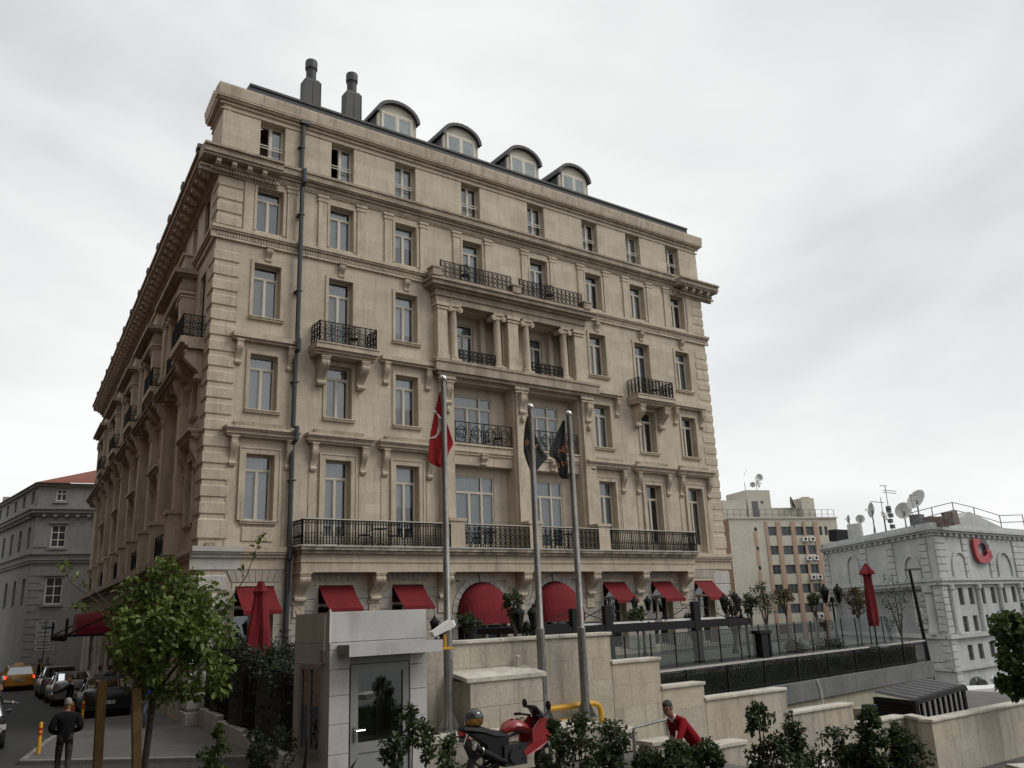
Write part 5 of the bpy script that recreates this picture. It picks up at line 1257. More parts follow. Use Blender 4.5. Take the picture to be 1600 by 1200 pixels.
# ---- grey corner house at the end of the street
gb = thing('corner_house', 'grey old stone house with red tiled roof at the end of the street', 'building', (0, 0, 0))
c = at(58, 800, 76); A = (c.x, c.y); R0 = (A[0] + .974 * 14, A[1] - .225 * 14); L0 = (A[0] - .084 * 34, A[1] + .996 * 34)
GR, gl = face_frame(A, R0); GL, gll = face_frame(L0, A)
zt = lambda py: uv(GR, 66, py)[1]
z_eave, z_c1, z_c0, z_m1, z_m0 = zt(755), zt(793), zt(806), zt(864), zt(880)
def gwin(px0, px1, py0, py1): a, b = uv(GR, px0, py1), uv(GR, px1, py0); return (a[0], b[0], a[1], b[1])
wr = [gwin(89, 104, 783, 764), gwin(81, 101, 855, 820), gwin(72, 95, 944, 902)]
wr = [(a, b, min(c_, d), max(c_, d)) for a, b, c_, d in wr]
sh = 4.6
hs = [(a + sh * k, b + sh * k, c_, d, .25) for a, b, c_, d in wr for k in (0, 1)]
mb = MB(); wall_holes(mb, 0, gl, -1, z_eave, hs); mb.obj('wall', 'grey_wall', gb, GR)
for i, (a, b, c_, d, _) in enumerate(hs): fwin(gb, GR, a, b, c_, d, .2, bars=(1, 1 if i < 2 else 2), fm='white_paint', ft=.1); fbox('window_surround', gb, GR, 'grey_wall', a - .2, b + .2, -.14, .02, d + .12, d + .28); fbox('window_sill', gb, GR, 'grey_wall', a - .2, b + .2, -.14, .02, c_ - .2, c_ - .05)
hl = []
for k in range(9):
    x = gll - 2.2 - 3.6 * k
    hl += [(x - .55, x + .55, wr[0][2], wr[0][3], .25), (x - .55, x + .55, wr[1][2], wr[1][3], .25), (x - .55, x + .55, wr[2][2], wr[2][3], .25)]
mb = MB(); wall_holes(mb, 0, gll, -1, z_eave, hl); mb.obj('wall', 'grey_wall', gb, GL)
for a, b, c_, d, _ in hl: fwin(gb, GL, a, b, c_, d, .2, bars=(1, 1), fm='grey_wall', ft=.1)
for Fm, ln in ((GR, gl), (GL, gll)):
    e = .02 if Fm is GL else 0
    for (z0, z1, d) in ((z_c0, z_c0 + .25, .2), (z_c0 + .25, z_c1 - .2, .45), (z_c1 - .2, z_c1, .6), (z_m0, z_m0 + .25, .15), (z_m0 + .25, z_m1 - .15, .25), (z_m1 - .15, z_m1, .4), (z_eave - .25, z_eave, .25), (zt(783) - .9, zt(783) - .75, .12)):
        fbox('cornice', gb, Fm, 'grey_wall', (-d if Fm is GR else 0), ln - e, -d, .02, z0, z1)
    for k in range(int(ln / .9)):
        fbox('modillion', gb, Fm, 'grey_wall', .5 + k * .9, .75 + k * .9, -.4, .0, z_c0 - .12, z_c0 + .1)
for k in range(18):   # rusticated corner
    z = .2 + k * .62
    if z > z_m0 - .6 and z < z_m1: continue
    if z > z_c0 - .6: break
    fbox('corner_stone', gb, GR, 'grey_wall', -.06, 1.2 if k % 2 else .8, -.06, .9, z, z + .55)
rp = zt(735)
inw = lambda q, s: (q[0] + s * .225, q[1] + s * .974)
mb = MB(); a = (A[0] - .4, A[1] - .5, z_eave); b = (R0[0], R0[1] - .5, z_eave); cc = (L0[0] - .5, L0[1], z_eave); rA = (A[0] + 6, A[1] + 7, rp + 1.6); rB = (R0[0], R0[1] + 7, rp + 1.6); rC = (L0[0] + 6, L0[1], rp + 1.6)
mb.add([a, b, cc, rA, rB, rC], [(0, 1, 4, 3), (2, 0, 3, 5)]); mb.obj('roof', 'red_tile', gb)
fbox('chimney', gb, GL, 'grey_wall', gll - 31, gll - 29, .5, 1.5, z_eave, z_eave + 2.5)
# low white wall wing and awning boards seen by the corner
tf = thing('tan_house', 'sliver of a tan plaster house at the far left edge', 'building', (0, 0, 0)); q = at(3, 860, 125); b = MB(); b.box(q.x - 8, q.x + 1.2, q.y, q.y + 12, -1, at(3, 787, 125).z); b.obj('wall', 'tan_far', tf); fbox('chimney', tf, TR(q.x, q.y, at(3, 787, 125).z), 'grey_wall', -.6, .5, .1, 1.2, 0, 1.3)
for k in range(3): fbox('window', tf, TR(q.x, q.y, 0), 'win_dark', -2.6 + k * 1.4, -1.9 + k * 1.4, -.02, .02, 12, 13.4)

# ---- unseen houses opposite, left of view, added tall and dark to shade the street
ob = thing('opposite_shading_house', 'long dark stone street front opposite the hotel, unseen beyond the left edge, added to shade the street', 'building', (0, 0, 0))
OF, ol = face_frame((-13.6, -60), (-12.0, 66)); OF = axes((-13.6, -60, 0), (.0127, .99992), (-.99992, .0127))
hs = []
for r_ in range(6):
    for k in range(40): x = 1.6 + k * 3.1; hs.append((x, x + 1.2, 1.2 + r_ * 4.0 if r_ else .8, 3.6 + r_ * 4.0, .3))
mb = MB(); wall_holes(mb, 0, ol, -1, 26, hs); mb.obj('wall', 'brown_wall', ob, OF)
mb = MB(); mb.add([(0, .31, -1), (ol, .31, -1), (ol, .31, 26), (0, .31, 26)], [(0, 1, 2, 3)]); mb.obj('pane', 'win_dark', ob, OF)
for z in (4.4, 8.4, 12.4, 16.4, 20.4, 25.6): fbox('cornice', ob, OF, 'brown_wall', 0, ol, -.4, .02, z, z + .4)
fbox('roof', ob, OF, 'red_tile', 0, ol, .0, 12, 26, 26.4)

# ---- cream and salmon office block on the right
p0, p1 = at(1143, 860, 130), at(1310, 860, 136); of = thing('office_block', 'cream plaster block with salmon stripes and air conditioners behind the terrace', 'building', (0, 0, 0))
OFm, oL = face_frame((p0.x, p0.y), (p1.x, p1.y))
zx = lambda x, y: uv(OFm, 1120 + x / 5, 740 + y / 5)
ztop = zx(400, 352)[1]
rows = [(485, 415), (635, 565), (785, 715), (932, 865), (1090, 1020), (1240, 1172), (1390, 1325)]
# every row takes its slant from the building itself: use column centres measured on the top row
cols_ = [(400, 465), (505, 580), (615, 680), (697, 757)]; strips = [(285, 312), (378, 400), (466, 500), (581, 611), (674, 692), (758, 792)]
cu = [(zx(a, 450)[0], zx(b, 450)[0]) for a, b in cols_] + [(zx(800, 450)[0], zx(825, 450)[0]), (zx(842, 450)[0], zx(866, 450)[0])]
ru = [(zx(430, a)[1], zx(430, b)[1]) for a, b in rows]
dz = ru[0][0] - ru[1][0]; ru = [(ru[0][0] - dz * k, ru[0][1] - dz * k) for k in range(9)]
oL = max(oL, cu[-1][1] + 2.0)
hs = [(a, b, c_, d, .25) for a, b in cu for c_, d in ru] + [(zx(290, 430)[0], zx(314, 430)[0], (r_[0] + r_[1]) / 2, r_[1] - .1, .2) for r_ in ru]
mb = MB(); wall_holes(mb, 0, oL, -14, ztop, hs); mb.obj('wall', 'orange_wall', of, OFm)
for a, b, c_, d, _ in hs: fwin(of, OFm, a, b, c_, d, .22, m='win_dark', bars=(1, 0) if b - a > 1 else (0, 0), fm='concrete', ft=.07)
for (a, b) in strips:
    x0, x1 = zx(a, 450)[0], zx(b, 450)[0]
    if a == 285:
        for k, r_ in enumerate(ru[:-1]): fbox('stripe', of, OFm, 'salmon', x0, x1, -.03, .0, ru[k + 1][1] + .02, (r_[0] + r_[1]) / 2 - .05)
    else: fbox('stripe', of, OFm, 'salmon', x0, x1, -.12, .0, -14, zx(400, 375)[1])
fbox('parapet', of, OFm, 'orange_wall', -.1, oL + .1, -.2, .1, ztop, ztop + .25)
for k, (x, r_) in enumerate(((672, 0), (730, 0), (690, 1), (742, 1), (707, 2), (757, 2), (738, 4), (1000, 4))):
    u = zx(x - 10 * (r_ if r_ < 3 else 4) / 2.2, 450)[0] if r_ else zx(x, 450)[0]
    z = ru[r_][0] - .95
    ac = fbox('air_conditioner', of, OFm, 'white_paint', u - .42, u + .42, -.45, -.05, z, z + .7); f = MB(); f.lathe([(.24, -.47), (.24, -.455)], 12, (u, 0, z + .35), 'y'); f.obj('fan', 'black_plastic', ac)
mb = MB(); mb.add([(0, 0, -14), (0, 14, -14), (0, 14, ztop), (0, 0, ztop)], [(1, 0, 3, 2)]); mb.obj('side_wall', 'brown_wall', of, OFm @ TR(-.02, 0, 0))
mb = MB(); mb.box(0, oL, .1, 16, ztop - .5, ztop - .1); mb.obj('roof', 'concrete', of, OFm)
mb = MB(); mb.add([(oL, 0, -14), (oL, 14, -14), (oL, 14, ztop), (oL, 0, ztop)], [(0, 1, 2, 3)]); mb.obj('side_wall', 'orange_wall', of, OFm @ TR(-.01, 0, 0))
def roofbox(name, x0, x1, ytop, dep=2.0, d0=1.5):
    a, b = zx(x0, 340)[0], zx(x1, 340)[0]; s = 1 + d0 / 130; return fbox(name, of, OFm, 'orange_wall', a * 1, b, d0, d0 + dep * 2, ztop - .4, zx((x0 + x1) / 2, ytop)[1] * s)
roofbox('stair_tower', 100, 285, 210); rt = roofbox('stair_tower', 296, 480, 130, 3); roofbox('stair_tower', 495, 720, 268, 3, 2.5); roofbox('chimney_tower', 722, 822, 192, 1.5)
fbox('window', of, OFm, 'win_dark', zx(385, 210)[0], zx(405, 210)[0], 1.45, 1.52, zx(385, 222)[1], zx(385, 203)[1]); fbox('door', of, OFm, 'concrete', zx(325, 300)[0], zx(372, 300)[0], 1.45, 1.52, ztop, zx(350, 205)[1])
mb = MB(); a, b = zx(40, 340)[0], zx(925, 340)[0]
for k in range(19): x = a + (b - a) * k / 18; mb.box(x - .03, x + .03, .2, .26, ztop, ztop + 1.5)
for z in (.7, 1.45): mb.box(a, b, .2, .26, ztop + z, ztop + z + .05)
mb.obj('roof_railing', 'concrete', of, OFm)
for k in range(3): fbox('chimney_pot', of, OFm, 'salmon', zx(735, 200)[0] + k * .5, zx(735, 200)[0] + .35 + k * .5, 2.0, 2.4, zx(760, 192)[1], zx(760, 178)[1] + .2)
def dish(parent, pos, r, face, m='dish', name='dish'):
    f = Vector(face).normalized(); q = f.to_track_quat('Z', 'Y').to_matrix().to_4x4(); b = MB(); b.lathe([(0, -.22 * r), (.4 * r, -.17 * r), (.75 * r, -.05 * r), (r, .12 * r), (r * 1.02, .12 * r), (.75 * r, -.09 * r), (0, -.27 * r)], 18, caps=False)
    o = b.obj(name, m, parent, TR(*pos) @ q, smooth=50); a = MB(); a.tube([(0, -r * .9, .05 * r), (0, 0, .75 * r)], .03, 5); a.tube([(0, r * .5, 0), (0, 0, .75 * r)], .02, 5); a.lathe([(.07, .68 * r), (.07, .85 * r)], 8); a.obj('feed_arm', 'concrete', o); return o
def antenna_thing(name, label, cat, pos, H, parts):
    t = thing(name, label, cat, pos); b = MB(); b.tube([(0, 0, 0), (0, 0, H)], .05, 6); b.obj('mast', 'concrete', t); parts(t); return t
def w_of(Fm, x, d, z): return Fm @ Vector((x, d, z))
pz = zx(400, 130)[1]; q = w_of(OFm, zx(400, 128)[0], 3, pz)
def pr(t): dish(t, (-.9, 0, 1.3), .45, (-1, -.6, 0)); dish(t, (.2, -.2, 1.5), .7, (.4, -1, .1)); dish(t, (1.0, 0, 2.6), .6, (-.5, -1, .1))
antenna_thing('antenna_mast', 'mast with small dishes on the stair tower of the cream block', 'antenna', q, 2.6, pr)
q = w_of(OFm, zx(288, 200)[0], 2, ztop); antenna_thing('roof_antenna', 'thin whip antenna on the left of the cream block roof', 'antenna', q, zx(285, 55)[1] - ztop, lambda t: (lambda b: (b.tube([(0, 0, 7), (.9, 0, 8.2)], .03, 4), b.obj('arm', 'concrete', t)))(MB()))
q = w_of(OFm, zx(650, 262)[0], 2, zx(650, 268)[1]); antenna_thing('satellite_dish', 'grey satellite dish on the cream block roof', 'dish', q, 1.2, lambda t: dish(t, (0, -.1, 1.1), 1.05, (.8, -.9, .35), 'concrete'))

# ---- white classical hotel at the right edge
wb = thing('white_hotel', 'white classical building with blind arches and a red ring emblem at the right', 'building', (0, 0, 0))
cW, lW, rW = at(1455, 830, 92), at(1285, 850, 120), at(1600, 830, 108)
rW2 = cW + (rW - cW) * 1.25
WRf, wr_l = face_frame((cW.x, cW.y), (rW2.x, rW2.y)); WLf, wl_l = face_frame((lW.x, lW.y), (cW.x, cW.y))
zr = lambda py, px=1456: uv(WRf, px, py)[1]
zP, zC1, zC0, zL1, zL0, zM1, zM0, zB = zr(816), zr(824), zr(835), zr(904), zr(914), zr(993, 1470), zr(1000, 1470), zr(1047, 1478)
def ru_(px, py): return uv(WRf, px, py)
r1 = (ru_(1510, 945)[1], ru_(1510, 918)[1]); r2 = (ru_(1516, 987)[1], ru_(1516, 962)[1]); r3 = (ru_(1518, 1032)[1], ru_(1518, 1007)[1])
wcx = [ru_(p, 931)[0] for p in (1502, 1518, 1536, 1552.5, 1569.5, 1585)]; wcx += [wcx[-1] + 3.2, wcx[-1] + 5.6]; ww = .62
hs = [(x - ww, x + ww, a, b, .3) for x in wcx for a, b in (r1, r2, r3)]
mb = MB(); wall_holes(mb, 0, wr_l, -16, zP, hs); mb.obj('wall', 'white_wall', wb, WRf)
for a, b, c_, d, _ in hs: fwin(wb, WRf, a, b, c_, d, .25, bars=(1, 0), fm='rust', ft=.06)
mb = MB(); wall_holes(mb, 0, wl_l, -16, zP, [(1.5, wl_l - 2.6, zM0 + .4, zL0 - .3, .7)]); mb.obj('wall', 'white_wall', wb, WLf)
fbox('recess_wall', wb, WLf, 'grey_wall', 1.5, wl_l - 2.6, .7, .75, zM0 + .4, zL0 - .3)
def wcourse(z0, z1, d, name='cornice'):
    fbox(name, wb, WRf, 'white_wall', -d, wr_l, -d, .02, z0, z1); fbox(name, wb, WLf, 'white_wall', 0, wl_l - .03, -d, .02, z0, z1)
H1 = zC1 - zC0
wcourse(zC0 + H1 * .3, zC1 - .3, .45); wcourse(zC1 - .3, zC1, .7); wcourse(zL0, zL1 - .25, .4); wcourse(zL1 - .25, zL1, .6); wcourse(zM0, zM1, .45); wcourse(zB - .3, zB, .3); wcourse(zC0 - .1, zC0 + H1 * .3, .15)
for Fm, ln in ((WRf, wr_l), (WLf, wl_l)):
    for k in range(int(ln / 1.45)): fbox('modillion', wb, Fm, 'white_wall', .5 + k * 1.45, .8 + k * 1.45, -.44, -.16, zC0 - .12, zC0 + H1 * .3 - .05)
# rusticated piers of stone courses
def wpier(Fm, x0, x1, z0, z1, d=.18, h=.75):
    z = z0
    while z < z1 - .1: zz = min(z1, z + h); mb = MB(); mb.cbox(x0, x1, -d, .01, z + .03, zz - .03, .04); mb.obj('stone_block', 'white_wall', wb, Fm); z = zz
up0, up1 = zL1, zC0 - .12
X = lambda px, py=870: ru_(px, py)[0]
wpier(WRf, .02, X(1478), up0, up1); wpier(WRf, X(1583), X(1583) + 4, up0, up1); wpier(WRf, X(1507) - .4, X(1512) + .1, up0, up1); wpier(WRf, X(1543), X(1549), up0, up1)
def blind_arch(Fm, xc, w, z0, z1):
    r = w / 2; n = 12; zc_ = z1 - r; mb = MB(); vs = []
    for k in range(n + 1): a = pi * k / n; vs += [(xc + r * cos(a), -.02, zc_ + r * sin(a)), (xc + (r + .35) * cos(a), -.02, zc_ + (r + .35) * sin(a)), (xc + r * cos(a), -.2, zc_ + r * sin(a)), (xc + (r + .35) * cos(a), -.2, zc_ + (r + .35) * sin(a))]
    fs = []
    for k in range(n): q = 4 * k; fs += [(q + 2, q + 3, q + 7, q + 6), (q, q + 2, q + 6, q + 4), (q + 1, q + 5, q + 7, q + 3)]
    mb.add(vs, fs); mb.box(xc - r - .35, xc - r, -.2, .0, z0, zc_); mb.box(xc + r, xc + r + .35, -.2, .0, z0, zc_); mb.obj('blind_arch', 'white_wall', wb, Fm, fix=True)
for px in (1497, 1566): blind_arch(WRf, X(px), X(1509) - X(1487), up0 + .3, ru_(px, 864)[1])
LX = lambda px, py=880: uv(WLf, px, py)[0]
for px in (1333, 1425): blind_arch(WLf, LX(px), 3.0, up0 + .3, uv(WLf, px, 870)[1])
for px in (1292, 1302, 1352, 1394, 1447): wpier(WLf, LX(px) - .8, LX(px) + .8, up0, up1) if px != 1302 else None
wpier(WLf, wl_l - 1.6, wl_l - .02, zB, zM0, .2); wpier(WLf, wl_l - 1.3, wl_l - .02, zM1 + .3, zL0 - .05, .2); wpier(WRf, .02, 1.3, zM1 + .05, zL0 - .05, .15); wpier(WRf, .02, 1.4, -12, zM0, .18)
for Fm, xx in ((WRf, [1.8] + [(wcx[k] + wcx[k + 1]) / 2 for k in (1, 3, 5)]),):
    for x in xx: mb = MB(); mb.lathe([(.42, zM1), (.42, zM1 + .3), (.34, zM1 + .5), (.3, zL0 - .6), (.45, zL0 - .5), (.45, zL0)], 10, (x, -.15, 0)); mb.obj('column', 'white_wall', wb, Fm, smooth=40)
mb = MB(); mb.lathe([(.75, zM1), (.75, zM1 + .4), (.6, zM1 + .7), (.52, zL0 - .9), (.75, zL0 - .7), (.75, zL0)], 14, (wl_l - 2.2, -.1, 0)); mb.obj('column', 'white_wall', wb, WLf, smooth=40)
# sculpted relief panel
rr = random.Random(31); a, b = LX(1437, 960), LX(1464, 960); a, b = wl_l - 6.8, wl_l - 3.6
fbox('relief_frame', wb, WLf, 'white_wall', a - .3, b + .3, .45, .69, zM1 + .5, zL0 - .6)
mb = MB()
for k in range(70):
    x, z = rr.uniform(a + .2, b - .2), rr.uniform(zM1 + .9, zL0 - 1.0); r = rr.uniform(.15, .42); mb.lathe([(0, -.4), (r * .7, -.2), (r, 0)], 7, (x, .44, z), 'y')
mb.obj('relief', 'white_wall', wb, WLf)
for px in (1525, 1590): # arched windows at the foot
    x = ru_(px, 1065)[0]; mb = MB(); n = 8; w = 1.7; z0 = ru_(px, 1078)[1]; z1 = ru_(px, 1057)[1]; pts = [(x - w, z0), (x + w, z0)] + [(x + w * cos(pi * k / n), z1 - .7 + .7 * sin(pi * k / n)) for k in range(n + 1)]
    mb.prism(pts, -.04, .02, 'y'); o = mb.obj('window', 'win_dark', wb, WRf, fix=True); f = MB(); f.box(x - .06, x + .06, -.08, -.04, z0, z1); f.box(x - w, x + w, -.08, -.04, z0 - .15, z0); f.obj('frame', 'white_wall', o)
mb = MB(); mb.prism([(X(1487, 815), zP), (X(1571, 815), zP), (X(1519, 800), ru_(1519, 799)[1])], .3, 1.4, 'y'); mb.obj('pediment', 'white_wall', wb, WRf, fix=True)
bk = Vector((lW.x + rW2.x - cW.x, lW.y + rW2.y - cW.y)); mb = MB(); mb.add([(cW.x, cW.y, zP - .6), (rW2.x, rW2.y, zP - .6), (bk.x, bk.y, zP - .6), (lW.x, lW.y, zP - .6)], [(0, 1, 2, 3)]); mb.obj('roof', 'concrete', wb)
# emblem: leaning ring, dark at top, red below
def pxpoly(pts): return [ru_(1280 + x / 4.616, 740 + y / 4.616) for x, y in pts]
out = [(1078, 472), (1120, 470), (1160, 480), (1185, 510), (1198, 550), (1210, 590), (1215, 620), (1195, 642), (1150, 648), (1122, 630), (1102, 590), (1088, 530)]
inn = [(1115, 520), (1130, 505), (1150, 505), (1165, 520), (1172, 545), (1182, 560), (1180, 585), (1168, 600), (1145, 598), (1128, 585), (1118, 560), (1112, 540)]
O, I_ = pxpoly(out), pxpoly(inn); n = len(O)
M['emblem_red'] = mat('emblem_red', (0.42, 0.03, 0.045), 0.4, (0.3, 0.02, 0.03), .6, 4, .15); M['emblem_dark'] = mat('emblem_dark', (0.05, 0.01, 0.014), 0.4, None)
em = None
for nm, m, ks in (('emblem', 'emblem_red', [4, 5, 6, 7, 8, 9, 10, 11, 0]), ('emblem_dark_part', 'emblem_dark', [1, 2, 3])):
    mb = MB()
    for k in ks:
        q = [O[k], O[(k + 1) % n], I_[(k + 1) % n], I_[k]]; mb.prism([(a, b) for a, b in q], -.5, -.22, 'y')
    o = mb.obj(nm, m, wb, WRf, fix=True)
tl = pxpoly([(1165, 560), (1205, 555), (1222, 612), (1208, 606), (1196, 572)]); mb = MB(); mb.prism(tl, -.54, -.22, 'y'); mb.obj('emblem_tail', 'emblem_red', wb, WRf, fix=True)
# roof railing
mb = MB()
seq = [(1450, 798), (1480, 790), (1512, 782), (1545, 790), (1585, 803), (1620, 802)]
P = [ru_(*s_) for s_ in seq]
for dz_ in (0, -.9): mb.tube([(x, 1.8, z + dz_) for x, z in P], .05, 5)
for x, z in P: mb.tube([(x, 1.8, zP - .5), (x, 1.8, z)], .06, 5)
mb.obj('roof_railing', 'concrete', wb, WRf)
def wroof(px, py, d=3.0): # a spot on the left roof
    x, z = uv(WLf @ TR(0, d, 0), px, py); return (WLf @ TR(0, d, 0)) @ Vector((x, 0, z))
zr0 = zP - .75
for k, (px, py, r, fc, lb) in enumerate(((1362, 797, 1.0, (-.8, .62, .1), 'large white dish turned edge on, left of the lattice mast'), (1381, 806, .7, (.2, -1, .3), 'small grey dish below the edge-on dish'), (1412, 798, 1.05, (-1, -.15, .2), 'broad cream dish right of the lattice mast'), (1432, 781, 1.3, (-.9, .25, .55), 'largest white dish tilted to the sky on the white hotel roof'), (1344, 811, .6, (-.9, -.5, .2), 'round dish beside the panel antennas at the roof left end'), (1326, 811, .6, (-.75, .6, .1), 'thin dish at the left end of the white hotel roof'))):
    q = wroof(px, py, 3.0 + (k % 3)); H = max(.5, q.z - zr0); t = thing('satellite_dish', lb, 'dish', (q.x, q.y, zr0), 0, 'dishes on the white hotel roof'); b = MB(); b.tube([(0, 0, 0), (0, 0, H)], .09, 6); b.tube([(-.6, 0, 0), (0, 0, H * .6), (.6, 0, 0)], .05, 5); b.obj('stand', 'concrete', t); dish(t, (0, 0, H), r, fc)
q = wroof(1391, 812, 4.0); H = wroof(1386, 757, 4.0).z - zr0
def pm(t):
    b = MB()
    for z in (.98, .9, .86): b.box(-1.2 if z > .95 else -.6, .3 if z > .95 else 2.4, -.03, .03, H * z, H * z + .07)
    b.obj('crossbar', 'concrete', t)
    for k, z in enumerate((.5, .42, .32, .22, .55)): b = MB(); b.box(-.3 + .3 * (k % 2), .2 + .3 * (k % 2), -.25, .2, H * z, H * z + .5); b.obj('equipment_box', 'concrete', t)
antenna_thing('antenna_mast', 'tall antenna mast with crossbars on the white hotel roof', 'antenna', (q.x, q.y, zr0), H, pm)
q = wroof(1381, 812, 5.0); H2 = wroof(1379, 776, 5.0).z - zr0
antenna_thing('roof_antenna', 'thin cross shaped aerial behind the edge-on dish', 'antenna', (q.x, q.y, zr0), H2, lambda t: (lambda b: (b.box(-2.6, .6, -.03, .03, H2 * .88, H2 * .88 + .08), b.obj('crossbar', 'concrete', t)))(MB()))
for k, (px, py, w, h, lb, m) in enumerate(((1331, 819, .6, 2.6, 'first pale panel antenna at the left roof end', 'dish'), (1338, 818, .6, 2.8, 'second pale panel antenna at the left roof end', 'dish'), (1310, 828, 3.2, 1.6, 'black box unit at the left roof end', 'black_plastic'), (1433, 812, 1.2, 2.2, 'grey cooling box under the tilted dish', 'concrete'), (1455, 808, 1.5, 1.5, 'rusty cooling unit on the white roof', 'rust'), (1467, 808, 1.5, 1.4, 'second rusty cooling unit on the white roof', 'rust'), (1484, 799, 1.2, 1.5, 'tilted striped cooling unit beside the gable', 'rust'))):
    q = wroof(px, py, 2.0); b = MB(); b.box(-w / 2, w / 2, -.6, .6, 0, h); 
    for j in range(4): b.box(-w / 2 + .1, w / 2 - .1, -.64, -.6, h * (.15 + .2 * j), h * (.25 + .2 * j))
    o = b.obj('roof_unit', m, None, TR(q.x, q.y, max(zr0, q.z - h)) @ Matrix.Rotation(-.15 if k == 6 else 0, 4, 'Y')); tag(o, lb, 'roof unit', 'equipment on the white hotel roof')
# ================================================================== terrace edge: wall, railing, glass, pergola
EA, EB = Vector((8.6, -10.65, 0)), Vector((33.2, -7.62, 0)); ED = (EB - EA).normalized(); EL = (EB - EA).length
EM = axes((EA.x, EA.y, 0), (ED.x, ED.y), (-ED.y, ED.x))
t = thing('terrace_edge_wall', 'grey concrete parapet over beige plaster carrying the long black railing', 'wall', (0, 0, 0)); t.matrix_local = EM
n = 9
for k in range(n): b = MB(); b.cbox(k * EL / n + .006, (k + 1) * EL / n - .006, -.16, .1, -.42, .3, .01); b.obj('concrete_panel', 'concrete', t)
b = MB(); b.box(0, EL, -.02, .1, -2.4, -.42); b.obj('plaster_base', 'beige_plaster', t)
b = MB(); b.tube([(13.2, -.2, .3), (13.35, -.24, -.1), (13.4, -.22, -.9)], .03, 6); b.obj('drain_pipe', 'white_paint', t)
t = thing('railing', 'long black picket railing with pale hand rail along the terrace edge', 'railing', (0, 0, 0)); t.matrix_local = EM
b = MB(); b.box(0, EL - .3, -.05, .05, 1.24, 1.3); b.obj('hand_rail', 'white_stone', t)
b = MB(); b.box(0, EL - .3, -.02, .02, 1.12, 1.16); b.box(0, EL - .3, -.02, .02, .38, .42); b.obj('rail', 'iron', t)
b = MB(); x = .05
while x < EL - .3: b.box(x - .011, x + .011, -.011, .011, .3, 1.24); x += .125
stuff(b.obj('picket', 'iron', t))
for k in range(11): b = MB(); x = k * (EL - .4) / 10; b.box(x - .03, x + .03, -.035, .035, .3, 1.24); b.obj('post', 'iron', t)
h0 = EM @ Vector((.4, .5, 0))
hd = thing('clipped_hedge', 'dark clipped hedge filling the space behind the long black railing', 'hedge', (0, 0, .0)); hd.matrix_local = EM
r = random.Random(77); cl = [((r.uniform(.3, EL - .6), r.uniform(.35, .75), r.uniform(.35, 1.12)), .16) for _ in range(430)]
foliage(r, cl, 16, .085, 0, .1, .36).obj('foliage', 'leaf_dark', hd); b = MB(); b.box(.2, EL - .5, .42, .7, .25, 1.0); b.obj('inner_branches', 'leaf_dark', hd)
# glass balustrade
gb_ = thing('glass_balustrade', 'frameless glass windbreak with thin dark posts along the terrace', 'balustrade', (0, 0, 0)); gb_.matrix_local = EM @ TR(0, .95, 0)
xg = -2.6; k = 0
while xg < EL - 1.2:
    g = MB(); zt_ = 2.42 if k < 8 else 2.5; g.add([(xg + .02, 0, 1.28), (xg + 1.36, 0, 1.28), (xg + 1.36, 0, zt_), (xg + .02, 0, zt_)], [(0, 1, 2, 3)]); g.obj('pane', 'glass_clear', gb_)
    p = MB(); p.box(xg - .015, xg + .015, -.02, .02, TZ, 2.44 if k < 8 else 2.52); p.obj('post', 'iron', gb_); xg += 1.38; k += 1
# black pergola frame with folded cloth
pg = thing('pergola', 'low black metal pergola with posts, tie rods and folded pale cloth', 'pergola', (0, 0, 0))
py_ = -8.0; xa, xb = 8.6, at_y(1168, 967, py_).x; z0 = 2.62
def pgb(name, m, *q): b = MB(); b.box(*q); b.obj(name, m, pg)
pgb('beam', 'black_plastic', xa, xb, py_ - .08, py_ + .08, z0 - .12, z0 + .16); pgb('beam', 'black_plastic', xa, xb, py_ + 3.9, py_ + 4.06, z0, z0 + .22)
for x in (xa + .1, (xa + xb) / 2, xb - .15): pgb('rafter', 'black_plastic', x - .06, x + .06, py_ + .08, py_ + 3.9, z0, z0 + .2)
pgb('cloth', 'white_paint', xa + 2.0, (xa + xb) / 2 + .3, py_ + .1, py_ + .5, z0 + .17, z0 + .23); pgb('cloth', 'white_paint', (xa + xb) / 2 + .7, xb - 1.2, py_ + .1, py_ + .5, z0 + .17, z0 + .24)
for px, tp in ((897, 951), (948, 947), (1085, 940)):
    q = at_y(px, tp, py_); pgb('post', 'black_plastic', q.x - .17, q.x + .17, py_ - .1, py_ + .1, TZ if px != 948 else TZ, q.z)
    for s in (-1, 1): b = MB(); b.tube([(q.x + s * .1, py_, q.z - .05), (q.x + s * 1.7, py_, z0 + .2)], .018, 5); b.obj('tie_rod', 'black_plastic', pg)
for x in (xb - .12,): pgb('post', 'black_plastic', x - .04, x + .04, py_ - .05, py_ + .05, TZ, z0); b = MB(); b.lathe([(.03, z0 + .16), (.08, z0 + .25), (.04, z0 + .38), (.07, z0 + .45), (0, z0 + .62)], 8, (x - .25, py_, 0)); b.obj('finial', 'black_plastic', pg)

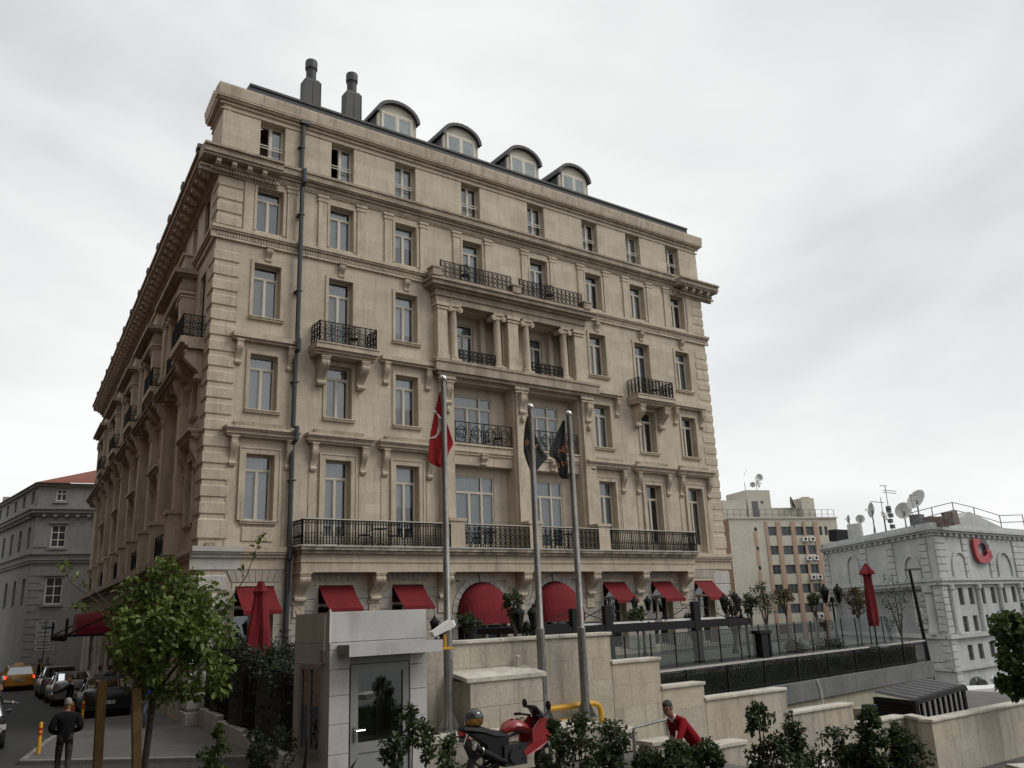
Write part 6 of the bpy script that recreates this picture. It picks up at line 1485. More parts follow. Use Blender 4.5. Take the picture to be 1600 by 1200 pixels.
# lanterns on posts
def lantern_post(label, loc, H, n, spread, s=1.0):
    t = thing('lamp_post', label, 'lamp', loc, 0, 'black lantern posts on the terrace')
    b = MB(); b.lathe([(.16 * s, 0), (.16 * s, .12), (.07 * s, .3), (.05 * s, H * .5), (.045 * s, H - .1), (.12 * s, H - .05), (.1 * s, H + .12 * s), (0, H + .2 * s)], 10); b.obj('post', 'iron', t, smooth=40)
    for k in range(n):
        a = pi * k + (0 if n == 2 else 0); x, y = spread * cos(a), spread * sin(a)
        if n > 1: b = MB(); b.tube([(0, 0, H * .93), (x * .5, y * .5, H * .86), (x, y, H * .93), (x, y, H)], .025 * s, 5); b.ring((x * .5, y * .5, H * .93), .09 * s, .015, 8, 4, 'y'); b.obj('arm', 'iron', t)
        zz = H if n > 1 else H + .1
        l = MB(); r0, r1, h = .1 * s, .19 * s, .42 * s
        for j in range(6):
            a0 = pi / 3 * j; l.tube([(x + r0 * cos(a0), y + r0 * sin(a0), zz), (x + r1 * cos(a0), y + r1 * sin(a0), zz + h)], .012, 4)
        l.lathe([(.04 * s, zz - .1 * s), (r0 * 1.15, zz - .02), (r0 * 1.15, zz + .02)], 8, (x, y, 0)); l.lathe([(r1 * 1.15, zz + h), (r1 * 1.1, zz + h + .05), (.12 * s, zz + h + .16 * s), (.05 * s, zz + h + .2 * s), (.06 * s, zz + h + .26 * s), (0, zz + h + .32 * s)], 8, (x, y, 0))
        lo = l.obj('lantern', 'iron', t); g = MB(); g.lathe([(r0 * .95, zz), (r1 * .95, zz + h)], 6, (x, y, 0), caps=False); g.obj('lantern_glass', 'glass_dark', lo)
    return t
def on_terrace(px, py, y): q = at_y(px, py, y); return q
q = on_terrace(1300, 935, -6.0); lantern_post('black twin lantern post on the terrace right of the small trees', (q.x, q.y, TZ), q.z - TZ - .1, 2, .55, 1.1)
q = on_terrace(690, 970, -9.0); lantern_post('black twin lantern behind the first flagpole', (q.x, q.y, TZ), q.z - TZ - .35, 2, .24, .7)
q = on_terrace(822, 965, -11.0); lantern_post('black twin lantern right of the middle flagpole', (q.x, q.y, TZ), q.z - TZ - .25, 2, .26, .85)
q = on_terrace(1002, 945, -3.0); lantern_post('black twin lantern between the ground floor windows at right', (q.x, q.y, TZ), q.z - TZ - .2, 2, .4, .8)
q = on_terrace(1142, 945, -5.0); lantern_post('black twin lantern wrapped in a climber at the pergola end', (q.x, q.y, TZ), q.z - TZ - .2, 2, .45, .95)

# small trees and pot plants on the terrace
def small_tree(label, px, y, py_top, py_low, hw, leafm, seed, stem_px=None, cat='tree', name='small_tree', size=.1, dens=1.0, base_z=None):
    r = random.Random(seed); T = at_y(px, py_top, y); bz_ = TZ if base_z is None else base_z; dd = (T - CAM_POS).dot(RWC @ Vector((0, 0, -1))); rw = hw / 1320 * dd; low = at_y(px, py_low, y).z - bz_; H = T.z - bz_
    c = (0, 0, (low + H) / 2); cl = blob_clumps(r, c, (rw * .8, rw * .8, (H - low) / 2 * .85), int(26 * dens), rw * .26)
    sts = [[Vector((0, 0, 0)), Vector((.03, 0, low * .6)), Vector((0, 0, (low + H) / 2)), Vector((0, 0, H * .93))], [Vector((.02, 0, low * .75)), Vector((rw * .5, 0, c[2]))], [Vector((.02, 0, low * .75)), Vector((-rw * .5, .1, c[2]))]]
    return plant(name, label, cat, (T.x, T.y, bz_), 'small trees and shrubs on the terrace', sts, cl, int(26 * dens), size, leafm, seed, .1, .045, crown='crown' if cat == 'tree' else 'foliage')
small_tree('bushy small terrace tree with two rounded heads beside the pergola end', 1190, -7.0, 908, 966, 24, 'leaf_olive', 401)
small_tree('lower left lobe shrub of the bushy terrace tree', 1168, -7.0, 922, 965, 14, 'leaf_olive', 402, cat='shrub', name='shrub')
small_tree('reddish umbrella shaped small tree, second from the pergola end', 1223, -5.0, 918, 946, 17, 'leaf_autumn', 403)
small_tree('light green small tree left of the twin lantern post', 1270, -5.0, 925, 950, 15, 'leaf_olive', 404)
small_tree('round olive small tree just left of the red parasol', 1334, -7.0, 915, 960, 19, 'leaf_autumn', 405, dens=1.3)
small_tree('tall loose tree with sparse leaves right of the red parasol', 1392, -9.0, 888, 990, 32, 'leaf_olive', 406, dens=.8)
small_tree('flowering shrub in the dark pot on the wall top', 735, -16.6, 957, 987, 22, 'leaf_olive', 407, cat='shrub', name='shrub', size=.06, base_z=2.95)
small_tree('slender leafy tree before the middle red arch awning', 802, -8.0, 917, 975, 20, 'leaf_olive', 408)
small_tree('potted yucca like shrub under the pergola', 993, -3.5, 950, 975, 17, 'leaf_hedge', 409, cat='shrub', name='shrub')
small_tree('dark cone shrub beside the third ground floor window from right', 1078, -3.0, 955, 995, 14, 'leaf_dark', 410, cat='shrub', name='shrub')
small_tree('climbing plant around the lantern at the pergola end', 1140, -5.2, 915, 1000, 16, 'leaf_dark', 411, cat='shrub', name='shrub')
small_tree('low green shrub line behind the glass at left', 1240, -7.5, 1000, 1020, 28, 'leaf_dark', 412, cat='shrub', name='shrub'); small_tree('low green shrub line behind the glass at right', 1290, -7.2, 998, 1018, 30, 'leaf_dark', 413, cat='shrub', name='shrub')
q = at_y(735, 996, -16.6); b = MB(); b.lathe([(.09, 0), (.16, .3), (.18, .3), (.18, .34), (.14, .34), (.13, .28), (0, .28)], 12); tag(b.obj('flower_pot', 'black_plastic', None, TR(q.x, q.y, 2.79)), 'dark flower pot standing on the travertine wall top', 'pot')
# further terrace railing far behind
t = thing('railing', 'low black railing at the far edge of the terrace under the small trees', 'railing', (0, 0, 0)); t.matrix_local = axes((20.5, -2.0, 0), (.985, .17), (-.17, .985))
b = MB(); b.box(0, 13, -.02, .02, 2.1, 2.15); b.box(0, 13, -.02, .02, 1.35, 1.39); b.obj('rail', 'iron', t); b = MB(); x = 0.0
while x < 13: b.box(x - .012, x + .012, -.012, .012, TZ, 2.12); x += .14
stuff(b.obj('picket', 'iron', t))
q = at_y(1172, 985, -8.3); b = MB(); b.box(-.2, .2, -.2, .2, 0, .9); b.box(-.35, .4, -.25, .25, .9, 1.02); b.box(.28, .38, -.2, .2, 0, .9); tag(b.obj('reception_desk', 'black_plastic', None, TR(q.x + .6, q.y, TZ)), 'grey stand with dark top behind the glass under the small tree', 'desk')

# black slatted shed below the terrace: left face, right face, corrugated roof
sc_ = at(1432, 1120, 27.0); sL = at(1372, 1120, 28.6); sR = at(1511, 1112, 30.8); Z0 = -1.35; zt_s = at(1432, 1096, 27.0).z
t = thing('slatted_shed', 'black slatted metal shelter with corrugated flat roof below the terrace', 'shed', (sc_.x, sc_.y, Z0)); H = zt_s - Z0
def shed_face(a, b): Fm, L = face_frame((a.x - sc_.x, a.y - sc_.y), (b.x - sc_.x, b.y - sc_.y)); return Fm, L
FmL, lL = shed_face(sL, sc_); FmR, lR = shed_face(sc_, sR)
for k in range(14): b = MB(); b.box(.06, lL - .06, -.02, .02, .05 + k * H / 14.2, .05 + (k + .82) * H / 14.2); b.obj('slat', 'black_plastic', t, FmL)
for k in range(9): b = MB(); x = lR * (.12 + .86 * k / 8); b.box(x - .06, x + .06, -.03, .05, 0, H - .1); b.obj('slat', 'black_plastic', t, FmR)
b = MB(); b.box(0, lL, .12, .16, 0, H - .05); b.obj('rear_panel', 'black_plastic', t, FmL)
for Fm, L in ((FmL, lL), (FmR, lR)): b = MB(); b.box(-.05, L + .05, -.06, .06, H - .12, H); b.obj('beam', 'black_plastic', t, Fm)
for Fm, x in ((FmL, 0), (FmR, .0), (FmR, lR)): b = MB(); b.box(x - .06, x + .06, -.05, .07, 0, H - .12); b.obj('post', 'black_plastic', t, Fm)
vl = Vector((sL.x - sc_.x, sL.y - sc_.y, .12)); vr = Vector((sR.x - sc_.x, sR.y - sc_.y, 0)); n = 8
for k in range(n):
    o = Vector((0, 0, H + .01)) + vr * (k / n); w = vr / n; b = MB(); b.add([o, o + w * .18 + Vector((0, 0, .07)), o + w * .82 + Vector((0, 0, .07)), o + w * .98, o + vl, o + vl + w * .18 + Vector((0, 0, .07)), o + vl + w * .82 + Vector((0, 0, .07)), o + vl + w * .98], [(0, 4, 5, 1), (1, 5, 6, 2), (2, 6, 7, 3), (0, 1, 2, 3), (7, 6, 5, 4), (0, 3, 7, 4)]); b.obj('roof_sheet', 'zinc', t, fix=True)
# carved dark figure / bundle on the pale pillar beside the shed
q = at(1353, 1125, 25.5); t = thing('utility_pillar', 'pale pillar with dark wrapped cabinet beside the slatted shed', 'pillar', (q.x, q.y, -1.4)); b = MB(); b.box(-.2, .35, 0, .3, 0, 1.5); b.obj('pillar', 'beige_plaster', t)
b = MB(); b.lathe([(.18, .2), (.2, .9), (.16, 1.1), (.2, 1.3), (.24, 1.5), (.22, 1.62), (.0, 1.64)], 9, (-.02, -.2, 0)); b.obj('cabinet', 'black_plastic', t)
# street lamps
b0 = at(1462, 1068, 42.0); b1 = at(1421, 890, 42.0)
t = thing('street_lamp', 'slim dark street lamp with flat head before the white hotel', 'street lamp', (b0.x, b0.y, b0.z - 1.5)); hh = b1 - Vector((b0.x, b0.y, b0.z - 1.5)); b = MB(); b.tube([(0, 0, 0), hh], [.11, .07], 8); b.obj('pole', 'black_plastic', t)
b = MB(); rt_ = Vector((.81, -.58, 0)); b.loft([[tuple(hh + rt_ * f * 1.0 + Vector((0, 0, z))) for z in (-.05, .06)] + [tuple(hh + rt_ * f + Vector((.12 * (1 - .6 * f), .17 * (1 - .6 * f), z))) for z in (.06, -.05)] for f in (-.15, .4, .62)]); b.obj('lamp_head', 'concrete', t, fix=True)
b = MB(); b.tube([hh * .36, hh * .36 + rt_ * .9], .02, 5); b.obj('arm', 'black_plastic', t)
q = at(1553, 1066, 70); t = thing('street_lamp', 'small globe street lamp at the foot of the white hotel', 'street lamp', (q.x, q.y, gz(q.x, q.y))); h_ = q.z - gz(q.x, q.y); b = MB(); b.tube([(0, 0, 0), (0, 0, h_)], .07, 6); b.obj('pole', 'black_plastic', t); b = MB(); b.lathe([(0, -.3), (.28, -.1), (.28, .1), (0, .3)], 10, (0, 0, h_ + .25)); b.obj('globe', 'white_paint', t, smooth=True)
# leafy tree entering at the right edge
q = at(1625, 1100, 24); r = random.Random(55); base = Vector((q.x, q.y, -1.4)); cl = []
for px, py, dd, rr_ in ((1562, 975, 24, .28), (1580, 972, 24.3, .3), (1598, 978, 24, .35), (1572, 1000, 24.2, .3), (1590, 1005, 24, .4), (1580, 1035, 24.3, .3), (1596, 1040, 24, .4), (1572, 1030, 23.8, .22), (1590, 1075, 24.2, .3), (1568, 1068, 24, .16), (1620, 1000, 24, .6), (1640, 1040, 24, .6), (1625, 960, 24.5, .5), (1610, 1065, 24, .45)):
    cl.append((tuple(at(px, py, dd) - base), rr_))
tt = thing('street_tree', 'dark leafy tree reaching in at the right edge', 'tree', base); b = MB(); tp = at(1630, 1020, 24) - base; b.tube([(0, 0, 0), tp * .6, tp], [.14, .1, .05], 8); b.obj('trunk', 'bark', tt, smooth=True)
b = MB(); b.tube([tp * .7, at(1590, 1015, 24) - base, at(1555, 985, 24) - base], [.05, .03, .012], 6); b.obj('branch', 'bark', tt)
foliage(r, cl, 130, .17, 0, .2, .42).obj('crown', 'leaf_hedge', tt)
# white van behind the shed
q = at(1525, 1110, 48); t = thing('van', 'white van roof seen behind the slatted shed', 'van', (q.x, q.y, gz(q.x, q.y)), -.4)
hv = at(1525, 1084, 48).z - gz(q.x, q.y); b = MB(); sec = lambda x, w, h: [(x, -w, .35), (x, -w, h * .7), (x, -w * .85, h), (x, w * .85, h), (x, w, h * .7), (x, w, .35)]
b.loft([sec(-2.3, .9, hv * .96), sec(-2.2, .95, hv), sec(1.2, .95, hv), sec(1.7, .93, hv * .72), sec(2.4, .9, hv * .62)]); b.obj('body', 'white_paint', t, fix=True)
for x in (-1.5, 1.5):
    for y in (-.95, .95): b = MB(); b.lathe([(.34, -.1), (.34, .1)], 14, (x, y, .34), 'y'); b.obj('wheel', 'rubber', t)
b = MB(); b.box(-1.8, 1.0, -.97, -.955, hv * .55, hv * .8); b.obj('side_window', 'glass_dark', t)
# ================================================================== vehicles
def paint(name, col, rough=.3): return mat(name, col, rough, None, fvar=.04, coat=.6, spec=.5)
M['taxi_yellow'] = paint('taxi_paint', (0.55, 0.235, 0.012)); M['car_black'] = mat('black_car_paint', (0.006, 0.006, 0.007), .4, None, fvar=.04, coat=.15, spec=.3); M['car_silver'] = paint('silver_car_paint', (0.13, 0.133, 0.137), .45); M['car_grey'] = paint('grey_car_paint', (0.09, 0.092, 0.095), .4); M['car_dark'] = paint('dark_car_paint', (0.015, 0.016, 0.018))
M['tail_red'] = emit_mat('lit_tail_lamp', (0.9, 0.06, 0.03), 1.4); M['lamp_red'] = mat('red_lamp_lens', (0.3, 0.01, 0.012), .2, None, fvar=0); M['lamp_white'] = mat('clear_lamp_lens', (0.55, 0.52, 0.5), .15, None, fvar=0)
def car(label, cat, loc, rz, body, L=4.5, Wd=1.76, H=1.46, kind='sedan', lit=False, plate=True, roofsign=False, name='parked_car', group=None):
    t = thing(name, label, cat, loc, rz, group); hw = Wd / 2      # local +x is forward
    belt = H * .63; gb0 = .2
    # lower body, sections from tail to nose: (x, half width, top z, bottom z)
    if kind == 'sedan': secs = [(-.5, .80, .62, .42), (-.49, .93, .70, .3), (-.46, .97, .74, .24), (-.36, 1.0, .76, .2), (-.2, 1.0, .655, .2), (.0, 1.0, .64, .2), (.2, 1.0, .625, .2), (.34, .99, .60, .2), (.44, .95, .53, .22), (.49, .86, .44, .28), (.5, .75, .38, .34)]
    else: secs = [(-.5, .82, .60, .40), (-.49, .94, .66, .3), (-.47, .98, .67, .24), (-.36, 1.0, .665, .2), (-.2, 1.0, .655, .2), (.0, 1.0, .64, .2), (.2, 1.0, .625, .2), (.34, .99, .60, .2), (.44, .95, .53, .22), (.49, .86, .44, .28), (.5, .75, .38, .34)]
    rings = []
    for x, w, zt, zb in secs:
        X = x * L; w_ = hw * w; zt *= H; zb_ = zb * (H / 1.46)
        rings.append([(X, -w_ * .86, zb_), (X, -w_ * .98, zb_ + .1), (X, -w_, (zb_ + zt) * .5), (X, -w_ * .97, zt - .1), (X, -w_ * .88, zt - .015), (X, -w_ * .5, zt + .01), (X, w_ * .5, zt + .01), (X, w_ * .88, zt - .015), (X, w_ * .97, zt - .1), (X, w_, (zb_ + zt) * .5), (X, w_ * .98, zb_ + .1), (X, w_ * .86, zb_)])
    b = MB(); b.loft(rings); bd = b.obj('body', body, t, smooth=45, fix=True)
    # cabin: pillars and roof, then glass
    if kind == 'sedan': cab = [(-.37, .745), (-.22, .99), (-.05, 1.0), (.1, .985), (.27, .62)]
    else: cab = [(-.485, .67), (-.43, .97), (-.1, 1.0), (.1, .985), (.27, .62)]
    rr = []
    for x, z in cab:
        f = (z - .63) / .37; w_ = hw * (.93 - .2 * max(0, f)); X = x * L; zz = z * H
        rr.append([(X, -w_, zz - .05), (X, -w_ * .93, zz), (X, w_ * .93, zz), (X, w_, zz - .05)])
    roof = MB(); roof.loft([[(X, y, z) for X, y, z in r] for r in rr[1:4]]); roof.obj('roof', body, t, smooth=40, fix=True)
    g = MB(); (x0, z0), (x1, z1) = cab[0], cab[1]
    def q4(pa, pb, pc, pd, nm):
        m_ = MB(); m_.add([pa, pb, pc, pd], [(0, 1, 2, 3)]); m_.obj(nm, 'glass_dark' if nm != 'rear_window' else 'rear_glass', t)
    wt = hw * .73; wb = hw * .9; zb_ = belt
    q4((x0 * L, -wb * .93, z0 * H - .02), (x0 * L, wb * .93, z0 * H - .02), (x1 * L, wt * .95, z1 * H - .03), (x1 * L, -wt * .95, z1 * H - .03), 'rear_window')
    (x3, z3), (x4, z4) = cab[3], cab[4]
    q4((x4 * L, wb * .93, z4 * H), (x4 * L, -wb * .93, z4 * H), (x3 * L, -wt * .95, z3 * H - .03), (x3 * L, wt * .95, z3 * H - .03), 'windscreen')
    for s in (-1, 1):
        xm = (-.08) * L
        q4(((x0 + .02) * L, s * wb, z0 * H - .03 if kind == 'sedan' else zb_), (xm - .04, s * wb, zb_ + .02), (xm - .04, s * wt, H - .07), ((x1 + .01) * L, s * wt, z1 * H - .07), 'side_window')
        q4((xm + .04, s * wb, zb_ + .02), ((x4 - .03) * L, s * wb, zb_ - .0), (x3 * L, s * wt, z3 * H - .07), (xm + .04, s * wt, H - .07), 'side_window')
        for pa, pb, pr_ in (((xm, s * wb, zb_), (xm, s * wt, H - .06), .04), ((x0 * L, s * wb * .97, z0 * H - .03), (x1 * L, s * wt, z1 * H - .05), .05), ((x4 * L, s * wb * .97, z4 * H - .02), (x3 * L, s * wt, z3 * H - .05), .04)): p = MB(); p.tube([pa, pb], pr_, 5); p.obj('pillar', body, t)
        mrr = MB(); mrr.loft([[((x4 - .09) * L + dx, s * (wb + .04), belt + .06 + dz) for dx, dz in ((-.05, -.05), (.06, -.05), (.06, .06), (-.05, .06))], [((x4 - .09) * L + dx * .8, s * (wb + .2), belt + .07 + dz) for dx, dz in ((-.05, -.06), (.05, -.05), (.05, .06), (-.05, .07))]]); mrr.obj('mirror', body, t, fix=True)
        ls = .475 if kind == 'sedan' else .49
        tl = MB(); y = s * hw * .76; tl.box(-ls * L - .03, -ls * L + .1, y - .17, y + .17, belt - .21, belt - .03); tlo = tl.obj('tail_lamp', 'tail_red' if lit else 'lamp_red', t)
        if not lit: r_ = MB(); r_.lathe([(.05, -.012), (.05, 0)], 10, (-ls * L - .035, y, belt - .12), 'x'); r_.obj('reversing_lens', 'lamp_white', tlo)
        hl = MB(); hl.box(.455 * L, .475 * L + .02, s * hw * .72 - .18, s * hw * .72 + .18, H * .4, H * .5); hl.obj('headlamp', 'lamp_white', t)
        for x in (-.295, .31):
            w = MB(); r = .31 * H / 1.46; w.lathe([(r * .62, -.1), (r * .94, -.105), (r, -.07), (r, .07), (r * .94, .105), (r * .62, .1)], 20, (x * L, s * (hw - .12), r), 'y', caps=False); w = w.obj('wheel', 'rubber', t, smooth=40)
            rm = MB(); rm.lathe([(0, -.05), (r * .2, -.07), (r * .55, -.06), (r * .64, -.09), (r * .64, .09), (0, .06)], 14, (x * L, s * (hw - .12), r), 'y'); rm.obj('rim', 'car_silver', w)
    bp_ = MB(); bp_.box(-.503 * L - .03, -.47 * L, -hw * .9, hw * .9, .32, .52); bp_.obj('bumper', body, t)
    if plate:
        zz = belt - .32 if kind == 'sedan' else belt - .27
        p = MB(); p.box(-.5 * L - .055, -.5 * L - .02, -.26, .26, zz - .055, zz + .06); po = p.obj('number_plate', 'plate_white', t)
        k_ = MB()
        for j in range(7):
            if j in (2, 4): continue
            y = .2 - j * .065; k_.box(-.5 * L - .058, -.5 * L - .054, y - .02, y + .02, zz - .03, zz + .035)
        k_.obj('plate_characters', 'black_plastic', po)
        e = MB(); e.lathe([(.055, -.01), (.055, 0)], 12, (-.485 * L - .02, 0, belt - .08), 'x'); e.obj('badge', 'chrome', t)
    if roofsign: sg = MB(); sg.loft([[(-.12, -.26, H), (.12, -.26, H), (.12, .26, H), (-.12, .26, H)], [(-.08, -.22, H + .15), (.08, -.22, H + .15), (.08, .22, H + .15), (-.08, .22, H + .15)]]); sg.obj('roof_sign', 'taxi_yellow', t)
    u = MB(); u.box(-.46 * L, .46 * L, -hw * .8, hw * .8, .16, .3); u.obj('underbody', 'black_plastic', t)
    return t
M['rear_glass'] = glass_mat('rear_glass', (0.1, 0.11, 0.11), 1.7, .02, .22)
HD = pi / 2 - LA
q = at_z(27, 1080, 0); car('yellow taxi with lit red tail lamps down the street', 'taxi', (q.x + .2, q.y + 2.2, 0), HD + .03, 'taxi_yellow', 4.2, 1.7, 1.44, 'hatch', True, True, True, 'taxi')
q = at_z(180, 1121, 0); car('black sedan seen from behind parked at the end of the pavement', 'car', (q.x - .05, q.y + 2.3, 0), HD - .02, 'car_black', 4.7, 1.82, 1.44, 'sedan', group='cars standing along the hotel side')
q = at_z(136, 1101, 0); car('silver sedan half hidden in front of the black sedan', 'car', (q.x - .45, q.y + 2.4, 0), HD + .04, 'car_silver', 4.5, 1.76, 1.45, 'sedan', group='cars standing along the hotel side')
q = at_z(112, 1090, 0); car('grey hatchback beyond the man in the suit', 'car', (q.x - .5, q.y + 2.0, 0), HD + .03, 'car_grey', 4.2, 1.74, 1.6, 'hatch', group='cars standing along the hotel side')
q = at_z(6, 1172, 0); car('dark car cut off by the left edge', 'car', (q.x - .75, q.y + 1.9, 0), HD + .05 + pi, 'car_dark', 4.4, 1.75, 1.45, 'hatch', plate=False)

# ---- motorcycle, facing right along the ledge
M['moto_red'] = paint('red_fairing', (0.24, 0.006, 0.01), .4); M['visor'] = mat('dark_visor', (0.03, 0.035, 0.045), .08, None, fvar=0); M['engine'] = mat('engine_alloy', (0.035, 0.035, 0.037), .45, None, metal=.5)
q = at_y(718, 1150, -18.8); mo = thing('motorcycle', 'red and black sport motorcycle parked in front of the ledge', 'motorcycle', (q.x, -18.8, .57))
def mpt(nm, m, b, parent=None, smooth=40, fix=True): return b.obj(nm, m, parent or mo, None, smooth, fix)
for nm, x in (('rear', .42), ('front', 1.78)):
    w = MB(); r = .30; w.lathe([(r * .68, -.06), (r * .9, -.075), (r, -.03), (r, .03), (r * .9, .075), (r * .68, .06)], 24, (x, 0, r), 'y', caps=False); w = mpt('wheel', 'rubber', w)
    rm = MB(); rm.ring((x, 0, r), r * .66, .025, 20, 5)
    for k in range(5): a = 2 * pi * k / 5; rm.tube([(x, 0, r), (x + r * .66 * cos(a), 0, r + r * .66 * sin(a))], .018, 5)
    rm.lathe([(.05, -.06), (.05, .06)], 10, (x, 0, r), 'y'); mpt('rim', 'engine', rm, w)
b = MB(); tank = [(.82, .09, .80, .10), (.90, .15, .86, .16), (1.02, .18, .89, .19), (1.16, .185, .87, .19), (1.28, .16, .82, .14), (1.36, .1, .78, .08)]
b.loft([[(x, w * cos(2 * pi * k / 14), z + (h * .55) * sin(2 * pi * k / 14)) for k in range(14)] for x, w, z, h in tank]); tk = mpt('tank', 'moto_red', b)
b = MB(); b.loft([[(x, w * cos(2 * pi * k / 14) * 1.015, z + (h * .565) * sin(2 * pi * k / 14) + .006) for k in (1, 2, 3, 4, 5, 6)] + [(x, w * cos(2 * pi * k / 14) * .9, z + (h * .5) * sin(2 * pi * k / 14)) for k in (6, 5, 4, 3, 2, 1)] for x, w, z, h in tank[1:4:2]]); 
nt = MB()
for k in range(3):
    nt.tube([(.92 + k * .12, -.17, .86), (1.0 + k * .12, -.05, 1.0), (.96 + k * .12, .15, .9)], .006, 4); nt.tube([(1.1 + k * .08, -.17, .86), (1.0 + k * .1, -.05, 1.0), (.94 + k * .12, .15, .9)], .006, 4)
mpt('cargo_net', 'black_plastic', nt, tk)
b = MB(); b.loft([[(x, w * c_, z + h * s_) for c_, s_ in ((-1, -.2), (-.8, .6), (0, 1), (.8, .6), (1, -.2), (.6, -1), (-.6, -1))] for x, w, z, h in ((.0, .05, .92, .02), (.04, .1, .93, .045), (.2, .13, .91, .06), (.4, .14, .87, .07), (.6, .14, .80, .07), (.82, .13, .76, .06), (.88, .1, .76, .04))]); mpt('seat', 'black_plastic', b)
b = MB(); b.prism([(.16, .86), (.5, .82), (.88, .74), (.86, .55), (.72, .38), (.5, .42), (.45, .66)], -.12, .12, 'y'); mpt('side_panel', 'black_plastic', b, smooth=False)
b = MB(); b.box(.0, .08, -.06, .06, .84, .9); mpt('tail_lamp', 'lamp_red', b)
b = MB(Matrix.Rotation(radians(25), 4, 'Y')); b.box(-.30, -.29, -.1, .1, .62, .79); b.v = [(x + .02, y, z + .02) for x, y, z in b.v]; pl = mpt('number_plate', 'plate_white', b, smooth=False)
b = MB(Matrix.Rotation(radians(25), 4, 'Y'))
for j in range(3): b.box(-.305, -.301, -.08 + j * .055, -.045 + j * .055, .72, .77); b.box(-.305, -.301, -.08 + j * .055, -.045 + j * .055, .645, .695)
b.v = [(x + .02, y, z + .02) for x, y, z in b.v]; mpt('plate_characters', 'black_plastic', b, pl, False)
b = MB(); b.prism([(.02, .83), (.12, .84), (.3, .5), (.22, .45)], -.07, .07, 'y'); mpt('rear_fender', 'black_plastic', b)
for s in (-1, 1): b = MB(); b.tube([(.1, s * .07, .8), (.06, s * .17, .8)], .014, 6); b.lathe([(0, -.03), (.025, 0), (0, .03)], 8, (.05, s * .19, .8), 'x'); mpt('indicator', 'lamp_red', b)
b = MB(); b.tube([(.95, -.12, .35), (.7, -.15, .4), (.45, -.17, .52), (.18, -.18, .66)], [.035, .045, .055, .05], 10); ex = mpt('exhaust', 'black_plastic', b); c_ = MB(); c_.lathe([(.054, -.01), (.058, .0), (.03, .015)], 10, (.16, -.18, .67), 'x'); c_.ring((.3, -.175, .6), .058, .008, 12, 4, 'x'); mpt('exhaust_tip', 'chrome', c_, ex)
b = MB(); b.box(.75, 1.2, -.16, .16, .3, .62); b.lathe([(.12, -.2), (.12, .2)], 12, (.95, 0, .45), 'y'); b.lathe([(.1, -.19), (.1, .19)], 12, (1.12, 0, .5), 'y'); mpt('engine', 'engine', b)
b = MB(); b.tube([(.42, -.09, .3), (.8, -.12, .42)], .03, 6); b.tube([(.42, .09, .3), (.8, .12, .42)], .03, 6); b.tube([(.7, 0, .5), (.62, 0, .78)], .04, 6); b.tube([(.75, -.1, .72), (1.3, -.06, .82)], .025, 6); mpt('frame', 'black_plastic', b)
for s in (-1, 1):
    b = MB(); b.tube([(1.78, s * .1, .3), (1.55, s * .1, .92)], .026, 8); mpt('fork', 'chrome', b)
    b = MB(); pts = [(1.3, .80), (1.5, .98), (1.66, .95), (1.78, .78), (1.7, .62), (1.45, .5), (1.15, .42), (1.1, .5), (1.3, .62)]; b.prism([(x, z) for x, z in pts], s * .2, s * .17, 'y'); b.v = [(x, y * (1 - .35 * max(0, (x - 1.45) / .35)), z) for x, y, z in b.v]; fr = mpt('side_fairing', 'moto_red', b, smooth=False)
    b = MB(); b.tube([(1.48, s * .08, 1.0), (1.38, s * .34, 1.02)], .018, 6); b.tube([(1.4, s * .26, 1.02), (1.36, s * .38, 1.01)], .026, 6); mpt('handlebar', 'black_plastic', b)
    b = MB(); b.tube([(1.62, s * .16, 1.0), (1.57, s * .3, 1.12)], .01, 5); b.lathe([(0, -.02), (.06, -.012), (.065, .01), (0, .018)], 10, (1.55, s * .33, 1.17), 'x'); b.v = [(x, y, 1.17 + (z - 1.17) * 1.2 if z > 1.1 else z) for x, y, z in b.v]; mr = mpt('mirror', 'black_plastic', b)
b = MB(); b.loft([[(1.66, -.15, .98), (1.66, .15, .98), (1.6, .17, .94), (1.6, -.17, .94)], [(1.44, -.13, 1.17), (1.44, .13, 1.17), (1.43, .13, 1.165), (1.43, -.13, 1.165)]]); mpt('windscreen', 'visor', b)
b = MB(); b.loft([[(1.62, -.16, .96), (1.62, .16, .96), (1.62, .16, .8), (1.62, -.16, .8)], [(1.84, -.08, .84), (1.84, .08, .84), (1.84, .08, .74), (1.84, -.08, .74)]]); mpt('nose_fairing', 'moto_red', b)
b = MB(); b.loft([[(1.78 + .33 * cos(a), -.07, .3 + .33 * sin(a)), (1.78 + .33 * cos(a), .07, .3 + .33 * sin(a)), (1.78 + .31 * cos(a), .07, .3 + .31 * sin(a)), (1.78 + .31 * cos(a), -.07, .3 + .31 * sin(a))] for a in [radians(20 + 14 * k) for k in range(9)]]); mpt('front_fender', 'moto_red', b)
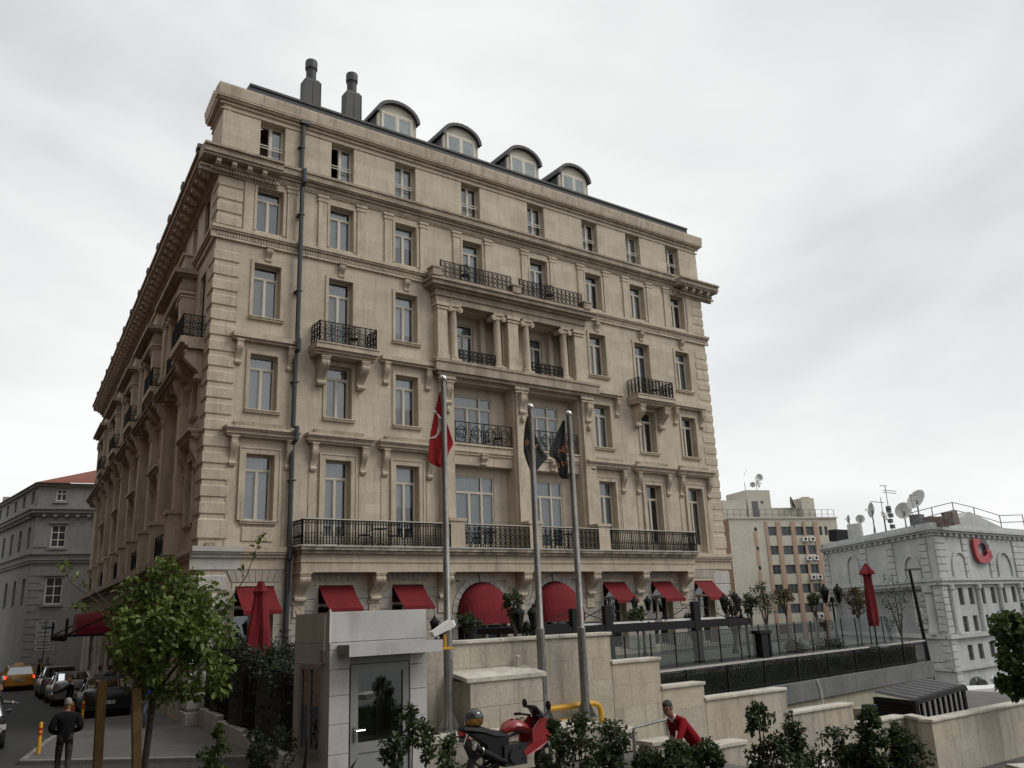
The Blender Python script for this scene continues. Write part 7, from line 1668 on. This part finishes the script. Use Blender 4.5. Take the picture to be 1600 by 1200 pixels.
# helmet on the seat
he = thing('helmet', 'black and gold full face helmet resting on the motorcycle seat', 'helmet', (q.x + .29, -18.8, .57 + .955), 2.6)
b = MB(); prof = [(.0, .26), (.06, .252), (.11, .222), (.135, .17), (.14, .12), (.135, .07), (.12, .02), (.1, .0)]; b.lathe(prof[::-1], 18); b.v = [(x * 1.08 + (.03 if z < .1 and x > .05 else 0), y, z) for x, y, z in b.v]
M['helmet_shell'] = mat('helmet_shell', (0.015, 0.015, 0.016), .2, (0.33, 0.17, 0.015), 9, 22, .1, coat=.5, obj=True)
M['helmet_black'] = mat('helmet_top', (0.03, 0.032, 0.04), .15, None, coat=.6)
b.mi = [0 if sum(b.v[i][2] for i in f) / len(f) < .135 else 1 for f in b.f]; b.obj('shell', ['helmet_shell', 'helmet_black'], he, None, True, True)
v = MB(); v.lathe([(.142, .1), (.146, .14), (.142, .18)], 10, a0=-1.0, a1=1.0); v.v = [(x * 1.1, y, z) for x, y, z in v.v]; v.obj('visor', 'visor', he, None, True)

# ================================================================== street furniture
def bollard(px, py, label, H=.85, z=0):
    q = at_z(px, py, z); t = thing('bollard', label, 'bollard', (q.x, q.y, z), 0, 'yellow bollards along the kerb'); b = MB(); b.lathe([(.12, 0), (.12, .03), (.055, .05), (.05, H - .03), (.03, H), (0, H)], 12); b.obj('post', 'yellow', t, smooth=40)
    for zz in (H * .62, H * .76): b = MB(); b.lathe([(.058, zz), (.058, zz + .07)], 12); b.obj('band', 'red_paint', t)
bollard(59, 1183, 'yellow bollard with red bands nearest the kerb corner', .9); bollard(128, 1128, 'yellow bollard with red bands beside the black sedan', .75); bollard(111, 1133, 'yellow bollard mostly hidden behind the man in the dark jacket', .8)
q = at(66, 1035, 55); t = thing('direction_sign', 'stack of pale direction boards on a post at the street bend', 'sign', (q.x, q.y, 0)); Sg = axes((0, 0, 0), (.95, -.31), (.31, .95))
M['sign_board'] = mat('sign_board', (0.6, 0.61, 0.61), .5, (.5, .51, .51), 2, 9, .1); M['sign_blue'] = mat('sign_blue', (0.05, 0.10, 0.14), .5, None)
b = MB(); b.tube([(0, 0, 0), (0, 0, at(66, 968, 55).z)], .05, 6); b.obj('post', 'concrete', t)
for k, py in enumerate((973, 981, 988, 995, 1003, 1013)):
    z = at(66, py, 55).z; b = MB(); x0 = -.6 + (.06 * (k % 2)); b.box(x0, x0 + 1.15, -.03, -.01, z - .13, z + .13); o = b.obj('board', 'sign_board', t, Sg)
    s = MB(); s.box(x0 + .15, x0 + .85, -.036, -.031, z - .03, z + .02) if k != 1 else s.box(x0 + .3, x0 + 1.1, -.036, -.031, z - .07, z + .07); s.lathe([(.05, -.04), (.05, -.031)], 8, (x0 + 1.0, 0, z), 'y'); s.obj('board_mark', 'sign_blue' if k == 1 else 'black_plastic', o)
q = at(62, 1045, 54); t = thing('chevron_sign', 'yellow chevron traffic sign beside the taxi', 'sign', (q.x, q.y, 0)); b = MB(); b.tube([(0, 0, 0), (0, 0, q.z + .3)], .03, 6); b.obj('post', 'iron', t)
for k in range(2):
    b = MB(); z = q.z + .25 - k * .22; b.prism([(-.25, z - .2), (0, z), (.25, z - .2), (.25, z - .1), (0, z + .1), (-.25, z - .1)], -.05, -.03, 'y'); b.obj('chevron', 'yellow', t, Sg)
# ================================================================== people
M['skin'] = mat('skin', (0.30, 0.155, 0.10), .6, (0.25, 0.12, 0.08), 12, 50, .08, obj=True)
M['hair_dark'] = mat('dark_hair', (0.02, 0.017, 0.015), .7, None); M['hair_grey'] = mat('grey_hair', (0.22, 0.21, 0.2), .8, None)
M['suit_black'] = mat('black_suit', (0.008, 0.008, 0.009), .85, None, fvar=.12, spec=.08); M['jacket_dark'] = mat('dark_jacket', (0.013, 0.0135, 0.015), .9, (.009, .0095, .01), 6, 40, .12, spec=.08)
M['trousers_grey'] = mat('grey_trousers', (0.055, 0.053, 0.05), .9, (.04, .039, .037), 6, 40, .12, spec=.08); M['jeans'] = mat('jeans', (0.10, 0.15, 0.21), .9, (0.22, 0.28, 0.34), 7, 40, .15, obj=True, spec=.08); M['jeans_dark'] = mat('dark_jeans', (0.05, 0.065, 0.085), .9, (.08, .1, .12), 7, 40, .15, spec=.08)
M['red_sweater'] = mat('red_sweater', (0.24, 0.012, 0.018), .95, (0.19, 0.01, 0.014), 10, 60, .15, bump=.3, spec=.08); M['blue_jacket'] = mat('blue_jacket', (0.02, 0.04, 0.28), .8, (.015, .03, .2), 6, 40, .1, spec=.08); M['white_shirt'] = mat('white_shirt', (0.62, 0.62, 0.63), .8, None, fvar=.04)
M['grey_shirt'] = mat('grey_shirt', (0.2, 0.2, 0.2), .9, None, spec=.08); M['blue_shirt'] = mat('slate_shirt', (0.05, 0.06, 0.075), .9, None, spec=.08); M['shoe'] = mat('shoe_leather', (0.012, 0.011, 0.01), .5, None); M['grey_sleeve'] = mat('grey_sleeve', (0.15, 0.15, 0.145), .9, None, spec=.08)
BASE = dict(pelvis=(0, 0, .95), belly=(0, .01, 1.08), chest=(0, .0, 1.3), uchest=(0, -.01, 1.42), neck=(0, .0, 1.5), nape=(0, .02, 1.57),
    hipL=(-.095, 0, .9), kneeL=(-.11, .02, .49), ankL=(-.11, -.02, .09), toeL=(-.12, .15, .035), hipR=(.095, 0, .9), kneeR=(.11, .02, .49), ankR=(.11, -.02, .09), toeR=(.12, .15, .035),
    shL=(-.175, -.01, 1.41), elL=(-.24, -.03, 1.13), wrL=(-.25, .06, .89), shR=(.175, -.01, 1.41), elR=(.24, -.03, 1.13), wrR=(.25, .06, .89))
RAD = dict(pelvis=(.165, .125), belly=(.16, .12), chest=(.175, .125), uchest=(.14, .1), neck=(.062, .065), nape=(.056, .06), hipL=(.095, .1), kneeL=(.065, .07), ankL=(.05, .055), toeL=(.045, .035), shL=(.075, .075), elL=(.052, .055), wrL=(.036, .04))
for k in list(RAD):
    if k.endswith('L'): RAD[k[:-1] + 'R'] = RAD[k]
BONES = [('pelvis', 'belly', 'top'), ('belly', 'chest', 'top'), ('chest', 'uchest', 'top'), ('uchest', 'neck', 'collar'), ('neck', 'nape', 'skin')]
for s in 'LR': BONES += [('pelvis', 'hip' + s, 'leg'), ('hip' + s, 'knee' + s, 'leg'), ('knee' + s, 'ank' + s, 'leg'), ('ank' + s, 'toe' + s, 'shoe'), ('uchest', 'sh' + s, 'top'), ('sh' + s, 'el' + s, 'top'), ('el' + s, 'wr' + s, 'sleeve')]
def person(label, loc, rotz, pose, mats, hair='hair_dark', bald=False, head_turn=(0, 0), k=1.0, cuff=None, bulk=1.0, group=None, hem=.0):
    t = thing('person', label, 'person', loc, rotz, group)
    J = {n: Vector(p) for n, p in BASE.items()}
    for n, p in pose.items(): J[n] = Vector(p)
    names = list(J); me = bpy.data.meshes.new('sk'); me.from_pydata([J[n] for n in names], [(names.index(a), names.index(b)) for a, b, _ in BONES], [])
    o = bpy.data.objects.new('sk', me); COL.objects.link(o); o.modifiers.new('s', 'SKIN'); o.modifiers['s'].branch_smoothing = .6; ss = o.modifiers.new('u', 'SUBSURF'); ss.levels = 2; ss.render_levels = 2
    for i, n in enumerate(names):
        r = RAD[n]; b = bulk if n in ('pelvis', 'belly', 'chest', 'uchest') or n[:2] in ('sh', 'el') else 1.0
        me.skin_vertices[0].data[i].radius = (r[0] * b, r[1] * b); me.skin_vertices[0].data[i].use_root = (n == 'pelvis')
    dg = bpy.context.evaluated_depsgraph_get(); ev = o.evaluated_get(dg); em = bpy.data.meshes.new_from_object(ev); bpy.data.objects.remove(o)
    mb = MB(); mb.v = [tuple(v.co) for v in em.vertices]; slots = ['top', 'leg', 'skin', 'shoe', 'collar', 'sleeve', 'hair']
    seg = [(J[a], J[b], c) for a, b, c in BONES]
    for f in em.polygons:
        c = f.center; best = None
        for a, b, tg in seg:
            ab = b - a; u = max(0, min(1, (c - a).dot(ab) / ab.length_squared)); d = (c - a - ab * u).length
            if best is None or d < best[0]: best = (d, tg, u)
        tg = best[1]
        if tg == 'leg' and c.z > J['pelvis'].z - .06 - hem and best[2] < .5: tg = 'top'
        mb.f.append(tuple(f.vertices)); mb.mi.append(slots.index(tg))
    bpy.data.meshes.remove(em)
    # head with face, ears
    hd = J['nape']; yaw, tilt = head_turn
    HM = TR(*hd) @ RZ(yaw) @ Matrix.Rotation(tilt, 4, 'X')
    prof = [(-.03, .045, .05, .0), (.0, .062, .075, .01), (.035, .068, .09, .012), (.075, .073, .098, .008), (.115, .077, .1, .0), (.15, .076, .1, -.004), (.185, .066, .088, -.008), (.21, .046, .062, -.01), (.222, .02, .028, -.01)]
    rings = []
    for z, a, b, yo in prof:
        ring = []
        for i in range(20):
            an = 2 * pi * i / 20; x, y = a * cos(an), b * sin(an) + yo
            fr = max(0, sin(an)) ** 6
            if .06 < z < .1: y += .022 * fr * (1 - abs(z - .075) / .04) * (1 if abs(cos(an)) < .3 else 0)
            if .1 < z < .13 and sin(an) > .75 and abs(cos(an)) > .2: y -= .012
            if z < .04 and sin(an) > .8: y += .006
            ring.append(HM @ Vector((x, y, z)))
        rings.append(ring)
    n0 = len(mb.v); mb.cm = slots.index('skin'); mb.loft(rings)
    mb.cm = slots.index('skin')
    for s in (-1, 1): mb.T = HM @ TR(s * .077, -.005, .1); mb.lathe([(0, -.01), (.026, -.008), (.03, .004), (0, .008)], 8, axis='x'); mb.T = None
    for s in (-1, 1): mb.cm = slots.index('hair'); mb.T = HM; mb.box(s * .032 - .014, s * .032 + .014, .088, .096, .128, .136); mb.box(s * .032 - .011, s * .032 + .011, .086, .093, .11, .118); mb.T = None
    mb.T = HM; mb.cm = slots.index('hair'); mb.box(-.022, .022, .088, .099, .044, .05); mb.T = None
    # hands: palm and five fingers following the forearm
    for s in 'LR':
        mb.cm = slots.index('skin'); w, e = J['wr' + s], J['el' + s]; d = (w - e).normalized(); side = d.cross(Vector((0, 0, 1)));
        if side.length < .2: side = Vector((0, 1, 0))
        side.normalize(); up = side.cross(d).normalized(); sg = 1 if s == 'L' else -1
        pb = w + d * .09
        mb.loft([[w + side * .028 * cos(a) + up * .02 * sin(a) for a in [2 * pi * i / 8 for i in range(8)]], [w + d * .04 + side * .042 * cos(a) + up * .017 * sin(a) for a in [2 * pi * i / 8 for i in range(8)]], [pb + side * .042 * cos(a) + up * .014 * sin(a) for a in [2 * pi * i / 8 for i in range(8)]]])
        for i, L in enumerate((.065, .078, .072, .055)):
            b0 = pb + side * (-.031 + .0205 * i); mb.tube([b0 - d * .01, b0 + d * L * .5 - up * .008, b0 + d * L - up * .028], [.0095, .009, .007], 6)
        b0 = w + d * .03 + side * .036 * sg; mb.tube([b0, b0 + d * .035 + side * .025 * sg, b0 + d * .065 + side * .026 * sg - up * .01], [.012, .0105, .008], 6)
        if cuff:
            mb.cm = slots.index('collar'); mb.tube([w - d * .02, w + d * .015], .044, 10)
    bm = {'top': mats[0], 'leg': mats[1], 'skin': 'skin', 'shoe': 'shoe', 'collar': mats[2] if len(mats) > 2 else mats[0], 'sleeve': mats[3] if len(mats) > 3 else mats[0], 'hair': hair}
    mb.obj('body', [bm[s] for s in slots], t, Matrix.Scale(k, 4), True)
    h = MB(); hr = []
    for z, a, b, yo in [(.06, .079, .1, -.006), (.1, .083, .107, -.006), (.15, .083, .108, -.008), (.19, .073, .096, -.01), (.217, .05, .066, -.01), (.23, .018, .026, -.01)]:
        ring = []
        for i in range(20):
            an = 2 * pi * i / 20; fr = sin(an)
            cut = (fr > .35 and z < .165) or (bald and z > .16 and fr > -.9) or (abs(fr) <= .35 and z < .09)
            s_ = .9 if cut else 1.0; ring.append(HM @ Vector((a * cos(an) * s_, b * sin(an) * s_ + yo - (.004 if cut else 0), z)))
        hr.append(ring)
    h.loft(hr); h.obj('hair', hair, t, Matrix.Scale(k, 4), True)
    return t
def face(dx, dy): return atan2(dy, dx) - pi / 2       # local +y turned to (dx,dy)
# foreground walker seen from behind
q = at_z(95, 1224, 0); person('balding person in dark jacket and grey trousers walking away on the road', (q.x, q.y, 0), face(.12, 1), dict(kneeL=(-.1, .16, .5), ankL=(-.1, .1, .1), toeL=(-.1, .27, .05), kneeR=(.1, .0, .48), ankR=(.1, -.26, .13), toeR=(.11, -.14, .04), shL=(-.21, -.01, 1.4), shR=(.21, -.01, 1.4), elL=(-.31, -.05, 1.14), wrL=(-.16, .2, 1.02), elR=(.31, -.05, 1.14), wrR=(.14, .2, 1.04)), ('jacket_dark', 'trousers_grey'), 'hair_grey', True, bulk=1.45, head_turn=(.15, -.2), hem=.08)
# suited man pointing left
q = at_z(104, 1137, 0); person('person in black suit with white collar stretching an arm to the left', (q.x, q.y, 0), face(-.85, .35), dict(elL=(-.3, .22, 1.26), wrL=(-.33, .5, 1.18), elR=(.24, -.03, 1.13), wrR=(.22, .1, .9)), ('suit_black', 'suit_black', 'white_shirt'), 'hair_dark', cuff=True, bulk=1.1, head_turn=(.5, -.1))
# person by the dark car, only the arm in the picture
q = at_z(-13, 1164, 0); person('person at the left edge whose grey sleeved arm with white cuff reaches in', (q.x, q.y, 0), face(.9, -.45), dict(elR=(.24, .28, 1.24), wrR=(.16, .53, 1.22), elL=(-.24, -.03, 1.13)), ('jacket_dark', 'suit_black', 'white_shirt', 'grey_sleeve'), cuff=True, bulk=1.1)
# blue jacket and jeans by the hotel wall
q = at_z(229, 1137, .09); person('person in bright blue jacket and jeans beside the tree trunk', (q.x, q.y, .09), face(-.4, -1), dict(kneeL=(-.12, .1, .49), ankL=(-.12, .14, .09), toeL=(-.12, .3, .04), kneeR=(.1, .02, .48), ankR=(.1, -.14, .1), toeR=(.1, 0, .035)), ('blue_jacket', 'jeans', 'white_shirt'), 'hair_dark')
q = at_z(174, 1111, 0); person('person in pale grey shirt behind the black sedan, left of two', (q.x - .1, q.y + 2.5, 0), face(.2, 1), {}, ('grey_shirt', 'jeans_dark'), group='people behind the black sedan')
q = at_z(193, 1111, 0); person('person in slate shirt behind the black sedan, right of two', (q.x - .1, q.y + 2.8, 0), face(-.2, 1), {}, ('blue_shirt', 'jeans_dark'), group='people behind the black sedan')
q = at_z(57, 1078, 0); person('dark clothed person standing right of the taxi', (q.x, q.y, 0), face(1, -.2), {}, ('suit_black', 'suit_black')); q = at_z(70, 1074, 0); person('person in grey top further right of the taxi', (q.x, q.y, 0), face(-.3, -1), {}, ('grey_sleeve', 'trousers_grey'))
# man in red climbing the steps, leaning on the ledge
q = at(1068, 1150, 14.6)
person('person in red sweater with white collar leaning forward on the steps behind the handrail', (q.x, q.y, .08), face(-.93, .1), dict(pelvis=(0, -.3, .84), belly=(0, -.2, .97), chest=(0, .03, 1.19), uchest=(0, .15, 1.3), neck=(0, .23, 1.36), nape=(0, .27, 1.4),
    hipL=(-.095, -.3, .8), hipR=(.095, -.3, .8), kneeL=(-.11, .0, .5), ankL=(-.11, -.2, .1), toeL=(-.11, -.03, .04), kneeR=(.11, .08, .55), ankR=(.11, .0, .2), toeR=(.11, .16, .14),
    shL=(-.2, .12, 1.28), elL=(-.3, .34, 1.04), wrL=(-.28, .52, .8), shR=(.2, .1, 1.28), elR=(.3, -.02, 1.0), wrR=(.26, .1, .78)), ('red_sweater', 'jeans_dark', 'white_shirt'), 'hair_dark', False, bulk=1.12, head_turn=(.35, -.45), hem=-.02)
